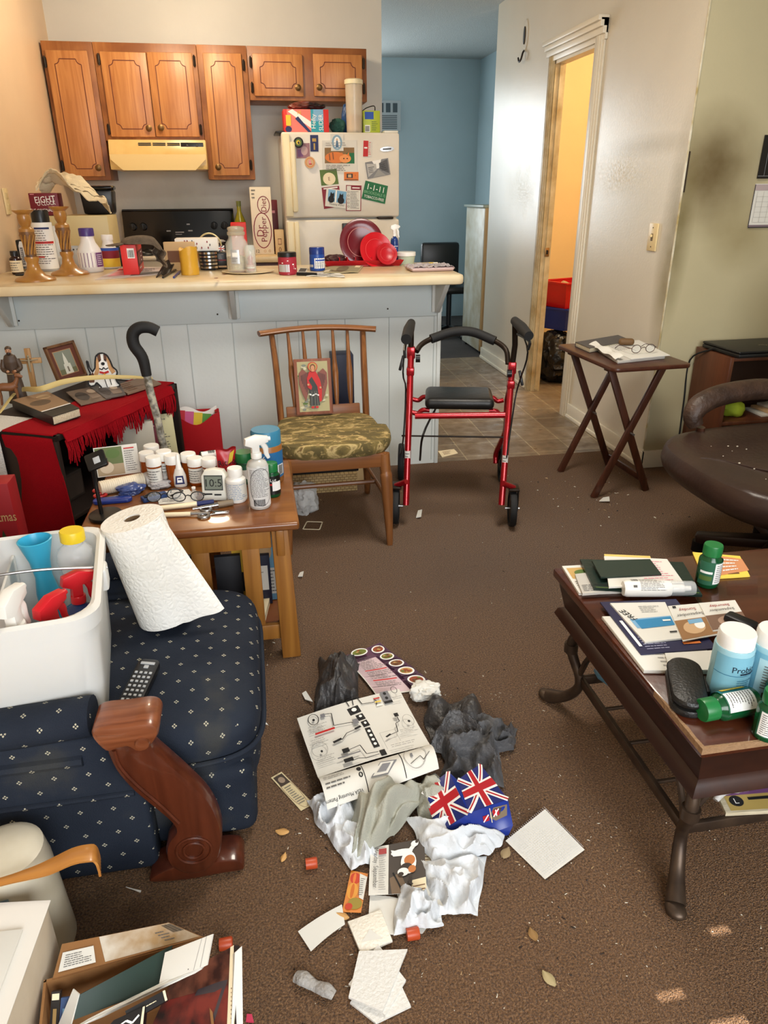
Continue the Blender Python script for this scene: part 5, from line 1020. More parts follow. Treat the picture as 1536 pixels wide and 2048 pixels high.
def slab(name,pts,z,th,label,cat,m,items=(),group=None,r=.002,curl=None,cover=None):
    """a flat-lying solid (book, envelope, stack) with corners (ll, lr, ur, ul) given as pixels on its top plane z+th"""
    q=[pz(u,v,z+th) for u,v in pts];c=sum(q,Vector())/4;t_=thing(name,label,cat,(c.x,c.y,z),group=group);L_=[p-Vector((c.x,c.y,0)) for p in q]
    b=MB();b.prism([(p.x,p.y) for p in L_],0 if not cover else .0015,th if not cover else th-.0015,m,None,r if th>.006 else 0);b.build('pages' if cover else 'sheet',t_)
    if cover:
        b=MB();b.prism([(p.x*1.015,p.y*1.015) for p in L_],th-.0015,th,cover);b.prism([(p.x*1.015,p.y*1.015) for p in L_],0,.0015,cover)
        i,j=0,3;e=[(L_[i].x*1.015,L_[i].y*1.015),(L_[j].x*1.015,L_[j].y*1.015)]
        b.grid(lambda u,v:(e[0][0]+(e[1][0]-e[0][0])*u,e[0][1]+(e[1][1]-e[0][1])*u,th*v),1,1,cover,.001);b.build('cover',t_)
    if items:b=MB();S=quad(*[Vector((p.x,p.y,th+.0003)) for p in L_]);marks(b,S,list(items));b.build('printed_face',t_)
    return t_
DKBOOK=mat('grey_black_cover',(64,60,58),.5);PAGES=mat('page_edges',(206,196,170),.8,wave=(260,(180,168,140),'X',.1))
slab('binder',((1152,684),(1180,696),(1262,681),(1236,670)),TZ2,.022,'dark grey binder at the back corner of the tray table','binder',PAGES,cover=DKBOOK)
NEWSG=mat('folded_newsprint',(188,184,176),.8)
slab('folded_newspaper',((1196,697),(1236,722),(1330,712),(1284,688)),TZ2+.0005,.012,'folded newspaper under the papers on the tray table','newspaper',NEWSG,[('lines',.05,.05,.3,.95,10,PRINT)])
slab('loose_paper',((1196,688),(1262,718),(1340,710),(1278,680)),TZ2+.0133,.003,'loose white paper topmost on the tray table','paper',PAPERW,[('lines',.1,.1,.7,.5,6,INKL)],curl=None)
b=MB();q0,q1=pz(1184,690,TZ2+.02),pz(1238,718,TZ2+.02);b.grid(lambda u,v:q0+(q1-q0)*u+Vector((.02*math.sin(v*PI*1.2),.01*v,.012*math.sin(v*PI)+.004*math.sin(u*14+3*v))),24,8,PAPERW,.0012);solo('crumpled_paper',b,'crumpled white paper edge along the newspaper on the tray table','paper')
ZG=TZ2+.0175
def glasses(label,M,rim,lens=.019,w_=.13,arms=.12,fold=0.,group=None):
    t_=thing('eyeglasses',label,'eyeglasses',M=M,group=group);b=MB()
    for s in (-1,1):b.tube([(s*w_*.26+lens*1.15*math.cos(a),0,lens+lens*.9*math.sin(a)+.002) for a in [k*PI/8 for k in range(16)]],.0016,rim,6,closed=True)
    b.tube([(-w_*.09,0,lens*1.2),(0,-.003,lens*1.5),(w_*.09,0,lens*1.2)],.0015,rim,6,sm=3);b.build('frame',t_)
    for s in (-1,1):
        b=MB();b.tube([(s*(w_*.26+lens*1.15),0,lens*1.3),(s*w_*.5,.006,lens*1.3),(s*(w_*.5-fold*.05),arms*.7,lens*1.2),(s*(w_*.5-fold*.06),arms,.004)],.0016,rim,6,sm=4);b.build('temple',t_)
        b=MB();b.lathe([(0,0),(lens*1.05,0),(lens*1.05,.001),(0,.001)],mat('lens_glass',(230,236,236),.05,alpha=.12),20,frame((s*w_*.26,0,lens+.002),(1,0,0),(0,0,1)) @ Matrix.Diagonal((1.08,.88,1,1)));b.build('lens',t_)
g=pz(1283,706,ZG);glasses('thin wire eyeglasses open on the papers on the tray table',TR(g.x,g.y-.01,ZG,.05),mat('wire_rim',(90,70,60),.3,.8))
b=MB();g=pz(1256,692,ZG);b.box((0,0,.016),(.07,.035,.03),K('brown_pouch',104,76,44,r=.6),.014,seg=4);solo('glasses_pouch',b,'small brown pouch behind the wire eyeglasses','pouch',TR(g.x,g.y+.02,ZG,-.3))
# ------------------------------------------------------------------ bookcase with laptop
BKW=mat('brown_bookcase_veneer',(96,54,32),.42,wave=(24,(74,38,22),'Z',1))
BKX0,BKX1,BKY0,BKY1,BKZ=2.07,2.75,2.86,3.13,.607
t=thing('bookcase','low brown veneer bookcase carrying the black laptop','bookcase',((BKX0+BKX1)/2,(BKY0+BKY1)/2,0));ww,dd=(BKX1-BKX0)/2,(BKY1-BKY0)/2
for s in (-1,1):b=MB();b.box((s*(ww-.009),0,BKZ/2),(.018,2*dd,BKZ),BKW,.002);b.build('side_panel',t)
for z in (.04,.3,BKZ-.009):b=MB();b.box((0,.002,z),(2*ww-.037,2*dd-.006,.018),BKW,.002);b.build('shelf',t)
b=MB();b.box((0,dd-.004,BKZ/2),(2*ww-.037,.006,BKZ-.02),mat('bookcase_back',(54,30,20),.6));b.build('back_panel',t)
b=MB();b.box((0,-dd+.012,.015),(2*ww-.04,.012,.03),BKW);b.build('plinth',t)
LAPM=mat('laptop_black',(18,18,19),.42)
a=pz(1383,676,BKZ+.02);t=thing('laptop','closed black laptop with an oval silver emblem on the bookcase','laptop',(2.28,2.97,BKZ+.0008),.03)
b=MB();b.box((0,0,.011),(.4,.27,.018),LAPM,.006);b.build('base',t);b=MB();b.box((0,0,.026),(.4,.27,.011),LAPM,.005,seg=3);l_=b.build('screen_lid',t)
b=MB();S=quad((-.02,-.035,.0318),(.02,-.035,.0318),(.02,-.01,.0318),(-.02,-.01,.0318));marks(b,S,[('e',.5,.5,.5,.5,CHR),('e',.5,.5,.42,.4,LAPM),('t','hp',.5,.5,.016,CHR)]);b.build('emblem',l_)
b=MB();pts=[Vector((2.072,3.0,BKZ+.016)),px(1380,720,2.05),px(1368,800,2.055),px(1357,880,2.06),Vector((2.02,3.08,.03)),Vector((2.04,2.95,.006))]
b.tube(pts,.004,RUB,8,sm=5);solo('power_cord',b,'black power cord hanging down beside the bookcase','cord')
b=MB();c=Vector((2.17,2.935,.4));b.lump((0,0,.03),(.06,.05,.04),K('lime_cloth',150,170,40,r=.8),51,.2,floor=0,sub=3);solo('lime_cloth',b,'lime green cloth lying on the bookcase shelf','cloth',TR(2.2,2.96,.3096))
for k in range(3):b=MB();b.box((0,0,.006),(.2-.02*k,.13,.012),[PAPERW,TAN,NEWSG][k],.001);solo('paper_pile',b,['white papers lying lowest in the bookcase opening','tan folder on the papers in the bookcase opening','grey newspaper topmost in the bookcase pile'][k],['papers','folder','newspaper'][k],TR(2.42+.02*k,2.97,.3096+.0128*k,.1*k))
for k in range(2):b=MB();b.lump((0,0,.02),(.04,.035,.025),PAPERW,60+k,.3,floor=0,sub=3);solo('crumpled_paper',b,['crumpled white paper at the left of the bottom bookcase shelf','crumpled white paper at the right of the bottom bookcase shelf'][k],'paper',TR(2.2+.26*k,2.95,.0496))
t=thing('plug_adapter','small black and silver plug on the baseboard by the bookcase','plug',M=frame(px(1362,893,2.066),(0,-1,0),(0,0,1)));b=MB();b.box((0,0,-.012),(.03,.03,.02),RUB,.004);b.build('body',t);b=MB();b.lathe([(0,0),(.01,0),(.01,.004),(0,.004)],CHR,12);b.build('disc',t)
# ------------------------------------------------------------------ leather swivel chair
LTH=mat('dark_brown_leather',(58,40,32),.36,bump=(60,.12),var=(5,(42,28,23),.25));
t=thing('recliner_chair','dark brown leather swivel chair with padded arm by the bookcase','chair',(1.85,2.07,0),0)
b=MB()
def seatf(u,v):
    a=u*2*PI;c,s=math.cos(a),math.sin(a);e=2/2.8;x=abs(c)**e*(1 if c>0 else -1);y=abs(s)**e*(1 if s>0 else -1)
    k=math.sin(min(1,v/.55)*PI/2) if v<.55 else 1+.035*math.sin((v-.55)/.45*PI)-.22*((v-.55)/.45)**3;z=.45-.03*(v/.55)**3 if v<.55 else .42-.13*(v-.55)/.45
    return (.42*x*k,.4*y*k,z-.012*math.exp(-((x*k)/.1)**2)*0+.006*math.sin(3*x*k))
b.grid(seatf,44,18,LTH);b.raw([Vector((.42*.78*math.cos(k*PI/16),.4*.78*math.sin(k*PI/16),.292)) for k in range(32)],[tuple(range(32))],LTH);st=b.build('seat_cushion',t)
b=MB();b.tube([Vector((-.36+.03*k,.05-.035*k+.02*math.sin(k),.447-.002*abs(k-5))) for k in range(12)],.004,LTH,6,sm=2);b.build('seam',st)
b=MB();b.box((.22,.05,.74),(.16,.62,.7),LTH,.07,seg=4,T=Matrix.Rotation(.15,4,'Y'));b.build('backrest',t)
iv=Vector((1.85,2.07,0))
ap=[py(1392,852,2.42)-iv,py(1386,832,2.43)-iv,py(1402,808,2.44)-iv,py(1450,788,2.45)-iv,py(1530,778,2.46)-iv,py(1600,790,2.46)-iv]
ARMP=mat('cracked_brown_leather',(72,52,40),.45,bump=(70,.35),var=(18,(48,34,26),.2))
b=MB();b.tube(ap,[.022,.03,.034,.034,.034,.03],ARMP,16,sm=5,flat=1.25);b.build('armrest_pad',t)
b=MB();b.tube([ap[0]+Vector((.02,0,-.005)),py(1398,880,2.42)-iv,py(1392,930,2.4)-iv,Vector((-.2,.3,.3))],.022,mat('chair_arm_wood',(70,40,26),.35),12,sm=5,flat=.7);b.build('arm_support',t)
b=MB();b.tube([a+Vector((0,-.62,0)) for i,a in enumerate(ap)],.03,ARMP,14,sm=4);b.build('armrest_pad',t)
b=MB();b.tube([Vector((-.1,-.3,.56)),Vector((-.02,-.3,.42)),Vector((.02,-.28,.3))],.022,MC['chair_arm_wood'],12,sm=4);b.build('arm_support',t)
b=MB();b.tube([(0,0,.08),(0,0,.3)],.035,IRON,14);b.build('post',t)
BASEM=mat('dark_wood_base',(40,24,18),.4)
lt=pz(1385,1088,.02)-iv;a0=math.atan2(lt.y,lt.x)
for k in range(5):
    a=a0+k*2*PI/5;L_=math.hypot(lt.x,lt.y)*.98;d=Vector((math.cos(a),math.sin(a),0));b=MB();b.bar(d*.02+Vector((0,0,.1)),d*L_+Vector((0,0,.052)),.07,.04,BASEM,(-math.sin(a),math.cos(a),0),.01,.05);l_=b.build('leg',t)
    b=MB();b.lathe([(0,0),(.024,0),(.024,.04),(0,.04)],BLACKP,14,TR(*(d*L_*.95)));b.build('caster',l_)
# ------------------------------------------------------------------ coffee table
CTW=mat('dark_mahogany_top',(84,40,22),.25,wave=(16,(60,26,14),'X',1.2),coat=.3,bump=(90,.03));CTS=mat('dark_mahogany_side',(58,30,18),.4,wave=(22,(44,22,14),'Y',1));IRB=mat('bronzed_iron',(62,50,42),.42,.6,var=(20,(90,74,60),.2));CHIP=mat('chipped_raw_wood',(148,116,84),.8,bump=(120,.5))
KX0,KX1,KY0,KY1,KZ=.694,1.9,.838,1.492,.42
t=thing('coffee_table','dark mahogany coffee table on scrolled iron legs','coffee table',(KX0,KY0,0));kw,kd=KX1-KX0,KY1-KY0
b=MB();b.box((kw/2,kd/2,KZ-.011),(kw,kd,.022),CTW,.004);tp_=b.build('top',t)
b=MB();b.prism([(0,0),(.4,0),(.37,.0035),(.3,.005),(.24,.003),(.18,.006),(.11,.004),(.05,.006),(.0075,.007),(.006,.03),(.0075,.055),(.004,.08),(.005,.12),(.002,.15),(0,.16)],KZ-.012,KZ+.0006,CHIP,TR(-.001,-.001));b.build('chipped_edge',tp_)
b=MB();ins=.014
pr=[(KZ-.022,.004),(KZ-.03,.012),(KZ-.1,.028),(KZ-.108,.016),(KZ-.126,.01),(KZ-.13,.014),(KZ-.13,.06)]
vs=[];fs=[]
for z,i in pr:vs+=[(i,i,z),(kw-i,i,z),(kw-i,kd-i,z),(i,kd-i,z)]
for k in range(len(pr)-1):fs+=[(k*4+j,k*4+(j+1) % 4,k*4+4+(j+1) % 4,k*4+4+j) for j in range(4)]
b.raw(vs,fs,CTS);b.build('apron',t)
iv=Vector((KX0,KY0,0))
for nm,sx,sy in ((0,1,1),(1,1,-1),(2,-1,1),(3,-1,-1)):
    cx_,cy_=(.07 if sx>0 else kw-.07),(.09 if sy>0 else kd-.07);o_=lambda a,z,q=1:Vector((cx_-sx*a*.55*q,cy_-sy*a,z))
    b=MB();b.tube([o_(.0,.3),o_(.02,.25),o_(.03,.2),o_(-.0,.13),o_(-.0,.09),o_(.03,.045),o_(.075,.014)],[.012,.012,.014,.012,.013,.015,.02],IRB,12,sm=5);
    b.sphere(tuple(o_(.085,.0125)),(.02,.024,.013),IRB,seg=14);b.tube([o_(.03,.215),o_(.03,.19)],.018,IRB,12);b.build('leg',t)
    b=MB();b.tube([Vector((cx_,cy_,.13)),Vector((cx_+sx*.03,cy_,.2)),Vector((cx_+sx*.1,cy_,.285))],.007,IRB,8,sm=5);b.tube([Vector((cx_,cy_,.13)),Vector((cx_,cy_+sy*.03,.2)),Vector((cx_,cy_+sy*.1,.285))],.007,IRB,8,sm=5);b.build('scroll_brace',t)
x0,x1,y0,y1=.075,kw-.075,.095,kd-.075
for p0,p1,sd in (((x0,y0),(x1,y0),0),((x1,y0),(x1,y1),0),((x1,y1),(x0,y1),0),((x0,y1),(x0,y0),0)):
    b=MB();b.bar((p0[0],p0[1],.12),(p1[0],p1[1],.12),.026,.012,IRB,(0,0,1),.003);b.build('stretcher',t)
for k in range(3):b=MB();y=y0+(y1-y0)*(k+1)/4;b.bar((x0,y,.122),(x1,y,.122),.008,.008,IRB,(0,0,1),.002);b.build('shelf_rod',t)
for k in range(2):b=MB();x=x0+(x1-x0)*(k+1)/3;b.bar((x,y0,.114),(x,y1,.114),.008,.008,IRB,(0,0,1),.002);b.build('shelf_rod',t)
KT=KZ+.0008
# papers and folders at the far end
FLY=[('r',.05,.5,.9,.9,K('flyer_food',196,160,96)),('e',.3,.7,.16,.12,LEAF),('e',.6,.7,.16,.12,ORANGE),('lines',.05,.08,.9,.42,5,PRINT)]
slab('advert_stack',((1158,1186),(1268,1182),(1230,1126),(1124,1132)),KT,.006,'pile of colour adverts lowest at the far left corner of the coffee table','papers',PAPERW,FLY)
slab('advert_stack',((1165,1187),(1260,1180),(1215,1140),(1150,1148)),KT+.0068,.006,'white printed advert on the colour adverts under the green folder','papers',NEWSG,FLY[3:])
DGR=mat('dark_green_plastic',(22,40,34),.35,bump=(40,.2))
slab('document_folder',((1188,1176),(1405,1190),(1366,1124),(1160,1118)),KT+.0135,.006,'dark green plastic document folder on the coffee table papers','folder',DGR,[('l',((.02,.03),(.98,.05)),.003,LEAF),('l',((.02,.12),(.98,.12)),.002,INK)])
slab('yellow_envelope',((1215,1128),(1310,1136),(1300,1112),(1208,1108)),KT+.0203,.003,'yellow envelope sticking out behind the dark green card','envelope',K('manila',226,196,110,r=.7))
slab('white_letter',((1218,1174),(1368,1166),(1334,1118),(1208,1112)),KT+.0238,.004,'white letter under the dark green card on the coffee table','letter',PAPERW,[('lines',.5,.1,.95,.9,10,PINKP)])
slab('green_card',((1202,1154),(1323,1148),(1300,1118),(1184,1121)),KT+.0283,.004,'blank dark green card topmost on the coffee table papers','card',K('card_green',30,46,36,r=.5))
# lying pump bottle
def lying(p0,p1,R):
    """frame with z from p0 to p1 for a bottle lying on the table"""
    d=(p1-p0).normalized();return frame(p0,Vector((0,0,1)).cross(d),Vector((0,0,1))) if 0 else Matrix(((d.y,0*0-0,d.x,p0.x),(-d.x,0,d.y,p0.y),(0,1,0,p0.z),(0,0,0,1)))
zp=KT+.0275
a,c=pz(1246,1176,zp),pz(1388,1176,zp);Lb=(c-a).length;R=mm((a+c)/2,17)
M=lying(Vector((a.x,a.y,KT+R+.0068)),Vector((c.x,c.y,KT+R+.0068)),R)
t=thing('foam_pump','white foam pump bottle with clear cap lying before the green folder','bottle',M=M)
b=MB();b.lathe([(0,0),(R*.85,0),(R,.008),(R,Lb*.6),(R*.9,Lb*.66),(0,Lb*.66)],PW,28);b.build('body',t)
b=MB();b.lathe([(R*.5,Lb*.66),(R*.5,Lb*.85),(R*.3,Lb*.88),(R*.3,Lb*.95),(0,Lb*.95)],PW,20);b.build('pump',t)
b=MB();b.lathe([(R*.9,Lb*.661),(R*.9,Lb*.97),(R*.8,Lb),(0,Lb)],CLEARP,28);b.build('cap',t)
S=Surf(lambda u,v,h:Vector(((R+.0005+h)*math.cos(.1+2.6*v),(R+.0005+h)*math.sin(.1+2.6*v),Lb*(.06+.52*u))),Lb*.52,R*2.6,10)
b=MB();marks(b,S,[('lines',.3,.05,1,.95,14,PRINT),('bars',.08,.55,.26,.85,INK),('r',.1,.2,.2,.3,PRINT)]);b.build('label',t)
GRB=mat('green_bottle_plastic',(14,74,40),.18);GRC=K('green_cap',28,112,56,r=.35)
def vit(label,u,v,vt,rp,items=None,M=None,p=None,H=None,R=None,face=-PI/2,green=None):
    if p is None:p=pz(u,v,KT);H=py(u,vt,p.y).z-KT;R=mm(p,rp)
    return bottle('vitamin_bottle',label,'bottle',p,R,H,GRB,GRC,(.82,.24),(.1,.66,green or K('label_green',40,96,70)),items or [('r',.45,.05,.98,.95,WHITEP),('lines',.5,.1,.95,.9,9,PRINT),('r',.05,.5,.4,.6,WHITEP),('r',.05,.2,.4,.4,LEAF)],'pill',M,face=face,group='green vitamin bottles')
vit('dark green vitamin bottle standing on the yellow envelopes at the far edge',1412,1168,1090,22)
slab('window_envelope',((1408,1158),(1500,1152),(1480,1112),(1385,1104)),KT,.003,'bright yellow envelope lying behind the standing green bottle','envelope',K('yellow_paper',236,204,84,r=.7),[('lines',.55,.35,.85,.6,3,BROWN),('r',.55,.12,.8,.18,BROWN)])
slab('photo_flyer',((1440,1150),(1498,1140),(1484,1118),(1440,1112)),KT+.0035,.001,'orange printed flyer on the yellow envelope','flyer',K('flyer_orange',206,140,96),[('lines',.1,.1,.9,.9,4,WHITEP)])
# mail in the middle
slab('letter_stack',((1288,1340),(1440,1342),(1372,1228),(1204,1232)),KT,.009,'stack of white letters lowest in the mail on the coffee table','letters',PAPERW,[('lines',.3,.05,.9,.3,4,INKL)])
slab('navy_brochure',((1282,1308),(1434,1296),(1352,1198),(1200,1204)),KT+.0095,.003,'navy printed brochure on the white letters','brochure',K('brochure_navy',40,40,72,r=.35),[('lines',.12,.05,.55,.3,6,K('navy_print',150,150,176)),('r',.05,.12,.09,.6,WHITEP),('r',.62,.1,.85,.14,ORANGE),('r',.62,.2,.9,.25,WHITEP)])
slab('white_envelope',((1290,1284),(1366,1276),(1330,1204),(1220,1206)),KT+.013,.004,'white FREE offer envelope with a blue stripe on the navy brochure','envelope',PAPERW,[('p',((.1,.32),(.97,.36),(.97,.6),(.1,.55)),SKY),('p',((.18,.3),(.96,.34),(.96,.57),(.18,.52)),K('stripe_blue',44,128,176)),('t','FREE',.14,.66,.014,INK,1.9),('lines',.45,.7,.9,.9,4,INKL),('r',.75,.45,.92,.49,WHITEP),('r',.75,.15,.93,.18,INK)])
slab('calendar_page',((1366,1282),(1440,1268),(1402,1206),(1336,1212)),KT+.0175,.002,'Sunday calendar page with a cat photo on the mail','calendar page',PAPERW,[('r',.0,.02,1,.55,K('cat_photo_ground',150,110,70)),('e',.45,.3,.3,.18,K('cat_fur',206,170,130)),('e',.62,.35,.14,.12,WHITEP),('r',.35,.4,.75,.52,SKY),('t','Sunday',.5,.84,.014,K('page_red',160,60,60),PI),('t','September',.5,.68,.014,PRINT,PI),('r',.1,.9,.2,.96,INK)])
slab('calendar_page',((1426,1262),(1500,1250),(1470,1200),(1398,1206)),KT+.02,.002,'Saturday calendar page beside the Sunday one','calendar page',PAPERW,[('r',.0,.02,1,.52,K('page_photo',120,92,74)),('e',.5,.28,.25,.16,K('page_photo_pale',170,140,120)),('t','Saturday',.5,.84,.013,K('page_red',160,60,60),PI),('t','September',.5,.68,.013,PRINT,PI)])
slab('loose_envelope',((1340,1342),(1452,1338),(1432,1300),(1330,1306)),KT+.0128,.003,'white envelope sticking out before the black glasses case','envelope',PAPERW)
b=MB();a,c=pz(1452,1232,KT+.03),pz(1512,1258,KT+.03);b.bar(Vector((a.x,a.y,KT+.032)),Vector((c.x,c.y,KT+.032)),.03,.018,BLACKP,(0,0,1) if 0 else (.4,-1,0),.006);solo('slim_case',b,'slim dark case lying on the calendar pages','case')
# black glasses case
a,c=pz(1366,1316,KT+.03),pz(1384,1412,KT+.03);d=(c-a);d.z=0;Lc=d.length;wc_=mm(a,66)
t=thing('glasses_case','black hard eyeglasses case before the mail on the coffee table','eyeglasses case',M=frame(Vector((a.x,a.y,KT)),d,Vector((0,0,1)).cross(d)))
def pill(L_,W_,n=10,r=.48):
    o=[];
    for cx_,cy_,a0 in ((L_-W_*r,-W_/2+W_*r,-PI/2),(L_-W_*r,W_/2-W_*r,0),(W_*r,W_/2-W_*r,PI/2),(W_*r,-W_/2+W_*r,PI)):
        for k in range(n+1):q=a0+k*PI/2/n;o.append((cx_+W_*r*math.cos(q),cy_+W_*r*math.sin(q)))
    return o
CASE=mat('case_black',(24,23,22),.38,bump=(200,.2));b=MB();b.prism(pill(Lc,wc_),0,.016,CASE,None,.006);b.build('base',t);b=MB();b.prism(pill(Lc,wc_),.0165,.036,CASE,None,.011);b.build('lid',t)
b=MB();b.box((Lc*.45,wc_*.52,.016),(.05,.012,.02),CASE,.004);b.build('clasp',t)
# probiotic bottles
AQUA=K('aqua_label',120,176,196,r=.4)
PINE=[('r',0,.04,1,.94,AQUA),('r',0,.62,1,.635,K('aqua_dark',60,120,150)),('t','Probiotic',.6,.76,.012,K('label_ink',24,40,60),0,.06),('lines',.42,.38,.8,.56,4,K('aqua_dark',60,120,150)),('r',.45,.66,.75,.69,K('label_ink',24,40,60)),('r',0,.12,1,.14,K('aqua_dark',60,120,150)),('e',.36,.16,.09,.1,K('pineapple',186,140,70)),('p',((.31,.24),(.36,.42),(.41,.24)),LEAF)]
def prob(label,u,v,ut,vt,rp,items,p=None):
    p=p or pz(u,v,KT);H=py(ut,vt,p.y).z-KT;bottle('probiotic_bottle',label,'bottle',p,mm(p,rp),H,mat('aqua_plastic',(150,194,206),.3),PW,(.93,.2),(.02,.74,AQUA),items,'straight',group='aqua probiotic bottles')
prob('front aqua probiotic bottle with white lid behind the lying green bottle',1447,1390,1466,1262,37,PINE)
pp=pz(1522,1388,KT);prob('second aqua probiotic bottle at the right picture edge',1522,1388,1530,1262,37,[('r',.1,.1,.95,.9,K('aqua_pale',170,206,214)),('lines',.2,.3,.85,.8,9,PRINT),('r',.25,.1,.8,.24,BROWN)])
a,c=pz(1414,1420,KT+.024),pz(1506,1402,KT+.024);R=.0255;d=(a-c)
Mv=lying(Vector((c.x,c.y,KT+R)),Vector((a.x,a.y,KT+R)),R)
t=vit('green vitamin bottle lying on its side with its cap to the left',0,0,0,0,M=Mv,p=Vector((0,0,0)),H=d.length+.012,R=R,face=PI*.5-.15,items=[('r',0,0,.5,1,K('label_teal',30,120,130)),('r',.52,.04,1,.96,WHITEP),('lines',.55,.1,.95,.9,9,PRINT),('r',.1,.2,.3,.8,CREAMP),('r',.34,.1,.44,.9,YELLOW)])
vit('green vitamin bottle standing at the right picture edge',1530,1470,1385,26,items=[('r',.05,.05,.98,.95,WHITEP),('lines',.1,.1,.95,.9,10,PRINT)])
vit('green vitamin bottle behind the one standing at the right edge',1545,1420,1345,24)
# on the rods under the table
slab('blue_book',((1196,1350),(1236,1378),(1224,1362),(1188,1336)),.1345,.012,'pale blue ZEN book lying on the iron rods under the coffee table','book',K('zen_blue',96,142,172,r=.5),[('t','ZEN',.5,.5,.014,WHITEP,-.5)])
slab('yellow_pages',((1452,1626),(1600,1618),(1560,1572),(1432,1584)),.135,.01,'yellow and white directory lying under the coffee table front','directory',PAGES,[('r',.08,.08,.9,.9,K('directory_gold',186,160,90)),('e',.22,.5,.1,.25,INK),('t','L',.22,.5,.014,WHITEP),('r',.4,.5,.8,.62,INK),('r',0,.75,1,1,PURPLE)])
b=MB();b.tube([(.0,0,0),(.02,.01,.012),(.05,.02,.016),(.08,.02,.012)],[.006,.01,.02,.016],FILM,12,sm=4);p=pz(1432,1598,.15);solo('white_wrapper',b,'white wrapper twisted round the iron brace under the coffee table','wrapper',TR(p.x,p.y,.147))
# ------------------------------------------------------------------ end table
ETW=mat('honey_oak_top',(150,98,48),.3,wave=(18,(118,72,32),'X',1.3),var=(5,(104,56,26),.15),coat=.2);ETL=mat('honey_oak_leg',(160,108,46),.38,wave=(30,(128,80,32),'Z',1))
EX0,EX1,EY0,EY1,EZ=-.51,.08,1.8,2.32,.46
t=thing('end_table','honey oak slatted end table crowded with medicine bottles','table',((EX0+EX1)/2,(EY0+EY1)/2,0));ew,ed=(EX1-EX0)/2,(EY1-EY0)/2
b=MB();b.box((0,0,EZ-.012),(2*ew,2*ed,.024),ETW,.008,seg=3);b.build('top',t)
for sx in (-1,1):
    for sy in (-1,1):
        b=MB();b.bar((sx*(ew-.055),sy*(ed-.06),EZ-.024),(sx*(ew-.045),sy*(ed-.05),0),.048,.048,ETL,(1,0,0),.004,.056);b.build('leg',t)
        b=MB();b.box((sx*(ew-.055),sy*(ed-.03),EZ-.07),(.022,.02,.08),ETL,.003);b.build('corbel',t)
for sy in (-1,1):
    b=MB();b.box((0,sy*(ed-.06),EZ-.06),(2*ew-.16,.02,.072),ETL,.003);b.build('apron',t)
    b=MB();b.box((0,sy*(ed-.055),.085),(2*ew-.14,.02,.05),ETL,.003);b.build('lower_rail',t)
    for k in (-.11,0,.11):
        b=MB();b.box((k*1.27+.015,sy*(ed-.058),.235),(.05,.012,.28),ETL,.002);b.build('slat',t)
for sx in (-1,1):
    b=MB();b.box((sx*(ew-.055),0,EZ-.06),(.02,2*ed-.16,.072),ETL,.003);b.build('apron',t)
b=MB();b.box((0,0,.1),(2*ew-.13,2*ed-.14,.014),ETW,.002);b.build('shelf',t)
# books and magazines in the end table
for k,(x,w_,h,m_,l_,it) in enumerate(((-.17,.03,.2,K('mag_black',30,30,34),'black magazine standing left inside the end table',[]),(-.12,.02,.22,K('mag_yellow',206,160,40),'yellow and black magazine inside the end table',[('r',0,.3,1,.6,INK)]),(-.085,.05,.17,NAVYBOX,'navy booklet inside the end table',[('r',.1,.3,.9,.8,PAPERW),('lines',.2,.4,.8,.7,5,PRINT)]),(-.055,.035,.23,K('mag_sky',112,160,190),'pale blue map brochure inside the end table',[('e',.4,.75,.3,.14,TAN),('r',.3,.1,.95,.5,PAPERW),('lines',.35,.12,.9,.48,7,PRINT)]),(-.075,.02,.2,PAPERW,'white leaflet inside the end table',[('r',.2,.4,.8,.6,RED)]))):
    rbox('magazine',l_,'magazine',x,x+.075,.1085,.1085+h,1.93+.022*k,.018,m_,it,.001,group='magazines in the end table')
slab('paperback',((514,1236),(528,1238),(540,1192),(526,1190)),.1085,.02,'cream paperback lying on the shelf of the end table','book',PAGES,cover=CREAMP)
ET=EZ+.0006
zE=lambda u,v,h=0:pz(u,v,ET+h)
# spray bottle with clear liquid
p=zE(521,1012);H=py(514,870,p.y).z-ET
sprayer('spray_bottle','clear spray bottle with white trigger at the end table\'s front corner',TR(p.x,p.y,ET),mm(p,21),H,mat('frosted_bottle',(226,224,216),.25,trans=.35),PW,[('o',.5,.5,.42,.48,.0015,INK),('lines',.12,.25,.85,.95,18,PRINT),('bars',.2,.03,.6,.2,INK)],(.06,.88),mat('label_clear_white',(214,214,212),.4),face=-PI/2+.25)
p=zE(538,960);H=py(530,858,p.y).z-ET
PB=mat('peanut_butter',(150,96,46),.35)
bottle('peanut_jar','peanut butter jar with blue lid and blue label behind the spray bottle','jar',p,mm(p,30),H,PB,K('jar_lid_blue',54,124,156,r=.4),(.97,.28),(.12,.62,K('jar_label_blue',40,104,156,r=.4)),[('t','16',.4,.8,.016,WHITEP),('lines',.3,.4,.7,.7,5,WHITEP),('r',.72,.1,.9,.5,WHITEP),('bars',.74,.12,.88,.48,INK)],'straight')
p=zE(475,1000);H=py(471,935,p.y).z-ET
bottle('supplement_bottle','white supplement bottle between the weather clock and the spray bottle','bottle',p,mm(p,20),H,PW,PW,(.74,.22),(.08,.62,PAPERW),[('lines',.05,.05,.95,.95,9,K('pale_blue_print',130,150,180))])
p=zE(546,990);bottle('dark_vitamin_bottle','dark green vitamin bottle right behind the spray bottle','bottle',p,mm(p,16),py(545,925,p.y).z-ET,GRB,GRC,(.82,.24),(.1,.66,mat('label_black',(20,22,20),.4)),[('r',.3,.5,.6,.6,RED),('r',.5,.2,.9,.7,WHITEP),('t','Lut',.55,.8,.01,WHITEP)])
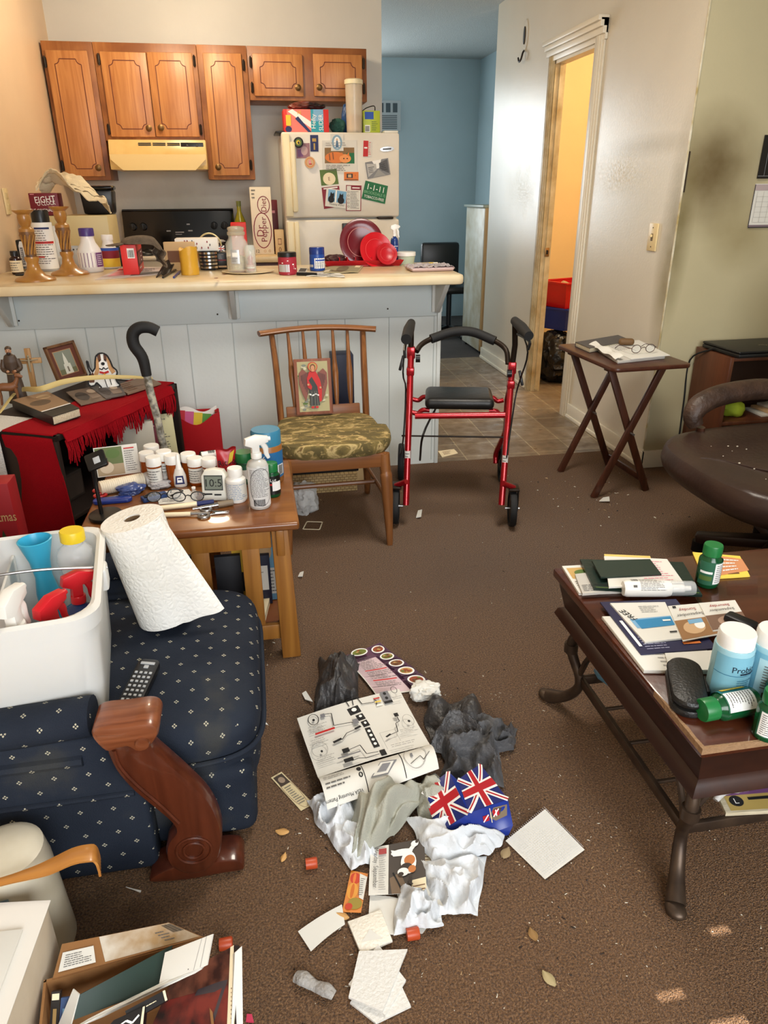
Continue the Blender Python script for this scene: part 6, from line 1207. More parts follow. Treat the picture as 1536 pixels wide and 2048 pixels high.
p=zE(492,962);bottle('dark_vitamin_bottle','green-capped bottle half hidden behind the clear spray bottle','bottle',p,mm(p,22),py(490,903,p.y).z-ET,GRB,GRC,(.85,.3),(.1,.6,K('label_green',40,96,70)),[('r',.1,.2,.6,.8,WHITEP)])
# weather clock
p=zE(430,1002);M=TR(p.x,p.y,ET,-.18);wq,hq=mm(p,50),py(428,942,p.y).z-ET
t=thing('weather_clock','white desk clock with grey display on the end table','clock',M=M)
b=MB();b.prism([(-wq/2,0),(wq/2,0),(wq/2,hq*.8),(wq*.36,hq*.97),(0,hq*1.02),(-wq*.36,hq*.97),(-wq/2,hq*.8)],-.035,0,mat('clock_white',(222,220,208),.35),frame((0,0,0),(1,0,0),(0,.14,1)),.005);b.build('case',t)
b=MB();S=quad((-wq/2,.0,0),(wq/2,0,0),(wq/2,.14*hq,hq),(-wq/2,.14*hq,hq));S.k=0
S2=Surf(lambda u,v,h:S.fn(u,v,h+.0005),wq,hq);marks(b,S2,[('r',.12,.34,.86,.82,mat('clock_bezel',(70,74,72),.3)),('r',.16,.38,.82,.78,mat('clock_lcd',(122,130,118),.25)),('t','10:5',.5,.58,hq*.24,INK),('r',.15,.2,.42,.25,INK),('r',.5,.18,.78,.23,INK)]);b.build('display',t)
# pill vials: (cap pixel, base pixel v, label)
AMB=mat('amber_vial',(176,84,24),.15,trans=.45)
vials=((303,898,940,'vial at the back of the left cluster of white-capped pill vials'),(294,912,958,'leftmost white-capped pill vial on the end table'),(308,921,972,'front white-capped vial of the left cluster'),(329,909,962,'white-capped pill vial right of the left cluster'),(345,917,968,'white-capped pill vial behind the glue bottle'),(376,914,960,'white-capped amber vial behind the labelled vial'),(389,923,968,'amber vial with white label left of the weather clock'),(417,924,968,'white-capped vial behind the weather clock'))
for i,(u,v,vb,l_) in enumerate(vials):
    p=zE(u+6,vb);H=py(u,v-8,p.y).z-ET
    bottle('pill_vial',l_,'pill bottle',p,mm(p,14),H,AMB,PW,(1.08,.28),(.12,.66,PAPERW) if i in (2,6,7,3) else None,[('lines',.05,.1,.95,.9,5,PRINT)] if i in (2,6,7,3) else (),'straight',group='pill vials on the end table',span=PI*.8)
p=zE(362,972);H=py(354,908,p.y).z-ET;t=thing('glue_bottle','small white glue bottle with pointed nozzle before the vials','glue bottle',p);R=mm(p,13)
b=MB();b.lathe([(0,0),(R*.9,0),(R,.004),(R*.95,H*.35),(R*.6,H*.55),(0,H*.55)],mat('cloudy_plastic',(222,216,206),.3),20,Matrix.Diagonal((1,.6,1,1)));b.build('body',t);b=MB();b.lathe([(R*.5,H*.55),(R*.42,H*.62),(R*.16,H*.97),(R*.1,H),(0,H)],PW,16);b.build('nozzle',t)
S=quad((-R*.7,-R*.6,H*.1),(R*.7,-R*.6,H*.1),(R*.55,-R*.56,H*.36),(-R*.55,-R*.56,H*.36));b=MB();marks(b,S,[('r',0,0,1,1,NAVY),('r',.2,.2,.8,.8,WHITEP),('r',.3,.5,.7,.65,NAVY)]);b.build('label',t)
p=zE(430,958);zt_=py(430,909,p.y+.03).z;M=Matrix(((.2,0,.98,p.x-.035),(-.98,0,.2,p.y+.02),(0,1,0,zt_),(0,0,0,1)))
t=thing('ointment_tube','white tube lying across the vials behind the weather clock','tube',M=M);b=MB();b.lathe([(0,0),(.014,.0),(.015,.05),(.012,.055),(.012,.07),(0,.07)],PW,20);b.build('body',t);b=MB();marks(b,Surf(lambda u,v,h:Vector(((.0152+h)*math.cos(.6+1.8*v),(.0152+h)*math.sin(.6+1.8*v),.01+.035*u)),.035,.027,8),[('bars',.3,.1,.9,.9,INK)]);b.build('label',t)
b=MB();hz_=zt_-ET-.0155;b.box((0,0,hz_/2),(.04,.024,hz_),mat('white_carton',(226,222,214),.5),.002);solo('pill_box',b,'small white carton holding up the lying tube','carton',TR(p.x,p.y+.027,ET))
p=zE(458,972);t=thing('candy_bag','red cherry honey cough drop bag standing behind the weather clock','bag',TR(p.x,p.y+.02,ET).translation,.1);hq=py(455,900,p.y).z-ET;wq=mm(p,40)
b=MB();CB=K('bag_red',176,24,34,r=.3);b.grid(lambda u,v:((u-.5)*wq*(1-.08*math.sin(v*PI)),-.016*math.sin(PI*u)*math.sin(PI*min(1,v*1.1)),v*hq+.004*math.sin(u*9)*v),16,16,CB);b.grid(lambda u,v:((.5-u)*wq*(1-.08*math.sin(v*PI)),.016*math.sin(PI*u)*math.sin(PI*min(1,v*1.1)),v*hq+.004*math.sin((1-u)*9)*v),16,16,CB);b.build('pouch',t)
S=quad((-wq/2,-.0175,0),(wq/2,-.0175,0),(wq/2,-.0175,hq),(-wq/2,-.0175,hq));b=MB();marks(b,S,[('t','Ricola',.5,.66,.02,INK,.15,wq*.86),('t','Cherry Honey',.46,.36,.011,WHITEP,.12,wq*.8),('p',((.52,.6),(.74,.68),(.9,.99),(.66,.9)),YELLOW)]);b.build('printed_front',t)
# card with a cat photo, cotton pads, clutter
q=[zE(196,956),zE(282,945)];tp=py(272,886,q[1].y+.02);hq=tp.z-ET;dq=q[1]-q[0]
t=thing('cat_photo_card','standing card with a siamese cat photo beside the magnifier lamp','card',M=frame(Vector((q[0].x,q[0].y,ET+.001)),dq,Vector((0,.25*hq,hq))));wq=dq.length;b=MB();b.box((wq/2,hq/2,0),(wq,hq,.0016),PAPERW);b.build('card_stock',t)
b=MB();marks(b,quad((0,0,.0009),(wq,0,.0009),(wq,hq,.0009),(0,hq,.0009)),[('r',.02,.03,.64,.97,K('garden_green',96,110,62)),('r',.02,.03,.64,.4,K('path_tan',170,150,120)),('e',.42,.75,.16,.16,LEAF),('e',.24,.3,.16,.2,K('siamese_cream',206,190,166)),('e',.2,.46,.1,.12,BROWN),('p',((.12,.5),(.13,.64),(.19,.55)),DARKP),('p',((.22,.55),(.28,.64),(.28,.5)),DARKP),('e',.17,.47,.02,.025,SKY),('e',.24,.47,.02,.025,SKY),('r',.68,.86,.92,.9,RED),('lines',.68,.1,.96,.82,10,PRINT)]);b.build('printed_front',t)
b=MB();b.grid(lambda u,v:(-.03*v,.04*v,hq*.85*(1-v)),1,4,PAPERW,.001,TR(wq*.5,hq*.0,0)) if 0 else None
a,c=zE(200,976,.022),zE(288,958,.022);Lq=(c-a).length;R=.0215
M=lying(Vector((a.x,a.y,ET+R)),Vector((c.x,c.y,ET+R)),R);t=thing('cotton_pads','roll of cream cotton pads in clear film lying before the cat card','cotton pads',M=M)
PADM=mat('cotton_pad',(226,214,192),.95)
pr=[(0,0)];nn=22
for k in range(nn):pr+=[(R*.96,Lq*k/nn),(R,Lq*(k+.4)/nn),(R*.93,Lq*(k+.95)/nn)]
b=MB();b.lathe(pr+[(0,Lq)],PADM,24);b.build('pads',t)
b=MB();b.lathe([(R*1.0,Lq*1.0),(R*1.12,Lq*1.1),(R*1.2,Lq*1.35),(R*1.15,Lq*1.6),(R*.9,Lq*1.8),(R*.3,Lq*1.86)],mat('loose_film',(232,226,218),.2,trans=.45,bump=(50,.5),ior=1.15),24,Matrix.Diagonal((1.25,.8,1,1)));b.build('bag_end',t)
b=MB();b.lump((0,0,.014),(.04,.025,.018),K('blue_pack_film',62,78,130,r=.25),71,.4,floor=0);p=zE(262,992);solo('blue_wrapper',b,'crumpled blue and clear wrapper before the cotton pads','wrapper',TR(p.x,p.y+.02,ET,.3))
b=MB();b.lump((0,0,.01),(.035,.022,.014),mat('clear_wrap',(216,212,214),.15,trans=.4,ior=1.2),72,.4,floor=0);p=zE(318,975);solo('clear_wrapper',b,'crumpled clear wrapper right of the blue wrapper','wrapper',TR(p.x,p.y,ET))
def scissors(label,p0,p1,hm,L_=.14):
    d=p1-p0;t_=thing('scissors',label,'scissors',M=frame(Vector((p0.x,p0.y,p0.z)),d,Vector((0,0,1)).cross(d)));
    for s in (-1,1):b=MB();b.tube([(L_*.2+L_*.17*math.cos(a),s*(.022+.012*math.sin(a)),.004) for a in [k*PI/7 for k in range(14)]],.004,hm,8,closed=True);b.build('handle',t_)
    for s in (-1,1):b=MB();b.raw([(L_*.36,s*.012,.002+.001*s),(L_*.55,s*.002-.006,.002+.001*s),(L_,s*.003,.002+.001*s),(L_*.55,s*.002+.006,.002+.001*s),(L_*.36,s*.012,.004+.001*s),(L_*.55,s*.002-.006,.004+.001*s),(L_,s*.003,.0035+.001*s),(L_*.55,s*.002+.006,.004+.001*s)],[(3,2,1,0),(4,5,6,7),(0,1,5,4),(1,2,6,5),(2,3,7,6),(3,0,4,7)],MC['steel_blade']);b.build('blade',t_)
scissors('steel scissors lying at the front of the end table',zE(398,1028,.001),zE(452,1026,.001),STEEL,(zE(398,1028)-zE(458,1026)).length)
scissors('red-handled scissors lying behind the magnifier base',zE(186,990,.003),zE(240,982,.003),K('scissor_red',170,36,36,r=.35),.1)
BLUEP=K('blue_plastic',26,50,128,r=.3)
b=MB();b.prism(pill(.11,.035,6),0,.012,BLUEP,None,.004);p=zE(208,1006);solo('blue_case',b,'flat blue plastic case beside the magnifier base','case',TR(p.x-.03,p.y,ET,.05))
b=MB();b.prism(pill(.075,.03,6,.2),0,.014,K('blue_calculator',34,60,110,r=.35),None,.003)
for k in range(8):b.box((.012+.013*(k % 4),-.006+.012*(k//4),.0146),(.008,.007,.002),BLACKP)
p=zE(284,1004);solo('blue_remote',b,'small blue keypad device behind the paper towel roll','remote',TR(p.x,p.y,ET,.45))
slab('white_note',((318,1008),(398,1004),(378,978),(310,984)),ET,.002,'white note sheet under the dark eyeglasses','paper',PAPERW,[('lines',.1,.1,.9,.9,6,INKL)])
g=zE(330,1004);glasses('left dark-framed eyeglasses lying on the white note',TR(g.x,g.y,ET+.0025,.25),BLACKP,.017,.11,.05,.5);g=zE(378,1006);glasses('right dark-framed eyeglasses lying before the weather clock',TR(g.x,g.y,ET+.0025,-.1),BLACKP,.016,.1,.045,.5)
p=zE(389,992);t=thing('glass_vial','tiny clear glass bottle left of the weather clock','vial',p);b=MB();b.lathe([(0,0),(.009,0),(.0095,.014),(.005,.02),(.005,.024),(0,.024)],GLASS,16);b.build('body',t);b=MB();b.lathe([(0,.024),(.006,.024),(.006,.029),(0,.029)],PW,14);b.build('stopper',t)
def stick(name,label,cat,p0,p1,parts_):
    d=p1-p0;L_=d.length;t_=thing(name,label,cat,M=frame(p0,d,Vector((0,0,1)).cross(d)))
    for nm,a0,a1,r0,r1,m_ in parts_:b=MB();b.tube([(L_*a0,0,0),(L_*a1,0,0)],[r0,r1],m_,12,flat=.9);b.build(nm,t_)
stick('cutter_knife','cream-handled knife lying along the front of the end table','knife',zE(318,1030,.0075),zE(420,1026,.0075),(('handle',0,.62,.007,.0065,CREAMP),('blade',.62,1,.005,.003,STEEL)))
stick('marker_pen','cream pen with navy grip behind the cream-handled knife','pen',zE(320,1016,.0085),zE(428,1004,.0085),(('barrel',0,.68,.0075,.008,CREAMP),('grip',.68,1,.0085,.0085,NAVY)))
stick('silver_lighter','silver and taupe tube lying before the white supplement bottle','tube',zE(385,1018,.0095),zE(466,1004,.0095),(('barrel',0,.62,.004,.007,CHR),('cap',.62,1,.0095,.0095,K('taupe_cap',128,112,92,r=.5))))
# magnifier lamp
p=zE(212,1034);tk=py(205,905,p.y+.02);t=thing('magnifier_stand','black desk magnifier stand with a square head beside the cat card','magnifier',p)
b=MB();b.prism([(.045*math.cos(k*PI/14)*1.0,.05*math.sin(k*PI/14)) for k in range(28)],0,.012,BLACKP,None,.004);b.build('base',t)
b=MB();b.tube([(-.01,.0,.01),(-.012,.005,.06),(-.014,.01,.11),(-.01,.0,tk.z-ET-.02)],[.006,.0055,.0055,.007],BLACKP,12,sm=4);b.build('stem',t)
b=MB();hz=tk.z-ET-.01;Th=TR(.004,-.015,hz,0,.9,-.35);b.box((0,0,0),(.056,.05,.012),BLACKP,.006,T=Th);hd_=b.build('head',t);b=MB();b.box((.004,-.002,.0065),(.018,.018,.001),mat('lens_grey',(180,184,186),.1),.0003,T=Th);b.build('lens',hd_)
# ------------------------------------------------------------------ low bookcase under the red scarf
DKW=mat('black_brown_wood',(34,24,20),.5);SCARF=mat('red_wool_scarf',(150,10,22),.95,bump=(420,.5),spec=.15);LACE=mat('white_lace',(206,204,198),.9,bump=(160,.6))
DN=Vector((-.665,2.37));da=math.radians(63.5);DL,DD,DZ_=.74,.40,.57
MD=TR(DN.x,DN.y,0,da);ID=MD.inverted()     # local x runs along the open front away from the camera, local y into the case
t=thing('low_bookcase','dark wooden bookcase draped with red scarf in the left corner','bookcase',M=MD)
for x in (.009,DL-.009):b=MB();b.box((x,DD/2,DZ_/2),(.018,DD,DZ_),DKW,.002);b.build('side_panel',t)
b=MB();b.box((DL/2,DD/2,DZ_-.01),(DL,DD,.02),DKW,.002);b.build('top',t)
for z in (.05,.27):b=MB();b.box((DL/2,DD/2,z),(DL-.037,DD-.01,.016),DKW,.002);b.build('shelf',t)
b=MB();b.box((DL/2,DD-.004,DZ_/2),(DL-.037,.006,DZ_-.03),DKW);b.build('back_panel',t)
t=thing('red_scarf','long red fringed scarf draped over the dark bookcase ends','scarf',M=MD)
e_=.004
def scarf(u,v):
    # u along the scarf: down the near end, across the top, down the far end; v across it
    s_=-.47+u*(.47+DL+.3);y=.012+v*.2
    if s_<0:return (-e_-.012*math.sin(v*5+s_*4)*min(1,-s_*6)-.03*max(0,-s_-.1),y+.02*math.sin(s_*5),DZ_+e_+s_)
    if s_>DL:return (DL+e_+.01*math.sin(v*6)*min(1,(s_-DL)*5),y,DZ_+e_-(s_-DL))
    return (s_,y,DZ_+e_+.0015*math.sin(s_*20))
b=MB();b.grid(scarf,60,12,SCARF,.004);b.build('cloth',t)
b=MB();b.grid(lambda u,v:(.03+u*(DL-.09),-.006-.003*math.sin(u*26)-.012*v,DZ_+e_-.03*v),40,3,SCARF,.004)
b.grid(lambda u,v:(.03+u*(DL-.09),-.006+.03*v,DZ_+e_+.0005),40,2,SCARF,.003)
rr=random.Random(3)
for k in range(100):
    x=.03+(DL-.09)*k/99;L_=.06+.022*math.sin(k*.35)+rr.uniform(0,.02);b.tube([(x,-.014,DZ_-.02),(x+rr.uniform(-.006,.006),-.02,DZ_-.02-L_*.5),(x+rr.uniform(-.01,.01),-.018,DZ_-.02-L_)],[.003,.0032,.002],SCARF,5)
o_=b.build('fringe',t);o_['kind']='stuff'
b=MB();b.grid(lambda u,v:(-.01-.012*math.sin(v*9) if u<.55 else (u-.55)*.34,.215+v*.18,DZ_+.003-(.55-u)*.55 if u<.55 else DZ_+.003),30,10,LACE,.002);solo('lace_cloth',b,'white lace cloth over the bookcase corner beside the red scarf','cloth',MD)
DT=DZ_+.0085
zD=lambda u,v,h=0:pz(u,v,DT+h)
# books and papers inside
def dl(u,v,yl):d=ID.to_3x3() @ ray(u,v);o=ID @ O;return o+d*((yl-o.y)/d.y)
for k,(x,th,h,lean,m_,l_,it) in enumerate(((.47,.03,.2,.0,K('book_white',196,190,176,r=.6),'pale book standing inside the dark bookcase',[]),(.505,.03,.22,.12,K('book_maroon',96,26,40,r=.5),'maroon book leaning inside the dark bookcase',[('lines',.1,.55,.9,.8,4,PINKP)]),(.56,.006,.2,.3,K('leaflet_cream',196,190,150,r=.6),'cream printed leaflet leaning before the maroon book',[('lines',.08,.1,.9,.92,16,PRINT)]))):
    M=MD @ TR(x,.03+.01*k,.2785,0,0,lean) @ TR(0,0,0);
    t=thing('book',l_,'book',M=MD @ TR(x,.04-.02*k,.2785+.001,-.9) );b=MB();T=Matrix.Rotation(-lean,4,'X') ;b.box((0,0,h/2),(.14,th,h),m_,.001,T=T);b.build('cover',t)
    if it:b=MB();marks(b,quad(*[T @ Vector(q) for q in ((-.07,-th/2-.0003,0),(.07,-th/2-.0003,0),(.07,-th/2-.0003,h),(-.07,-th/2-.0003,h))]),it);b.build('printed_face',t)
for k in range(5):
    b=MB();b.box((0,0,.006),(.2-.01*k,.15,.012),[PAPERW,K('paper_mint',150,186,150),NEWSG,PAPERW,K('paper_green',104,150,110)][k],.001);solo('magazine',b,['white magazine lowest on the bottom shelf of the dark bookcase','mint magazine second from the bottom on the dark shelf','grey magazine in the middle of the pile on the dark shelf','white magazine below the green one on the dark shelf','green magazine topmost on the bottom shelf of the dark bookcase'][k],'magazine',MD @ TR(.2+.01*k,.1-.006*k,.0587+.0128*k,.1*k-.2),'magazines on the dark shelf')
rbox('dark_box','dark box standing on the shelf inside the dark bookcase','box',0,.16,0,.1,0,.1,K('box_brown_black',48,40,36),[('r',.05,.1,.95,.9,K('box_brown',62,52,46))]).matrix_world=MD @ TR(.05,.1,.2787)
# things on top: book, prints, palm leaf
BRB=K('black_book_cover',30,28,28,r=.45)
slab('thick_book',((105,833),(158,816),(95,783),(24,800)),DT,.03,'thick black book with a brown picture cover at the scarf edge','book',PAGES,[('r',.0,.25,1,1,K('book_picture',140,112,84)),('e',.4,.6,.3,.12,K('book_picture_dark',96,78,60)),('e',.7,.8,.2,.1,K('book_picture_pale',176,150,116)),('r',0,.24,1,.27,WHITEP)],cover=BRB)
PT=[('e',.3,.5,.2,.3,K('photo_dark',70,62,58)),('r',.5,.2,.9,.6,K('photo_mid',140,122,108)),('e',.7,.7,.14,.14,K('photo_pale',180,160,140))]
slab('photo_print',((162,810),(222,796),(190,772),(132,784)),DT,.003,'brown toned photo lying right of the thick book','photo',K('photo_brown',116,98,84,r=.4),PT)
slab('photo_print',((212,797),(252,789),(240,768),(178,772)),DT+.0033,.003,'dark photo half covering the brown toned one','photo',K('photo_grey',84,76,72,r=.4),PT)
slab('magazine_sheet',((255,787),(322,766),(292,752),(228,770)),DT,.006,'grey brown magazine lying at the far right of the scarf','magazine',K('magazine_taupe',126,104,86,r=.5),[('lines',.1,.1,.5,.9,5,BROWN)])
b=MB();pts=[zD(0,832,.0)+Vector((0,0,.01)),zD(40,800)+Vector((0,0,.035)),py(80,778,2.72),py(130,763,2.78),py(190,755,2.84),py(255,754,2.9),py(305,756,2.98)]
b.tube(pts,[.005,.008,.01,.01,.009,.007,.004],K('palm_leaf',196,176,116,r=.6),10,sm=6,flat=.3);solo('palm_frond',b,'dried pale palm leaf strip arching across the bookcase top','palm leaf')
b=MB()
for k in range(3):b.tube([py(305,757+k,2.98),py(350,748+4*k,3.05),py(390,752+14*k,3.12),py(425,775+20*k,3.16)],.0008,K('palm_thread',176,156,106),5,sm=6)
# figures
def at_(u,v,vt):p=zD(u,v);return p,py(u,vt,p.y).z-DT
p,H=at_(38,800,690);p.x+=.0
MONK=K('monk_brown',70,54,42,r=.5);t=thing('monk_figurine','brown robed bearded friar figurine at the left corner of the bookcase','figurine',p,.15);H=max(.18,H);R=H*.15
b=MB()
def robe(u,v):
    a=u*2*PI;pr=[(1.0,0),(.96,.1),(.8,.35),(.72,.5),(.78,.62),(.86,.72),(.6,.82),(.3,.85)]
    k=v*(len(pr)-1);i=min(int(k),len(pr)-2);f=k-i;r=(pr[i][0]+(pr[i+1][0]-pr[i][0])*f)*R;z=(pr[i][1]+(pr[i+1][1]-pr[i][1])*f)*H
    r *= 1+.06*math.sin(a*7)*(1-v);return (r*math.cos(a),r*.72*math.sin(a),z)
b.grid(robe,36,28,MONK);b.raw([Vector(robe(k/36,0)) for k in range(36)],[tuple(range(36))[::-1]],MONK)
for s in (-1,1):b.tube([(s*R*.74,0,H*.75),(s*R*.95,-R*.25,H*.6),(s*R*.5,-R*.85,H*.56)],[R*.3,R*.3,R*.24],MONK,10,sm=4)
b.build('robe',t)
b=MB();SK=K('figurine_skin',176,130,98);b.sphere((0,-R*.1,H*.905),(R*.34,R*.36,H*.065),SK,seg=14);b.sphere((0,-R*.46,H*.9),(R*.07,R*.1,H*.014),SK,seg=8);b.sphere((0,0,H*.94),(R*.38,R*.4,H*.05),MONK,seg=14);b.sphere((0,-R*.3,H*.865),(R*.24,R*.2,H*.035),K('beard_dark',48,34,26),seg=10)
for s in (-1,1):b.sphere((s*R*.13,-R*.44,H*.915),R*.05,INK,seg=6);b.sphere((s*R*.4,-R*.88,H*.56),(R*.2,R*.16,R*.16),SK,seg=8)
b.build('head',t)
b=MB();b.tube([(R*.74*math.cos(a),R*.55*math.sin(a),H*.5) for a in [k*PI/8 for k in range(16)]],R*.06,K('rope_belt',150,126,88),6,closed=True);b.tube([(R*.2,-R*.55,H*.5),(R*.24,-R*.66,H*.3)],R*.05,K('rope_belt',150,126,88),6);b.build('rope_belt',t)
b=MB();b.lathe([(0,-.006),(R*1.15,-.006),(R*1.1,.002),(0,.004)],K('figurine_base',60,46,36),20);b.build('base',t)
# deer at his side
p2,H2=at_(24,806,745);t=thing('deer_figurine','small brown deer figurine standing beside the friar','figurine',p2+Vector((0,-.012,0)),.2);s=H2/.1 if H2>0 else 1;DE=K('deer_brown',120,76,46,r=.5)
b=MB();b.tube([(-.03*s,0,.055*s),(-.012*s,0,.057*s),(.012*s,0,.055*s),(.026*s,0,.062*s)],[.011*s,.0135*s,.014*s,.011*s],DE,12,sm=4);b.tube([(.022*s,0,.06*s),(.032*s,0,.078*s),(.034*s,0,.09*s)],[.009*s,.0065*s,.006*s],DE,10,sm=3);b.tube([(.03*s,0,.092*s),(.04*s,-.003*s,.09*s),(.05*s,-.004*s,.085*s)],[.0075*s,.007*s,.004*s],DE,10,sm=3)
for q in (-1,1):b.tube([(.03*s,q*.004*s,.098*s),(.024*s,q*.012*s,.106*s)],[.003*s,.0012*s],DE,8)
for x in (-.026,.022):
    for q in (-1,1):b.tube([(x*s,q*.007*s,.052*s),((x+.003)*s,q*.007*s,.027*s),(x*s,q*.007*s,0)],[.005*s,.0032*s,.003*s],DE,8)
b.tube([(-.034*s,0,.058*s),(-.041*s,0,.05*s)],[.004*s,.002*s],DE,6);b.build('body',t)
# cross
p,H=at_(68,774,697);t=thing('wooden_cross','light wooden crucifix leaning beside the framed picture','crucifix',M=TR(p.x,p.y,DT,.1,-.1));OKW=mat('light_oak_cross',(176,136,84),.5,wave=(60,(146,106,60),'Z',1))
b=MB();b.box((0,0,H/2),(H*.14,.012,H),OKW,.001);b.box((0,0,H*.68),(H*.6,.012,H*.14),OKW,.001);b.build('cross',t)
b=MB();PEW=K('pewter',150,140,116,r=.4);b.tube([(0,-.008,H*.78),(0,-.01,H*.6),(0,-.008,H*.4)],[H*.02,H*.028,H*.016],PEW,8);b.tube([(-H*.22,-.008,H*.71),(0,-.009,H*.69),(H*.22,-.008,H*.71)],H*.014,PEW,8);b.sphere((0,-.01,H*.8),H*.03,PEW,seg=8);b.build('corpus',t)
# framed picture of a white church
q0,q1=zD(118,770),zD(174,752);dq=q1-q0;ut=py(150,686,(q0.y+q1.y)/2+.04);hq=math.hypot(ut.z-DT,.045);wq=dq.length
M=frame(Vector((q0.x,q0.y,DT+.002)),dq,Vector((-.02,.05,ut.z-DT)))
t=thing('framed_picture','wooden framed picture of a white church spire on the bookcase','picture frame',M=M);FW_=mat('frame_wood',(122,84,52),.45,wave=(50,(92,60,36),'Y',1));b=MB();m1=.011
for c_,d_ in (((wq/2,m1/2,0),(wq,m1,.014)),((wq/2,hq-m1/2,0),(wq,m1,.014)),((m1/2,hq/2,0),(m1,hq,.014)),((wq-m1/2,hq/2,0),(m1,hq,.014))):b.box(c_,d_,FW_,.002)
b.build('frame',t)
b=MB();b.box((wq/2,hq/2,-.003),(wq-.01,hq-.01,.004),K('mat_board',96,52,40));S=quad((m1,m1,-.0008),(wq-m1,m1,-.0008),(wq-m1,hq-m1,-.0008),(m1,hq-m1,-.0008));marks(b,S,[('r',.14,.12,.86,.88,K('mat_line',170,130,90)),('r',.17,.14,.83,.86,K('church_sky',128,132,118)),('r',.17,.14,.83,.3,K('church_ground',104,104,76)),('p',((.36,.14),(.66,.14),(.64,.45),(.38,.45)),K('church_white',206,204,190)),('p',((.42,.45),(.58,.45),(.56,.6),(.44,.6)),K('church_white',206,204,190)),('p',((.44,.6),(.56,.6),(.5,.82)),K('church_white',206,204,190)),('r',.47,.2,.53,.36,K('church_door',120,110,96))]);b.build('picture',t)
b=MB();b.bar((wq*.5,hq*.6,-.008),(wq*.5,.005,-.06),.03,.003,BLACKP,(1,0,0),0);b.build('easel_back',t)
# hound cut-out
p,H=at_(214,778,706);t=thing('hound_cutout','flat painted sitting basset hound cut-out on the bookcase top','figure',M=frame((p.x,p.y,DT+.001),(1,.12,0),(0,.04,1)));s=H
OUT=[(-.13,.05),(-.2,0),(.02,0),(.06,.03),(.1,.02),(.34,.04),(.36,.1),(.3,.16),(.27,.3),(.34,.42),(.33,.5),(.24,.6),(.2,.78),(.14,.93),(.05,.99),(-.06,.99),(-.15,.92),(-.19,.78),(-.22,.6),(-.3,.5),(-.36,.62),(-.38,.8),(-.41,.8),(-.4,.6),(-.36,.46),(-.44,.3),(-.46,.16),(-.4,.1),(-.3,.12),(-.24,.2),(-.18,.12)]
b=MB();b.prism([(x*s,y*s) for x,y in OUT],-.012,0,WHITEP,None,.001);b.build('board',t)
b=MB();S=quad((-.5*s,0,.0004),(.5*s,0,.0004),(.5*s,s,.0004),(-.5*s,s,.0004));BRN=K('hound_brown',96,58,36);TN=K('hound_tan',196,150,100);cv=lambda P:[(x+.5,y) for x,y in P]
marks(b,S,[('p',cv([(-.44,.3),(-.3,.5),(-.26,.36),(-.3,.2),(-.42,.2)]),BRN),('p',cv([(-.15,.92),(-.19,.78),(-.22,.55),(-.28,.42),(-.2,.36),(-.12,.5),(-.1,.8)]),TN),('p',cv([(.14,.93),(.2,.78),(.24,.58),(.3,.46),(.2,.4),(.13,.55),(.11,.8)]),TN),('p',cv([(-.13,.93),(-.03,.98),(-.03,.8),(-.1,.74)]),BRN),('p',cv([(.13,.92),(.05,.98),(.04,.8),(.1,.74)]),BRN),('e',.5,.7,.05,.045,INK),('l',cv([(-.12,.58),(-.04,.54),(0,.6),(.05,.54),(.12,.58)]),.004,INK),('l',cv([(-.12,.48),(0,.44),(.12,.48)]),.008,RED),('e',.5,.41,.025,.02,YELLOW),('e',.43,.8,.02,.02,INK),('e',.57,.8,.02,.02,INK)]+[('l',cv(OUT+OUT[:1]),.006,INK)]+[('l',cv([(-.02,.3),(.02,.05)]),.003,INK),('l',cv([(.12,.3),(.14,.1)]),.003,INK)]);b.build('painted_face',t)
b=MB();b.box((0,.004,-.025),(.4*s,.008,.05),WHITEP,.001);b.build('foot',t)
# ------------------------------------------------------------------ cane and gift bag
yc=2.5;t0=py(285,716,yc);t1=py(327,890,yc);d=(t1-t0).normalized();bot=t0+d*((t0.z-.004)/-d.z);t=thing('walking_cane','grey wrapped walking cane with black crook handle behind the end table','cane',bot)
IVc=-bot;TAPE=NT('peeling_grey_tape',.6);v=TAPE.coords();n_=TAPE.noise(v,60,6);TAPE.col(TAPE.ramp(n_,(.35,(88,82,66)),(.5,(136,134,126)),(.62,(176,170,150))));TAPE.bump(n_,.6,.004)
b=MB();n=14;b.tube([t0+IVc+(bot-t0)*k/n+Vector((.0015*math.sin(k*2.1),.0015*math.cos(k*3.3),0)) for k in range(n+1)],[.0125,.0135,.0125,.0145,.0125,.014,.0115],TAPE.m,14);b.build('shaft',t)
hp=[t0+d*.06,t0,py(268,690,yc),py(266,668,yc),py(278,656,yc),py(298,655,yc),py(316,663,yc)]
b=MB();b.tube([q+IVc for q in hp],[.0165,.019,.02,.02,.0195,.019,.018],RUB,16,sm=5);b.build('handle',t)
b=MB();b.tube([(0,0,0),tuple(-d*.035)],[.018,.016],RUB,14);b.build('rubber_tip',t)
yg=3.16;g0,g1=py(352,905,yg),py(447,905,yg);t=thing('gift_bag','red gift bag with rainbow stripes beside the panelled bar wall','gift bag',M=TR(g0.x,yg,0,.08));wg=g1.x-g0.x;hg=py(440,826,yg).z
GB=K('gift_red',176,18,26,r=.45);b=MB();
for sy in (0,1):b.grid(lambda u,v:((u if sy==0 else 1-u)*wg,sy*.09*(1-.3*v)+.012*math.sin(u*PI)*(1 if sy else -1)*v,v*hg*(1-.12*math.sin(u*PI)**2*(1 if sy==0 else 0))),14,10,GB,.001)
for sx in (0,1):b.grid(lambda u,v:(sx*wg+(.02*math.sin(u*PI)*v)*(1-2*sx),(u if sx else 1-u)*.09*(1-.3*v),v*hg),8,10,GB,.001)
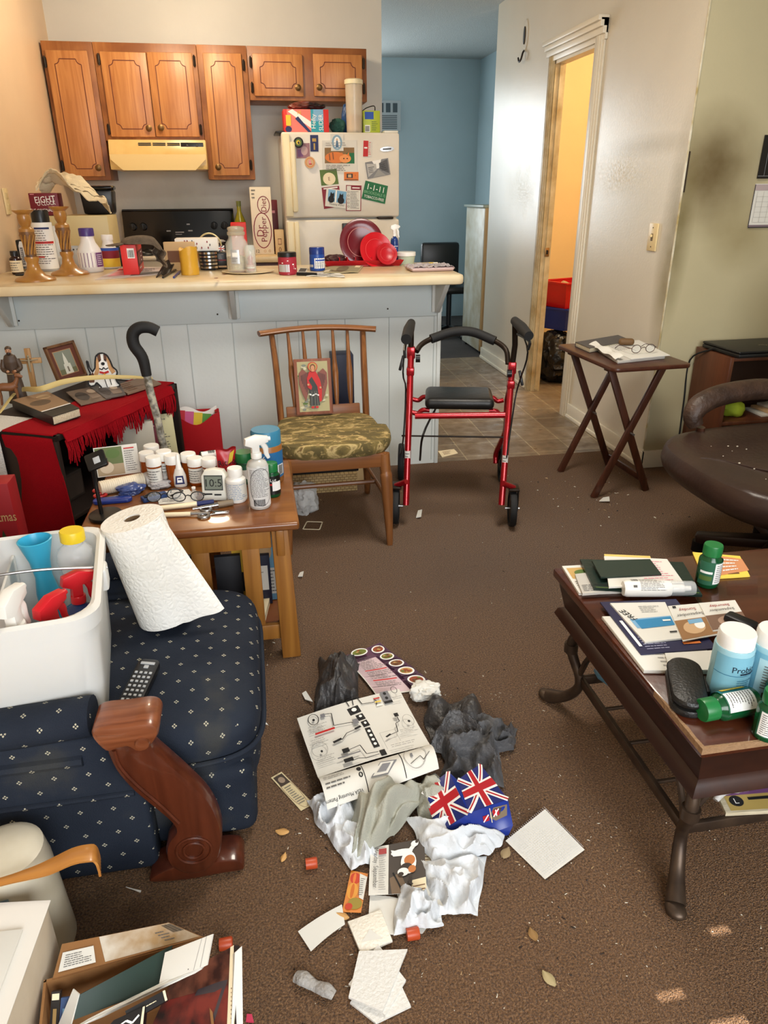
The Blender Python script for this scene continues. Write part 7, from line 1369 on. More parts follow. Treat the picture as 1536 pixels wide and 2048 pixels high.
b.box((wg/2,.045,.003),(wg-.006,.085,.004),GB);b.build('bag',t)
b=MB();S=quad((0,-.016,0),(wg,-.016,0),(wg,-.016,hg),(0,-.016,hg));rr=random.Random(9);it=[]
for k in range(26):it.append(('e',rr.uniform(.05,.62),rr.uniform(.05,.55),.06,.035,rr.choice([DARKP,K('print_olive',110,90,40),RED,INK,K('print_plum',90,30,50)])))
marks(b,S,it);b.build('printed_front',t)
b=MB();b.grid(lambda u,v:(.02+(wg-.03)*u,.03+.03*v,hg*.7+(.035+.05*u*0+.09)*v+.015*math.sin(u*7)*v),20,6,K('tissue_white',224,220,214,r=.8),.001);S=Surf(lambda u,v,h:Vector((.0+(wg-.0)*u,.03+.03*v-.004-h,hg*.7+.125*v)),wg,.13);b.build('tissue',t)
b=MB();cs=(K('stripe_red',176,24,40),K('stripe_pink',190,80,130),K('stripe_yellow',210,180,40),K('stripe_green',80,140,50),K('stripe_navy',40,70,140));marks(b,S,[('p',((.05+k*.18,.3-.0*k),(.05+(k+1)*.18,.3),(.05+(k+1)*.18+.06,.98-.06*k),(.05+k*.18+.06,1.02-.06*k)),cs[k]) for k in range(5)]);b.build('stripe_card',t)
b=MB();b.box((0,0,.13),(.22,.16,.26),K('red_cloth_box',120,20,28,r=.7),.01);solo('red_box',b,'dull red box standing left of the gift bag','box',TR(g0.x-.115,yg+.1,0,.1))
# ------------------------------------------------------------------ sofa with carved arm
def navy(name='navy_diamond_upholstery'):
    t=NT(name,.8);v=t.coords();g=t.n('NewGeometry');sx=t.n('SeparateXYZ');t.l(v,sx.inputs[0]);tn=t.n('TexCoord');sn=t.n('SeparateXYZ');t.l(tn.outputs['Normal'],sn.inputs[0])
    ax,ay,az=[t.math('ABSOLUTE',sn.outputs[i]) for i in range(3)];X,Y,Z=[sx.outputs[i] for i in range(3)]
    top=t.math('GREATER_THAN',az,.6);side=t.math('GREATER_THAN',ax,.72)
    def sel(f,a,b):return t.math('ADD',t.math('MULTIPLY',f,a),t.math('MULTIPLY',t.math('SUBTRACT',1.,f),b))
    p=sel(side,Y,X);q=sel(top,Y,Z);S_=1/.062
    u=t.math('MULTIPLY',t.math('ADD',p,q),S_);w_=t.math('MULTIPLY',t.math('SUBTRACT',p,q),S_)
    fu=t.math('ABSOLUTE',t.math('SUBTRACT',t.math('FRACT',t.math('ADD',u,50.)),.5));fw=t.math('ABSOLUTE',t.math('SUBTRACT',t.math('FRACT',t.math('ADD',w_,50.)),.5))
    m1_=t.math('LESS_THAN',t.math('MAXIMUM',fu,fw),.085);m2=t.math('GREATER_THAN',t.math('MINIMUM',fu,fw),.018);dot=t.math('MULTIPLY',m1_,m2)
    n=t.noise(v,5,5);base=t.ramp(n,(.3,(20,28,42)),(.58,(34,41,53)),(.76,(64,64,60)))
    t.col(t.mix(t.math('MULTIPLY',dot,.9),base,(196,190,166)));t.bump(t.math('ADD',t.noise(v,500,2),t.math('MULTIPLY',t.noise(v,12,3),3.)),.35,.004);t.b.inputs['Specular IOR Level'].default_value=.25;return t.m
NAVYF=navy();CARV=mat('carved_mahogany',(92,44,26),.28,wave=(24,(66,28,15),'Z',1.4),coat=.35,bump=(60,.05));CARVT=mat('worn_mahogany_cap',(138,80,50),.3,wave=(34,(104,54,30),'X',1.4),coat=.3)
t=thing('armchair','navy diamond-patterned armchair with carved mahogany arm and foot','armchair',(-.5,1.45,0));iv=Vector((-.5,1.45,0))
b=MB();b.box((-.0,.025,.105),(.85,.6,.19),NAVYF,.03,seg=4);b.build('base',t)
def cushion(cx_,cy_,z0,z1,wx,wy,r,crown=.02,n=34):
    bm_=MB();e=2/7
    def f(u,v):
        a=u*2*PI;c,s=math.cos(a),math.sin(a);x=abs(c)**e*(1 if c>0 else -1);y=abs(s)**e*(1 if s>0 else -1)
        if v<.4:k=v/.4;return (cx_+(wx-r)*x*k,cy_+(wy-r)*y*k,z1-crown*k**3+.004*noise.noise(Vector((x*k*3,y*k*3,2))))
        if v<.75:q=(v-.4)/.35*PI/2;return (cx_+(wx-r+r*math.sin(q))*x,cy_+(wy-r+r*math.sin(q))*y,z1-crown-r*(1-math.cos(q)))
        q=(v-.75)/.25;return (cx_+(wx-.01*q)*x,cy_+(wy-.01*q)*y,(z1-crown-r)+(z0-(z1-crown-r))*q)
    bm_.grid(f,56,n,NAVYF);bm_.raw([Vector(f(k/56,1)) for k in range(56)],[tuple(range(56))],NAVYF);return bm_
o_=cushion(.012,.025,.13,.33,.44,.305,.05).build('seat_cushion',t)
b=MB();e=2/7;b.tube([(.012+.443*abs(math.cos(a))**e*(1 if math.cos(a)>0 else -1),.025+.308*abs(math.sin(a))**e*(1 if math.sin(a)>0 else -1),.225) for a in [k*2*PI/64 for k in range(64)]],.006,NAVYF,8,closed=True);b.build('piping',o_)
b=MB();b.box((-.4,.02,.45),(.18,.62,.62),NAVYF,.07,seg=4,T=Matrix.Rotation(-.12,4,'Y'));b.build('backrest',t)
for s,yy in ((-1,1.155),(1,1.77)):
    y=yy-iv.y;b=MB();b.box((-.13,y,.185),(.7,.06,.355),NAVYF,.014,seg=3);b.build('arm_panel',t)
    b=MB();b.tube([(-.5,y,.395),(-.3,y,.4),(-.05,y,.385),(.145,y,.392)],[.05,.05,.046,.044],NAVYF,18,sm=4,flat=.8);b.build('arm_pad',t)
    b=MB();b.tube([(-.48,y-.03*1,.31),(.12,y-.03,.315)],.012,NAVYF,8);b.tube([(-.48,y-.031,.215),(.2,y-.031,.22)],.006,NAVYF,8);b.build('welt',t)
YS=1.085
sp=lambda L_:[(lambda q:(q.x-iv.x,q.z))(py(u,v,YS)) for u,v in L_]
LP=[(213,1475),(222,1530),(258,1578),(305,1618),(340,1648),(350,1668),(336,1688),(331,1712),(342,1738),(375,1752),(412,1746),(436,1722),(444,1688),(440,1650),(420,1608),(384,1570),(344,1534),(310,1504),(292,1475)]
CPp=[(184,1466),(198,1452),(250,1446),(292,1440),(314,1446),(318,1462),(306,1482),(288,1496),(272,1496),(256,1488),(236,1492),(212,1496)]
FTp=[(300,1780),(348,1752),(420,1742),(470,1737),(487,1744),(486,1756),(440,1764),(380,1776)]
XZ=lambda y0:Matrix(((1,0,0,0),(0,0,1,y0),(0,1,0,0),(0,0,0,1)))
def smooth_poly(P):return [(q.x,q.y) for q in smooth_path([(x,y,0) for x,y in P],4,True)]
fl_=min(z for x,z in sp(FTp))
for y0 in (YS-iv.y,1.72-iv.y):
    dz=0.0;Tm=XZ(y0)
    b=MB();b.prism(smooth_poly(sp(LP)),0,.05,CARV,Tm,.012);c=sp([(388,1700)])[0]
    for r in (.034,.02):b.tube([(c[0]+r*math.cos(a),y0-.001,c[1]+r*math.sin(a)) for a in [k*PI/12 for k in range(24)]],.003,CARV,6,closed=True)
    e1=[(228,1500),(240,1532),(275,1570),(322,1610),(358,1645)];b.tube([(x,y0-.001,z) for x,z in sp(e1)],.004,CARV,6,sm=4);b.build('carved_scroll',t)
    b=MB();b.prism(smooth_poly(sp(CPp)),-.012,.075,CARVT,Tm,.01);c=sp([(286,1478)])[0];b.lathe([(0,-.006),(.012,-.004),(.016,.004),(.016,.07),(0,.07)],CARVT,16,Matrix(((1,0,0,c[0]),(0,0,1,y0-.012),(0,1,0,c[1]),(0,0,0,1))));b.build('arm_cap',t)
    b=MB();b.prism(smooth_poly([(x,max(.001,z-fl_)) for x,z in sp(FTp)]),.005,.075,CARV,Tm,.005);b.build('foot',t)
slab('white_sheet',((405,1712),(448,1712),(450,1690),(410,1690)),.0008,.002,'white paper corner under the armchair behind the carved foot','paper',PAPERW)
ST=.332
# ------------------------------------------------------------------ cleaning bucket on the seat
BK=mat('white_bucket_plastic',(222,222,218),.38,sub=.1);MB_=TR(-.525,1.365,ST,.14)
t=thing('cleaning_bucket','large white rectangular bucket full of spray bottles on the armchair','bucket',M=MB_);bw,bd,bh=.175,.205,.255
def rr_rect(wx,wy,r,n=6):
    o=[]
    for cx_,cy_,a0 in ((wx-r,-wy+r,-PI/2),(wx-r,wy-r,0),(-wx+r,wy-r,PI/2),(-wx+r,-wy+r,PI)):
        for k in range(n+1):q=a0+k*PI/2/n;o.append((cx_+r*math.cos(q),cy_+r*math.sin(q)))
    return o
rings=[(.86,0,0),(.9,0,.01),(.98,0,bh*.86),(.98,.006,bh*.865),(1.0,.006,bh),(1.0,-.004,bh+.004),(.98,-.008,bh),(.9,-.006,.012)]
vs=[];fs=[];n=28
for k,off,z in rings:vs+=[(x,y,z) for x,y in rr_rect(bw*k+off,bd*k+off,.055)]
for i in range(len(rings)-1):fs+=[(i*n+j,i*n+(j+1) % n,(i+1)*n+(j+1) % n,(i+1)*n+j) for j in range(n)]
fs.append(tuple(range(n))[::-1]);fs.append(tuple((len(rings)-1)*n+j for j in range(n)))
b=MB();b.raw(vs,fs,BK);b.build('body',t)
b=MB();b.box((-.02,0,bh*.45),(.006,bd*1.84,bh*.82),BK,.002);b.build('divider',t)
b=MB();b.box((-.09,-bd*.92-.002,bh*.32),(.05,.012,bh*.5),mat('bucket_recess',(120,118,120),.5),.004,T=Matrix.Identity(4));b.build('recess',t)
b=MB();b.box((bw+.002,.01,bh-.03),(.018,.05,.05),BK,.006);b.build('handle_lug',t)
b=MB();b.tube([(bw+.012,.01,bh-.012),(bw*.5,-.01,bh+.012),(0,-.02,bh+.02),(-bw*.6,-.01,bh+.01),(-bw-.01,.01,bh-.02)],.003,STEEL,8,sm=5);b.build('wire_handle',t)
SB=ST+.0125
def lean(x,y,rx=0,ry=0,rz=0,z=0):return MB_ @ TR(x,y,.0185+z,rz,rx,ry)
t=thing('pump_bottle','pale blue flared plastic cup standing in the white bucket','cup',M=lean(.045,.145,.0,-.03));CY_=K('cyan_plastic',60,170,206,r=.3)
b=MB();b.lathe([(0,0),(.026,0),(.024,.12),(.018,.16),(.022,.2),(.036,.25),(.033,.251),(.019,.2),(.015,.16),(0,.155)],CY_,28);b.build('cup_body',t)
t=thing('clear_bottle','clear plastic bottle with yellow cap standing in the white bucket','bottle',M=lean(.11,.12,0,.03));b=MB();b.lathe([(0,0),(.036,0),(.038,.01),(.038,.13),(.03,.17),(.04,.2),(.036,.225),(.02,.24),(.02,.25),(0,.25)],CLEARP,28);b.build('body',t);b=MB();ridged(b,.026,.248,.272,K('cap_yellow',226,196,40,r=.35));b.build('cap',t)
RSP=K('sprayer_red',200,30,40,r=.3)
sprayer('spray_bottle','clear spray bottle with red trigger head at the front of the white bucket',lean(.085,-.085,.1,-.12,.9),.032,.25,mat('clear_amber_bottle',(220,200,180),.1,trans=.7),RSP,[('lines',.1,.1,.9,.9,4,PRINT)],(.2,.7),RED)
sprayer('spray_bottle','blue spray bottle with red cap beside the red trigger bottle',lean(.11,-.01,0,.08,.4),.03,.235,CLB,RSP,[('r',.1,.2,.9,.7,WHITEP)],(.2,.7),RED)
sprayer('spray_bottle','white long-trigger spray bottle at the front left of the bucket',lean(-.01+.04,-.14,.06,-.1,1.2),.034,.3,mat('pink_liquid_bottle',(206,120,120),.2,trans=.4),PW,[('r',.1,.2,.9,.7,WHITEP)],(.2,.7),CRIMSON)
sprayer('spray_bottle','white-headed spray bottle with crimson label at the back left of the bucket',lean(-.09,.06,0,-.05,2.6),.034,.3,mat('crimson_bottle',(140,30,60),.3),PW,[('r',.1,.2,.9,.7,WHITEP)],(.2,.7),CRIMSON)
sprayer('spray_bottle','clear-necked white spray bottle behind the long-trigger bottle in the bucket',lean(-.1,-.04,.0,-.06,.3),.032,.28,mat('smoky_bottle',(150,120,120),.2,trans=.4),PW,[('r',.1,.2,.9,.7,WHITEP)],(.2,.7),K('label_purple',90,50,110))
b=MB();b.lump((0,0,.09),(.035,.03,.1),BAGM,81,.2,floor=0);solo('black_rag',b,'black rag stuffed in the front left of the white bucket','rag',lean(-.105,-.13,z=.012))
# paper towel roll
tc=pz(266,1042,ST+.268);bc=pz(336,1228,ST+.012);ax=(tc-bc).normalized();HR=.268;R=.071
xv=Vector((1,0,0));xv=(xv-ax*xv.dot(ax)).normalized();yv=ax.cross(xv);MR=Matrix(((xv.x,yv.x,ax.x,bc.x),(xv.y,yv.y,ax.y,bc.y),(xv.z,yv.z,ax.z,bc.z),(0,0,0,1)))
PTW=NT('quilted_paper_towel',.9);v=PTW.coords();vo=PTW.n('TexVoronoi',feature='DISTANCE_TO_EDGE');vo.inputs['Scale'].default_value=75;PTW.l(v,vo.inputs['Vector']);PTW.col(PTW.ramp(PTW.noise(v,8,3),(.3,(226,222,212)),(.7,(240,238,232))));PTW.bump(PTW.math('ADD',vo.outputs['Distance'],PTW.math('MULTIPLY',PTW.noise(v,160,3),.3)),.55,.006)
t=thing('paper_towel_roll','big white paper towel roll with loose flap leaning on the white bucket','paper towel roll',M=MR)
b=MB();rc=.019;b.lathe([(rc,0),(R,0),(R*1.004,.004),(R*1.004,HR-.004),(R,HR),(rc,HR),(rc,0)],PTW.m,48);b.build('paper',t)
b=MB();b.lathe([(rc-.0005,.001),(rc-.0005,HR-.003),(rc-.002,HR-.003),(rc-.002,.001),(rc-.0005,.001)],mat('cardboard_core',(120,96,70),.9),20);b.build('core',t)
b=MB()
def flap(u,v):
    a=-1.25+1.0*u;r=R+.0015+.058*max(0,u-.3)**1.2*(1.25-1.2*v)*1.5+.004*math.sin(u*9+v*2)*u;return (r*math.cos(a),r*math.sin(a),HR*(.0+.995*v)+.004*math.sin(u*12)*u*(1-v)+(0 if v>.03 else -.0))
b.grid(flap,30,16,PTW.m,.0012);b.build('loose_sheet',t)
# tv remote on the seat
a,c=pz(252,1405,ST+.03),pz(298,1312,ST+.03);d=c-a;t=thing('tv_remote','black remote control between the white bucket and the carved arm','remote',M=frame(Vector((a.x+.0,a.y,ST+.004)),d,Vector((-d.y,d.x,.018))) )
Lr,Wr=d.length,.048;b=MB();b.prism([(x,y) for x,y in [(q[0],q[1]) for q in pill(Lr,Wr,6,.3)]],0,.02,mat('remote_black',(22,22,24),.35),None,.005);b.build('shell',t)
b=MB();RW=K('remote_key',176,178,180,r=.4)
for i in range(7):
    for j in range(4):b.box((Lr*.1+Lr*.095*i,-.015+.01*j,.0205),(.0065,.006,.003),RW,.001)
b.box((Lr*.88,0,.0205),(.008,.03,.003),RW,.001);b.box((Lr*.8,0,.0205),(.01,.01,.003),RW,.001);o_=b.build('keys',t);o_['kind']='stuff'
# ------------------------------------------------------------------ canister, box and back scratcher at the lower left
zc_=.245;cc=pz(38,1700,zc_);CER=mat('cream_ceramic',(220,214,196),.35,var=(7,(196,184,156),.2))
t=thing('ceramic_jug','cream ceramic canister with a blue and green scene at the left edge','canister',(cc.x-.028,cc.y+.01,0));R=.07
b=MB();b.lathe([(0,0),(R*1.12,0),(R*1.12,.01),(R*1.0,zc_*.8),(R*.9,zc_*.97),(R*.7,zc_),(0,zc_)],CER,36);b.build('body',t);S=cyl_surf(Matrix(),lambda v:R*(1.09-.08*v)+.001,.06,.2,-PI*.85,-PI*.42);b=MB();marks(b,S,[('r',0,0,1,1,K('scene_sky',120,146,166)),('r',0,0,1,.4,K('scene_land',150,140,96)),('e',.6,.45,.2,.2,LEAF),('e',.8,.3,.15,.14,K('scene_gold',180,160,96))]);b.build('painted_scene',t)
BXW=mat('white_box_board',(228,224,216),.6);BXS=mat('scuffed_box_side',(212,198,176),.6,var=(9,(190,172,146),.25),bump=(24,.1))
zt=.225;A_=pz(95,1806,zt);B_=pz(8,2048,zt);d=(B_-A_).normalized();e=Vector((d.y,-d.x,0));e=-e if e.x>0 else e
t=thing('white_box','tall white cardboard box at the lower left picture corner','box',M=Matrix(((e.x,d.x,0,A_.x),(e.y,d.y,0,A_.y),(0,0,1,0),(0,0,0,1))))
b=MB();b.box((.11,.17,zt/2),(.22,.34,zt),BXS,.004);b.build('body',t);b=MB();b.grid(lambda u,v:(-.004+.23*u,-.004+.35*v,zt+.001+.006*math.sin(u*3)*(1-v)),10,10,BXW,.0015);b.build('lid_flap',t);b=MB();b.box((.1,.15,zt+.0075),(.16,.2,.004),PAPERW,.001) ;b.build('top_sheet',t)
BAM=mat('bamboo',(196,136,66),.35,wave=(40,(166,106,46),'X',.8),coat=.2)
zb_=zc_+.012;s0=pz(-60,1765,zb_+.02);s1=pz(208,1690,zb_+.02);d=s1-s0;L_=d.length;t=thing('back_scratcher','bamboo back scratcher resting on the cream canister','back scratcher',M=frame(Vector((s0.x,s0.y,zb_)),d,Vector((0,0,1)).cross(d)))
b=MB();wd=[.008,.008,.009,.012,.016,.017,.018,.018];n=48
def scr(u,v):
    k=u*7;i=min(6,int(k));w_=wd[i]+(wd[i+1]-wd[i])*(k-i);x=u*L_;z=.004+.012*math.exp(-((u-.78)/.18)**2);
    if u>.9:q=(u-.9)/.1;z-=.03*q**2;x-=.012*q**2
    tooth=.006*(abs(((v*5) % 1)-.5)*2) if u>.97 else 0
    return (x,(v-.5)*2*w_,z-tooth+.002*math.sin(v*PI))
b.grid(scr,n,20,BAM,.004);
o_=b.build('bamboo_hand',t)
# open cardboard box of books
KR=mat('brown_cardboard',(150,106,62),.8,bump=(90,.1),var=(8,(128,88,50),.2));zk=.15
c0,c1,c2,c3=pz(80,2060,zk),pz(90,1962,zk),pz(345,1893,zk),pz(482,2060,zk)
c3=c2+(c0-c1)*1.5+Vector((.02,0,0));c0=c1+(c0-c1).normalized()*.26;c3=c2+(c0-c1);c3b=c3
t=thing('book_carton','open brown cardboard box of books and papers at the lower left','box',(c1.x,c1.y,0));iv=Vector((c1.x,c1.y,0))
def wallp(p,q,name='side_wall'):
    b=MB();d=(q-p);d.z=0;b.bar(Vector((p.x,p.y,0))-iv,Vector((p.x,p.y,zk))-iv,.004,.004,KR,(1,0,0),0);m=(p+q)/2-iv;T=frame((m.x,m.y,zk/2),d,(0,0,1));b.box((0,0,0),(d.length,zk,.004),KR,0,T=T);b.build(name,t)
EX_=(c2-c1).normalized();c2=c1+EX_*.245;c3=c2+(c0-c1)
wallp(c1,c2);wallp(c0,c1);wallp(c2,c3);wallp(c3,c0)
b=MB();m=(c0+c2)/2-iv;T=frame((m.x,m.y,.004),c2-c1,(c1-c0));b.box((0,0,0),((c2-c1).length-.004,(c1-c0).length-.004,.004),KR,0,T=T);b.build('bottom',t)
f0,f1=pz(124,1888,zk+.012),pz(338,1845,zk+.012);P4=[c1-iv+Vector((.012,0,.003)),c2-iv+Vector((0,0,.003)),f1-iv,f0-iv];S=quad(*P4);b=MB();b.grid(lambda u,v:S(u,v,0),4,4,KR,.004);marks(b,S,[('r',.34,.06,.99,.98,mat('dirty_label',(204,196,182),.7,var=(20,(160,130,90),.15))),('bars',.9,.5,.985,.92,INK),('lines',.78,.2,.88,.7,4,PRINT),('r',.03,.12,.28,.7,PAPERW),('lines',.06,.2,.26,.62,6,PRINT)],.0005);b.build('flap',t)
def leanb(name,label,cat,pts,zs,th,m_,items=(),cover=None):
    """a board-like thing leaning in the box: pixel corners (ll, lr, ur, ul), each at its own height"""
    q=[pz(u,v,z) for (u,v),z in zip(pts,zs)];c=sum(q,Vector())/4;q=[p-c for p in q];S=quad(*q);b=MB();b.grid(lambda u,v:S(u,v,0),6,6,m_,th);o=solo(name,b,label,cat);o.location=c
    if items:b=MB();marks(b,S,list(items));k=b.build('printed_face',o)
    return o
leanb('picture_book','large dark picture book with cream edge in the cardboard box','book',((300,2060),(472,2060),(470,1890),(345,1960)),(.11,.155,.19,.12),.012,K('book_dark_red_black',42,28,28,r=.3),[('r',0,0,.93,.55,mat('book_photo_low',(38,28,30),.3,var=(26,(120,46,40),.12))),('r',0,.55,.93,1,mat('book_photo_high',(58,34,30),.3,var=(40,(120,72,56),.15))),('p',((.35,.1),(.75,.1),(.9,.6),(.5,.62)),mat('book_photo_mid',(40,36,42),.3,var=(18,(76,68,74),.3))),('p',((.9,0),(.985,0),(.985,1),(.93,1)),CREAMP),('lines',.945,.1,.96,.5,8,BROWN)])
leanb('magazine','white magazine leaning at the right wall of the cardboard box','magazine',((462,2060),(486,2060),(484,1892),(470,1905)),(.155,.15,.19,.192),.008,PAPERW)
leanb('green_folder','dark green presentation folder holding white papers in the cardboard box','folder',((148,2040),(330,1970),(345,1890),(155,1992)),(.145,.15,.172,.165),.006,K('folder_green',22,46,38,r=.45))
leanb('paper_sheaf','sheaf of white papers sticking up from the green folder','papers',((318,1968),(414,1930),(425,1868),(330,1905)),(.165,.19,.215,.18),.004,PAPERW,[('l',((.72,0),(.78,1)),.001,INKL),('l',((.86,.0),(.88,1)),.001,INKL),('e',.6,.1,.01,.02,INK)])
leanb('paper_sheaf','long white paper edges before the green folder in the cardboard box','papers',((140,2062),(345,1966),(415,1930),(330,1962)),(.15,.16,.19,.165),.006,PAPERW,[('l',((.0,.3),(.9,.3)),.0012,PRINT),('l',((.0,.6),(.9,.6)),.0012,INKL)])
leanb('white_card','small white card standing at the left in the cardboard box','card',((112,2060),(140,2055),(158,1988),(146,1978)),(.12,.14,.17,.17),.002,PAPERW)
leanb('thin_book','black book spine standing upright at the left of the cardboard box','book',((98,2070),(116,2070),(121,1982),(103,1984)),(.11,.11,.155,.155),.008,K('spine_black',34,30,28,r=.4),[('r',.1,.8,.9,.95,CREAMP),('r',.3,.2,.7,.6,K('spine_gold',150,120,70))])
leanb('blue_booklet','blue booklet behind the black spine in the cardboard box','booklet',((118,2050),(134,2050),(140,1994),(122,1996)),(.12,.12,.15,.15),.004,K('booklet_blue',54,76,116,r=.5),[('r',.3,.2,.7,.6,SKY)])
leanb('black_book','black book with white script on its cover in the cardboard box','book',((200,2070),(285,2060),(290,2012),(228,2040)),(.165,.17,.185,.175),.014,K('cover_black',20,20,24,r=.35),[('l',((.3,.3),(.5,.6),(.7,.4),(.85,.7)),.003,WHITEP),('r',.93,0,1,1,CREAMP)])
leanb('slim_book','slim black book with cream page edge lying on the picture book','book',((258,2045),(335,2000),(330,1980),(250,2022)),(.172,.18,.186,.18),.01,K('slim_black',26,24,26,r=.4),[('lines',.4,.35,.8,.6,1,CREAMP),('r',.94,0,1,1,CREAMP)])
# ------------------------------------------------------------------ wall calendar
t=thing('wall_calendar','wall calendar hanging on the olive wall at the right edge','calendar',M=frame(py(1494,455,3.143),(1,0,0),(0,0,1)));wq=.24;hq=py(1520,270,3.143).z-py(1500,455,3.143).z
hs=hq*.53
b=MB();b.box((wq/2,hq*.24+.0,.003),(wq,hs*.92,.003),PAPERW);S=quad((0,0,.0049),(wq,0,.0049),(wq,hs*.9,.0049),(0,hs*.9,.0049));it=[('r',0,0,1,.06,K('cal_band',120,104,110)),('r',0,.86,1,1,K('cal_head',176,160,160)),('l',((0,0),(0,1)),.004,DARKP),('l',((0,0),(1,0)),.004,DARKP)]
for k in range(6):it+=[('r',.06,.12+k*.12,.97,.125+k*.12,INKL)]
for k in range(8):it+=[('r',.06+k*.13,.12,.064+k*.13,.84,INKL)]
marks(b,S,it);b.build('month_page',t)
b=MB();b.box((wq/2,hq*.77,.006),(wq,hq*.46,.004),mat('cal_cover_black',(22,20,22),.3));marks(b,quad((0,hq*.54,.0083),(wq,hq*.54,.0083),(wq,hq,.0083),(0,hq,.0083)),[('l',((0,.06),(1,.06)),.002,GREYP),('l',((.12,.06),(.12,1)),.002,GREYP),('r',.3,.3,1,.8,K('cal_photo',50,52,60))]);b.build('picture_page',t)
b=MB();b.lathe([(0,0),(.004,0),(.004,.008),(0,.008)],BLACKP,8,TR(wq*.1,hq*1.05));b.build('nail',t)
a=py(34,1050,2.1);t=rbox('christmas_bag','red Christmas bag with a tree at the left edge behind the bucket','gift bag',a.x-.2,a.x,.001,.52,2.1,.08,K('christmas_red',150,16,24),[('t','Christmas',.74,.8,.03,K('christmas_gold',206,180,120),0,.11),('p',((.6,.45),(.98,.45),(.79,.72)),K('tree_green',60,72,40)),('e',.72,.5,.03,.012,YELLOW),('e',.82,.56,.03,.012,RED),('e',.78,.62,.03,.012,YELLOW)])
# ------------------------------------------------------------------ litter on the carpet
def drape(name,pts,label,cat,m,z0=.004,amp=.03,freq=3.,seed=0,hump=.03,rag=.14,n=46,th=.001,fold=0,fdir=0,group=None,items=None):
    """crumpled cloth or film spread over the four pixel corners (ll, lr, ur, ul) with folds and a ragged outline"""
    q=[pz(u,v,z0) for u,v in pts];c=sum(q,Vector())/4;q=[p-c for p in q];so=Vector((seed*3.7,seed*1.9,seed*5.1));L_=(q[1]-q[0]).length
    def f(u,v):
        e=min(u,1-u,v,1-v);p=(q[0]*(1-u)+q[1]*u)*(1-v)+(q[3]*(1-u)+q[2]*u)*v
        w_=Vector((noise.noise(Vector((u*2.4,v*2.4,1))+so),noise.noise(Vector((u*2.4,v*2.4,9))+so),0))*L_*rag
        r=1-abs(noise.noise(Vector((u*freq,v*freq,3))+so))*2.4;r2=1-abs(noise.noise(Vector((u*freq*2.6,v*freq*2.6,5))+so))*2.2
        t_=u if fdir==0 else v;g=fold*(.5+.5*math.sin((t_+.25*noise.noise(Vector((u*2,v*2,7))+so))*22))
        return p+w_+Vector((0,0,max(0,amp*(.8*r+.12*r2+.15)*min(1,e*7+.25)+hump*math.sin(PI*u)*math.sin(PI*v)+g*min(1,e*6+.2))))
    b=MB();b.grid(f,n,n,m,th);o=solo(name,b,label,cat,group=group,ang=60);o.location=c;return o
GREYBAG=mat('grey_translucent_film',(92,92,94),.28,trans=.15,bump=(70,.6),ior=1.2);DGB=mat('dark_film',(66,64,64),.38,trans=.1,bump=(80,.6));WBAG=mat('white_translucent_film',(226,230,234),.3,trans=.15,bump=(50,.5),ior=1.2)
# takeaway menu
food=[K('food_red',150,70,40),K('food_green',110,120,50),K('food_brown',120,80,50),K('food_tan',190,150,90)]
mi_=[('r',.02,.02,.98,.98,K('menu_pink',214,190,196,r=.5)),('r',.62,0,1,1,K('menu_plum',96,60,84,r=.5)),('r',0,.78,.62,1,K('menu_plum',96,60,84,r=.5))]
rr=random.Random(2)
for k in range(5):
    cv_=.9-k*.195;mi_+=[('r',.645,cv_-.085,.985,cv_+.085,K('menu_frame',70,40,66)),('e',.815,cv_,.15,.075,WHITEP),('e',.815,cv_,.12,.055,food[k % 4])]+[('e',.815+rr.uniform(-.08,.08),cv_+rr.uniform(-.03,.03),.03,.014,food[rr.randrange(4)]) for _ in range(9)]
mi_+=[('e',.32,.89,.2,.08,WHITEP),('e',.32,.89,.17,.06,food[1])]+[('e',.32+rr.uniform(-.1,.1),.89+rr.uniform(-.03,.03),.035,.014,food[rr.randrange(4)]) for _ in range(9)]
mi_+=[('lines',.06,.42,.58,.74,9,PRINT),('r',.06,.39,.5,.41,RED),('lines',.06,.2,.58,.37,5,PRINT),('r',.06,.16,.5,.18,RED),('lines',.06,.03,.58,.14,4,PRINT)]
litter('takeaway_menu',((752,1392),(866,1378),(760,1285),(687,1312)),'pink takeaway menu with food photos on the carpet, farthest sheet of the litter','menu',PAPERW,.003,.0008,mi_,curl=lambda u,v:.012*(u-.5)**2+.004*math.sin(5*v))
drape('grey_bag',((622,1432),(722,1420),(716,1330),(640,1322)),'crumpled dark grey bag left of the takeaway menu','bag',DGB,.004,.04,3.2,3,.05,.12,54)
b=MB();p=pz(849,1395,0);b.lump((0,0,.022),(.042,.034,.026),PAPERW,92,.35,floor=0);solo('crumpled_paper',b,'crumpled white paper ball beside the corner of the menu','paper',TR(p.x,p.y,.001))
drape('grey_bag',((850,1515),(975,1510),(950,1405),(850,1402)),'crumpled grey bag right of the wiring diagram sheet','bag',DGB,.004,.05,2.6,4,.035,.16)
drape('grey_bag',((915,1520),(1020,1500),(1040,1462),(940,1440)),'grey bag tail twisted toward the coffee table','bag',GREYBAG,.004,.035,3.2,5,.02,.16)
drape('grey_bag',((880,1570),(1012,1572),(985,1490),(880,1480)),'shiny grey bag behind the flag carton','bag',GREYBAG,.004,.05,2.8,6,.03,.12)
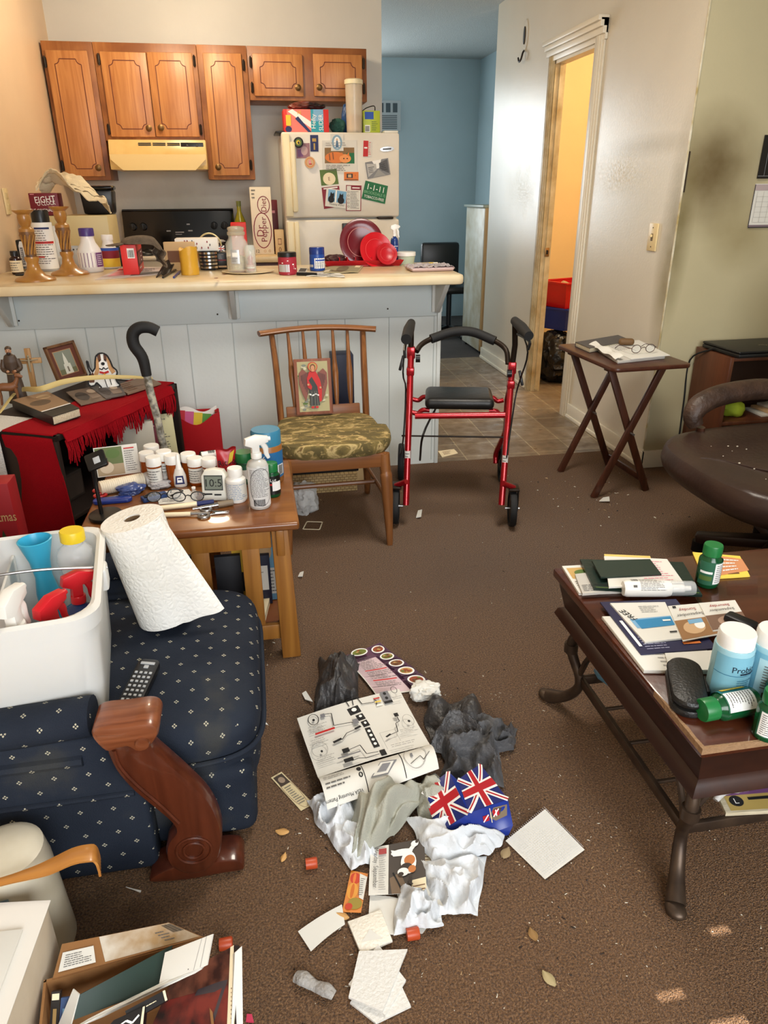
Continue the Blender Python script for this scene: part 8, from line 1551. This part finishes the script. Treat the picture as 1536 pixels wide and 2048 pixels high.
# cloth, white bags
KHAKI=mat('khaki_cloth',(176,176,164),.9,bump=(300,.4),var=(4,(158,158,144),.2))
drape('white_bag',((648,1672),(720,1668),(705,1595),(612,1606)),'crumpled white bag at the left under the khaki cloth','bag',WBAG,.004,.03,2.6,11,.025,.12)
drape('white_bag',((700,1742),(758,1722),(730,1650),(640,1650)),'white bag end hanging out below the khaki cloth','bag',WBAG,.004,.026,2.6,12,.014,.1)
drape('khaki_trousers',((700,1725),(790,1672),(868,1575),(700,1575)),'khaki grey cloth garment heaped under the wiring diagram sheet','garment',KHAKI,.01,.022,2.4,13,.055,.09,60,.004,.02,0)
drape('khaki_cloth',((840,1650),(905,1640),(900,1560),(820,1570)),'second khaki garment end beside the flag carton','garment',KHAKI,.006,.02,2.6,14,.03,.1,40,.004,.012,1)
# wiring diagram sheet in two folds
GL=K('diagram_grey',120,120,124);A1,A2,A3,A4=(636,1556),(860,1490),(798,1378),(594,1437)
T1=((A1,.055),(A2,.06),(A3,.05),(A4,.035));q=[pz(u,v,z) for (u,v),z in T1];low=[pz(655,1620,.05),pz(878,1538,.055)]
c=(q[0]+q[1]+q[2]+q[3])/4;t=thing('instruction_sheet','large white wiring diagram sheet folded over the khaki cloth','instruction sheet',c)
S=quad(*[p-c for p in q],curl=lambda u,v:.006*math.sin(PI*u)-.004*math.sin(PI*v));b=MB();b.grid(lambda u,v:S(u,v,.0008),20,12,PAPERW,.0008)
def cord(*P):return ('l',P,.0022,INK)
up=[('p',((.45,.88),(.56,.9),(.57,.78),(.46,.76)),INK),('p',((.5,.74),(.57,.75),(.58,.65),(.51,.64)),INK),('p',((.52,.62),(.58,.63),(.59,.53),(.53,.52)),INK),('p',((.53,.5),(.58,.5),(.585,.16),(.53,.16)),INK),('p',((.56,.1),(.61,.1),(.61,0.01),(.56,.01)),INK)]
for k in range(4):up.append(('e',.556,.44-k*.075,.014,.022,WHITEP))
up+=[('e',.51,.83,.024,.03,WHITEP),('e',.54,.7,.014,.02,WHITEP),('e',.555,.575,.012,.02,WHITEP),cord((.48,.9),(.47,1.0),(.58,1.02),(.6,.88),(.72,.86)),cord((.52,.9),(.53,.99)),cord((.72,.92),(.74,.86),(.72,.8)),('r',.72,.9,.78,.92,RED),('r',.72,.84,.78,.86,YELLOW),('r',.72,.78,.78,.8,WHITEP),('r',.8,.78,.88,.99,GL),('e',.84,.95,.015,.025,INK),('e',.84,.87,.015,.025,INK),('r',.8,.78,.88,.82,INK),
       ('o',.13,.86,.05,.09,.002,INK),('e',.13,.85,.012,.02,INK),('r',.2,.84,.24,.9,GL),cord((.24,.88),(.3,.86),(.28,.66),(.46,.62)),('r',.45,.58,.5,.66,GL),cord((.3,.4),(.36,.48),(.46,.5)),('l',((.22,.4),(.3,.42)),.008,INK),('l',((.44,.5),(.5,.52)),.008,INK),('r',.1,.6,.28,.63,RED),('lines',.06,.64,.26,.76,4,INKL),('o',.09,.36,.07,.12,.0015,INKL),('e',.1,.32,.01,.02,INK),('lines',.04,.44,.22,.54,3,INKL),('lines',.04,.12,.2,.24,4,INKL),
       cord((.32,.2),(.42,.22),(.44,.06),(.54,.04)),('r',.26,.17,.32,.24,INK),cord((.3,.02),(.36,.03),(.42,-.0),(.54,0.0)),('r',.24,.02,.32,.08,INK),('r',.2,.11,.4,.13,GL),cord((.7,.24),(.78,.26),(.8,.4),(.84,.42),(.84,.5)),('l',((.66,.22),(.71,.25)),.006,INK),('r',.82,.5,.86,.56,INK),('o',.92,.4,.05,.1,.0015,INKL),('e',.92,.38,.012,.02,INK),('lines',.8,.2,.96,.28,3,INKL),('l',((.62,.02),(.62,.3),(.76,.3),(.76,.1)),.001,INKL),('lines',.66,.02,.96,.08,2,INKL),('o',.93,.93,.03,.06,.0015,INK),('lines',.88,.76,.99,.82,2,INKL)]
marks(b,S,up,.0008);b.build('upper_fold',t)
P5=[low[0]-c,low[1]-c,q[1]-c,q[0]-c];S=quad(*P5,curl=lambda u,v:.02*math.sin(PI*v)**.8);S.n=14;b=MB();b.grid(lambda u,v:S(u,v,.0008),20,14,PAPERW,.0008)
marks(b,S,[('l',((.36,.04),(.36,.9)),.0022,INK),('l',((.7,.04),(.7,.9)),.0022,INK),('o',.33,.5,.018,.09,.003,INK),('e',.33,.74,.02,.1,INK),('t','VESA Mounting Pattern',.16,.12,.009,INK,PI,.09),('lines',.03,.35,.28,.6,2,PRINT),('lines',.03,.68,.28,.85,2,INKL),('p',((.4,.3),(.55,.25),(.66,.6),(.52,.72)),GL),('p',((.42,.32),(.55,.28),(.63,.58),(.52,.68)),PAPERW),('p',((.46,.38),(.54,.35),(.6,.55),(.53,.6)),GL),('o',.82,.55,.1,.42,.0015,INKL),('l',((.76,.3),(.86,.45),(.88,.3),(.95,.5)),.0015,INK),('r',.78,.5,.8,.66,GL),('lines',.4,.04,.66,.14,2,INKL)],.0008);b.build('lower_fold',t)
# flag carton
FLB=K('flag_blue',28,40,110,r=.35);FLR=K('flag_red',176,28,40,r=.35);BLB=mat('glossy_blue_card',(34,54,140),.3)
V={k:pz(u,v,z) for k,(u,v,z) in dict(P1=(846,1582,.045),P2=(897,1543,.06),P3=(915,1560,.075),P4=(960,1529,.06),P5=(1016,1599,.06),P6=(938,1626,.085),P7=(877,1667,.02),P8=(949,1678,.012),P9=(1026,1651,.03)).items()}
c=Vector((V['P6'].x,V['P6'].y,.002));V={k:v-c for k,v in V.items()}
t=thing('flag_carton','small folded carton printed with British flags on the litter heap','carton',c);b=MB();lo={k:Vector((v.x*.92,v.y*.92,.001)) for k,v in V.items()}
ks=['P1','P7','P8','P9','P5','P4','P3','P2'];idx=list(V);vs=[V[k] for k in idx]+[lo[k] for k in idx];ix={k:i for i,k in enumerate(idx)};nn=len(idx)
fs=[[ix[k] for k in ('P2','P6','P3')],[ix[k] for k in ('P7','P8','P6')]]
for q4 in (('P7','P6','P2','P1'),('P6','P5','P4','P3'),('P8','P9','P5','P6')):S4=quad(*[V[k] for k in q4]);b.grid(lambda u,v:S4(u,v,0),12,12,BLB)
fs+=[[ix[a],ix[b2],ix[b2]+nn,ix[a]+nn] for a,b2 in zip(ks,ks[1:]+ks[:1])]+[[ix[k]+nn for k in ks]];b.raw(vs,fs,BLB);b.build('body',t,ang=10)
def flag(S,sk=0):return [('r',0,0,1,1,FLB)]+[('l',P,.013,WHITEP) for P in (((0,0),(1,1)),((0,1),(1,0)))]+[('l',P,.004,FLR) for P in (((.0,.03),(1,1.0)),((0,.97),(1,0)))]+[('r',0,.36,1,.64,WHITEP),('r',.39,0,.61,1,WHITEP),('r',0,.41,1,.59,FLR),('r',.43,0,.57,1,FLR)]
b=MB();S=quad(V['P7'],V['P6'],V['P2'],V['P1'],n=14);marks(b,S,flag(S),.0006);b.build('left_flag_print',t)
b=MB();S=quad(V['P6'],V['P5'],V['P4'],V['P3'],n=14);marks(b,S,flag(S),.0006);b.build('right_flag_print',t)
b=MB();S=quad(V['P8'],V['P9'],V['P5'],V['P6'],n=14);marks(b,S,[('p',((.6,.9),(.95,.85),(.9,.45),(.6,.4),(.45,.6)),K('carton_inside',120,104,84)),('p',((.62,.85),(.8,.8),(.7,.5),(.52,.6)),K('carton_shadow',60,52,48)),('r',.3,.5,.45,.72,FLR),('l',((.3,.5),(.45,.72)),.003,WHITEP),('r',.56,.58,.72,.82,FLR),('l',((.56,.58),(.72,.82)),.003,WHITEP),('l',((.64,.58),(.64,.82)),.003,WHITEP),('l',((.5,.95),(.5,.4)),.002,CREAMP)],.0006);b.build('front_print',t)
# white bags and papers at the near end
drape('white_bag',((860,1730),(975,1715),(1010,1680),(812,1640)),'white plastic bag under the flag carton','bag',WBAG,.004,.035,2.6,21,.025,.1)
drape('white_bag',((880,1835),(955,1830),(975,1715),(835,1728)),'white plastic bag right of the cat calendar page','bag',WBAG,.003,.028,3,22,.012,.1)
litter('black_card',((852,1806),(885,1806),(888,1768),(848,1768)),'black card between the cat page and the white bag','card',BLACKP,.003)
litter('printed_leaflet',((838,1760),(868,1758),(866,1700),(842,1700)),'cream printed leaflet showing behind the cat page','leaflet',CREAMP,.004,.0008,[('lines',.2,.1,.9,.9,8,BROWN)])
litter('white_paper',((735,1872),(845,1868),(885,1812),(740,1790)),'white sheet lying under the cat calendar page','paper',PAPERW,.002,.0006,curl=lambda u,v:.004*math.sin(6*u+3*v)**2)
litter('white_paper',((800,1808),(888,1814),(858,1762),(790,1776)),'white paper corner between the black card and the small white bag','paper',PAPERW,.006,.0006)
litter('recipe_card',((684,1824),(722,1826),(736,1748),(702,1741)),'orange pumpkin recipe card left of the cat page','card',K('pumpkin_orange',206,124,46,r=.4),.004,.0008,[('e',.35,.82,.3,.14,K('pumpkin_red',190,60,36)),('e',.3,.82,.08,.13,ORANGE),('e',.32,.5,.3,.2,K('pumpkin_mid',216,150,60)),('e',.32,.5,.1,.18,K('pumpkin_orange2',196,104,34)),('e',.6,.2,.38,.14,K('leaf_gold',150,130,50)),('e',.3,.12,.2,.08,K('pumpkin_red',190,60,36)),('p',((.55,.95),(1,.9),(1,.3),(.75,.35)),PAPERW),('lines',.66,.4,.95,.85,9,PRINT)])
litter('calendar_page',((737,1791),(853,1787),(848,1680),(741,1696)),'Monday September calendar page with a calico cat photo','calendar page',PAPERW,.012,.0008,
    [('r',.34,0,1,1,K('deck_dark',70,62,56)),('p',((.4,0),(.7,0),(.55,.4),(.36,.3)),K('deck_plank',116,96,76)),('p',((.72,.0),(1,.0),(1,.25),(.76,.22)),CREAMP),('l',((.76,.03),(.98,.05)),.002,BROWN),('l',((.76,.1),(.98,.12)),.002,BROWN),('l',((.6,.0),(.42,.4)),.003,INK),('p',((.38,.86),(.42,.72),(.7,.7),(.84,.86),(.9,.94),(.8,.95),(.72,.84),(.56,.8)),WHITEP),('e',.58,.78,.2,.07,WHITEP),('e',.7,.56,.14,.22,WHITEP),('e',.72,.6,.1,.1,K('calico_orange',190,116,60)),('e',.66,.46,.11,.09,K('calico_black',52,42,36)),('e',.76,.42,.07,.07,K('calico_orange',190,116,60)),('e',.6,.38,.1,.08,WHITEP),('e',.56,.34,.05,.04,K('calico_black',52,42,36)),('e',.82,.9,.07,.06,WHITEP),('e',.86,.93,.03,.03,K('calico_black',52,42,36)),('l',((.74,.32),(.7,.18),(.76,.12)),.005,K('calico_black',52,42,36)),('t','Monday  September',.1,.52,.013,PRINT,-PI/2,.1),('lines',.17,.05,.3,.95,20,INKL),('r',.16,.78,.3,.9,K('page_red',160,60,60))],curl=lambda u,v:.006*u*u)
drape('white_bag',((790,1878),(885,1852),(870,1800),(800,1780)),'small crumpled white bag before the cat calendar page','bag',WBAG,.006,.03,3,23,.02,.1)
litter('torn_envelope',((622,1906),(690,1852),(684,1812),(596,1866)),'torn white envelope strip pointing left on the carpet','envelope',PAPERW,.002,.0008,curl=lambda u,v:.004+.004*math.sin(PI*u))
CREAMN=mat('cream_napkin',(232,226,212),.9,bump=(160,.3))
slab('napkin',((722,1908),(785,1880),(762,1818),(695,1842)),.002,.008,'folded cream napkin above the white napkin stack','napkin',CREAMN,[('p',((.15,.3),(.5,.55),(.75,.15)),PAPERW)])
N_=[(((700,2005),(752,2046),(822,2012),(770,1900)),.001,'lowest white napkin of the stack nearest the camera'),(((697,1968),(770,2030),(812,1960),(756,1888)),.0055,'second white napkin from the bottom of the near stack'),(((697,1994),(765,2022),(815,1898),(718,1902)),.0105,'topmost white napkin of the near stack')]
for P_,z_,l_ in N_:slab('napkin',P_,z_,.0045,l_,'napkin',mat('white_napkin',(220,218,212),.9,bump=(160,.3)),group='white napkins on the carpet',r=.001)
GRID=K('grid_line',206,210,214);litter('graph_paper',((1090,1759),(1169,1700),(1089,1627),(1011,1682)),'square white grid paper lying alone right of the flag carton','paper',PAPERW,.004,.001,[('l',((0,k/24),(1,k/24)),.0006,GRID) for k in range(1,24)]+[('l',((k/24,0),(k/24,1)),.0006,GRID) for k in range(1,24)],curl=lambda u,v:.012*u*v)
litter('bookmark',((602,1622),(627,1608),(563,1544),(542,1556)),'cream printed bookmark left of the wiring diagram sheet','bookmark',K('bookmark_cream',206,190,150),.002,.0012,[('o',.5,.5,.47,.49,.001,BROWN),('r',.1,.68,.9,.96,K('bookmark_photo',60,48,40)),('e',.5,.82,.25,.08,K('bookmark_pale',150,130,110))]+[('lines',.2,.12,.85,.64,9,PRINT)])
# small scraps
for u,v,l_ in ((623,1727,'orange bottle cap lying left of the khaki cloth'),(826,1868,'orange bottle cap under the small white bag'),(452,1888,'orange cap beside the cardboard box of books')):
    p=pz(u,v,.012);b=MB();b.lathe([(0,-.012),(.011,-.012),(.0115,.01),(.01,.012),(0,.012)],K('orange_cap',182,72,36,r=.4),16);solo('bottle_cap',b,l_,'bottle cap',frame((p.x,p.y,.0125),(0,1,0),(0,0,1)))
b=MB();q0,q1=pz(592,1952,.01),pz(668,1990,.01);b.tube([q0-q0,(q1-q0)*.2+Vector((0,0,.004)),(q1-q0)*.5,(q1-q0)*.8+Vector((0,0,.004)),q1-q0],[.011,.014,.01,.013,.009],mat('cellophane',(220,216,210),.12,trans=.5,bump=(90,.8),ior=1.2),14,sm=5,flat=.6);solo('cellophane_wrapper',b,'twisted clear cellophane wrapper on the carpet left of the napkins','wrapper',TR(q0.x,q0.y,.009))
for u,v,r,m_,l_ in ((565,1665,.012,K('leaf_tan',196,150,90,r=.7),'tan dried leaf left of the white bag'),(567,1717,.008,K('leaf_tan',196,150,90,r=.7),'small tan leaf scrap below the first one'),(1011,1708,.013,K('leaf_grey',150,130,96,r=.7),'grey dry leaf between the bag and the grid paper'),(1066,1871,.011,K('leaf_brown',150,116,70,r=.7),'brown leaf scrap on the open carpet'),(1098,1959,.012,K('leaf_olive',166,150,110,r=.7),'pale oval leaf at the lower right of the carpet'),(686,1834,.01,K('leaf_tan',196,150,90,r=.7),'tan leaf scrap below the pumpkin card')):
    p=pz(u,v,.002);b=MB();b.grid(lambda a,c_:((a-.5)*2*r*1.3,(c_-.5)*2*r*.8*math.sin(PI*(.06+.88*a)),.002+.004*math.sin(PI*c_)+.003*a),10,6,m_,.0008);solo('dry_leaf',b,l_,'leaf',TR(p.x,p.y,.001,u*.7))
for P_,l_ in ((((1198,1003),(1219,1005),(1218,996),(1206,996)),'white scrap on the carpet before the tray table'),(((532,1444),(551,1460),(541,1442),(527,1440)),'white paper scrap beside the armchair seat'),(((610,1400),(626,1408),(612,1386),(604,1388)),'white paper corner left of the dark grey bag'),(((596,1154),(605,1156),(607,1146),(600,1146)),'tiny white cap below the end table'),(((832,1036),(842,1036),(844,1022),(836,1022)),'small silver wrapper before the rollator')):
    litter('paper_scrap',P_,l_,'scrap',PAPERW,.0045,.003,curl=lambda u,v:.005*u)
slab('white_card',((884,914),(916,906),(908,898),(876,902)),.0012,.003,'cream card lying on the tiles beside the rollator','card',CREAMP,[('lines',.2,.2,.8,.8,3,BROWN)])
stick('plastic_pick','thin white plastic pick on the carpet before the armchair','pick',pz(252,1774,.003),pz(281,1783,.003),(('handle',0,.5,.0008,.0012,PW),('tip',.5,1,.0012,.0025,PW)))
litter('pink_wrapper',((492,2045),(508,2046),(504,2030),(494,2030)),'tiny pink wrapper at the bottom edge beside the cardboard box','wrapper',K('pink_foil',200,60,90,r=.3),.004,.003)
# countless crumbs trodden into the carpet
rr=random.Random(77);b=MB();CR=[K('crumb_white',206,198,180),K('crumb_tan',170,140,100),K('crumb_dark',40,28,20)]
def crumbs(cnt,x0,x1,y0,y1,ms,s0,s1):
    for _ in range(cnt):
        x,y=rr.uniform(x0,x1),rr.uniform(y0,y1);s=rr.uniform(s0,s1);a=rr.uniform(0,6.28);l=rr.choice((1,1,2.2));m_=rr.choice(ms);T=TR(x,y,.0005,a)
        b.raw([(-s*l,-s*.6,0),(s*l,-s*.5,0),(s*.8*l,s*.6,0),(-s*.7*l,s*.5,0),(0,0,s*.9)],[(0,1,4),(1,2,4),(2,3,4),(3,0,4),(3,2,1,0)],m_,T)
crumbs(420,-.02,.72,.72,1.6,CR[:2],.0008,.002);crumbs(120,.1,1.5,1.5,3.2,CR,.001,.003);crumbs(60,1.25,1.8,2.5,3.1,CR,.0015,.0045);crumbs(130,.4,.9,.75,1.6,CR[:2],.0008,.0022);crumbs(90,-.02,.6,.75,1.7,[CR[2]],.0015,.003);crumbs(40,-.1,.1,1.75,2.1,CR[:2],.001,.003)
o=b.build('crumbs');o['kind']='stuff';tag(o,'scattered crumbs and grit over the brown carpet','crumbs')
b=MB();crumbs_seat=random.Random(5)
for k in range(26):x,y=1.85+crumbs_seat.uniform(-.3,.1),2.1+crumbs_seat.uniform(-.25,.1);s=crumbs_seat.uniform(.001,.003);b.box((x,y,.452+s*.3),(s*2,s*1.4,s),CR[0])
o=b.build('seat_crumbs');o['kind']='stuff';tag(o,'white crumbs on the brown leather chair seat','crumbs')
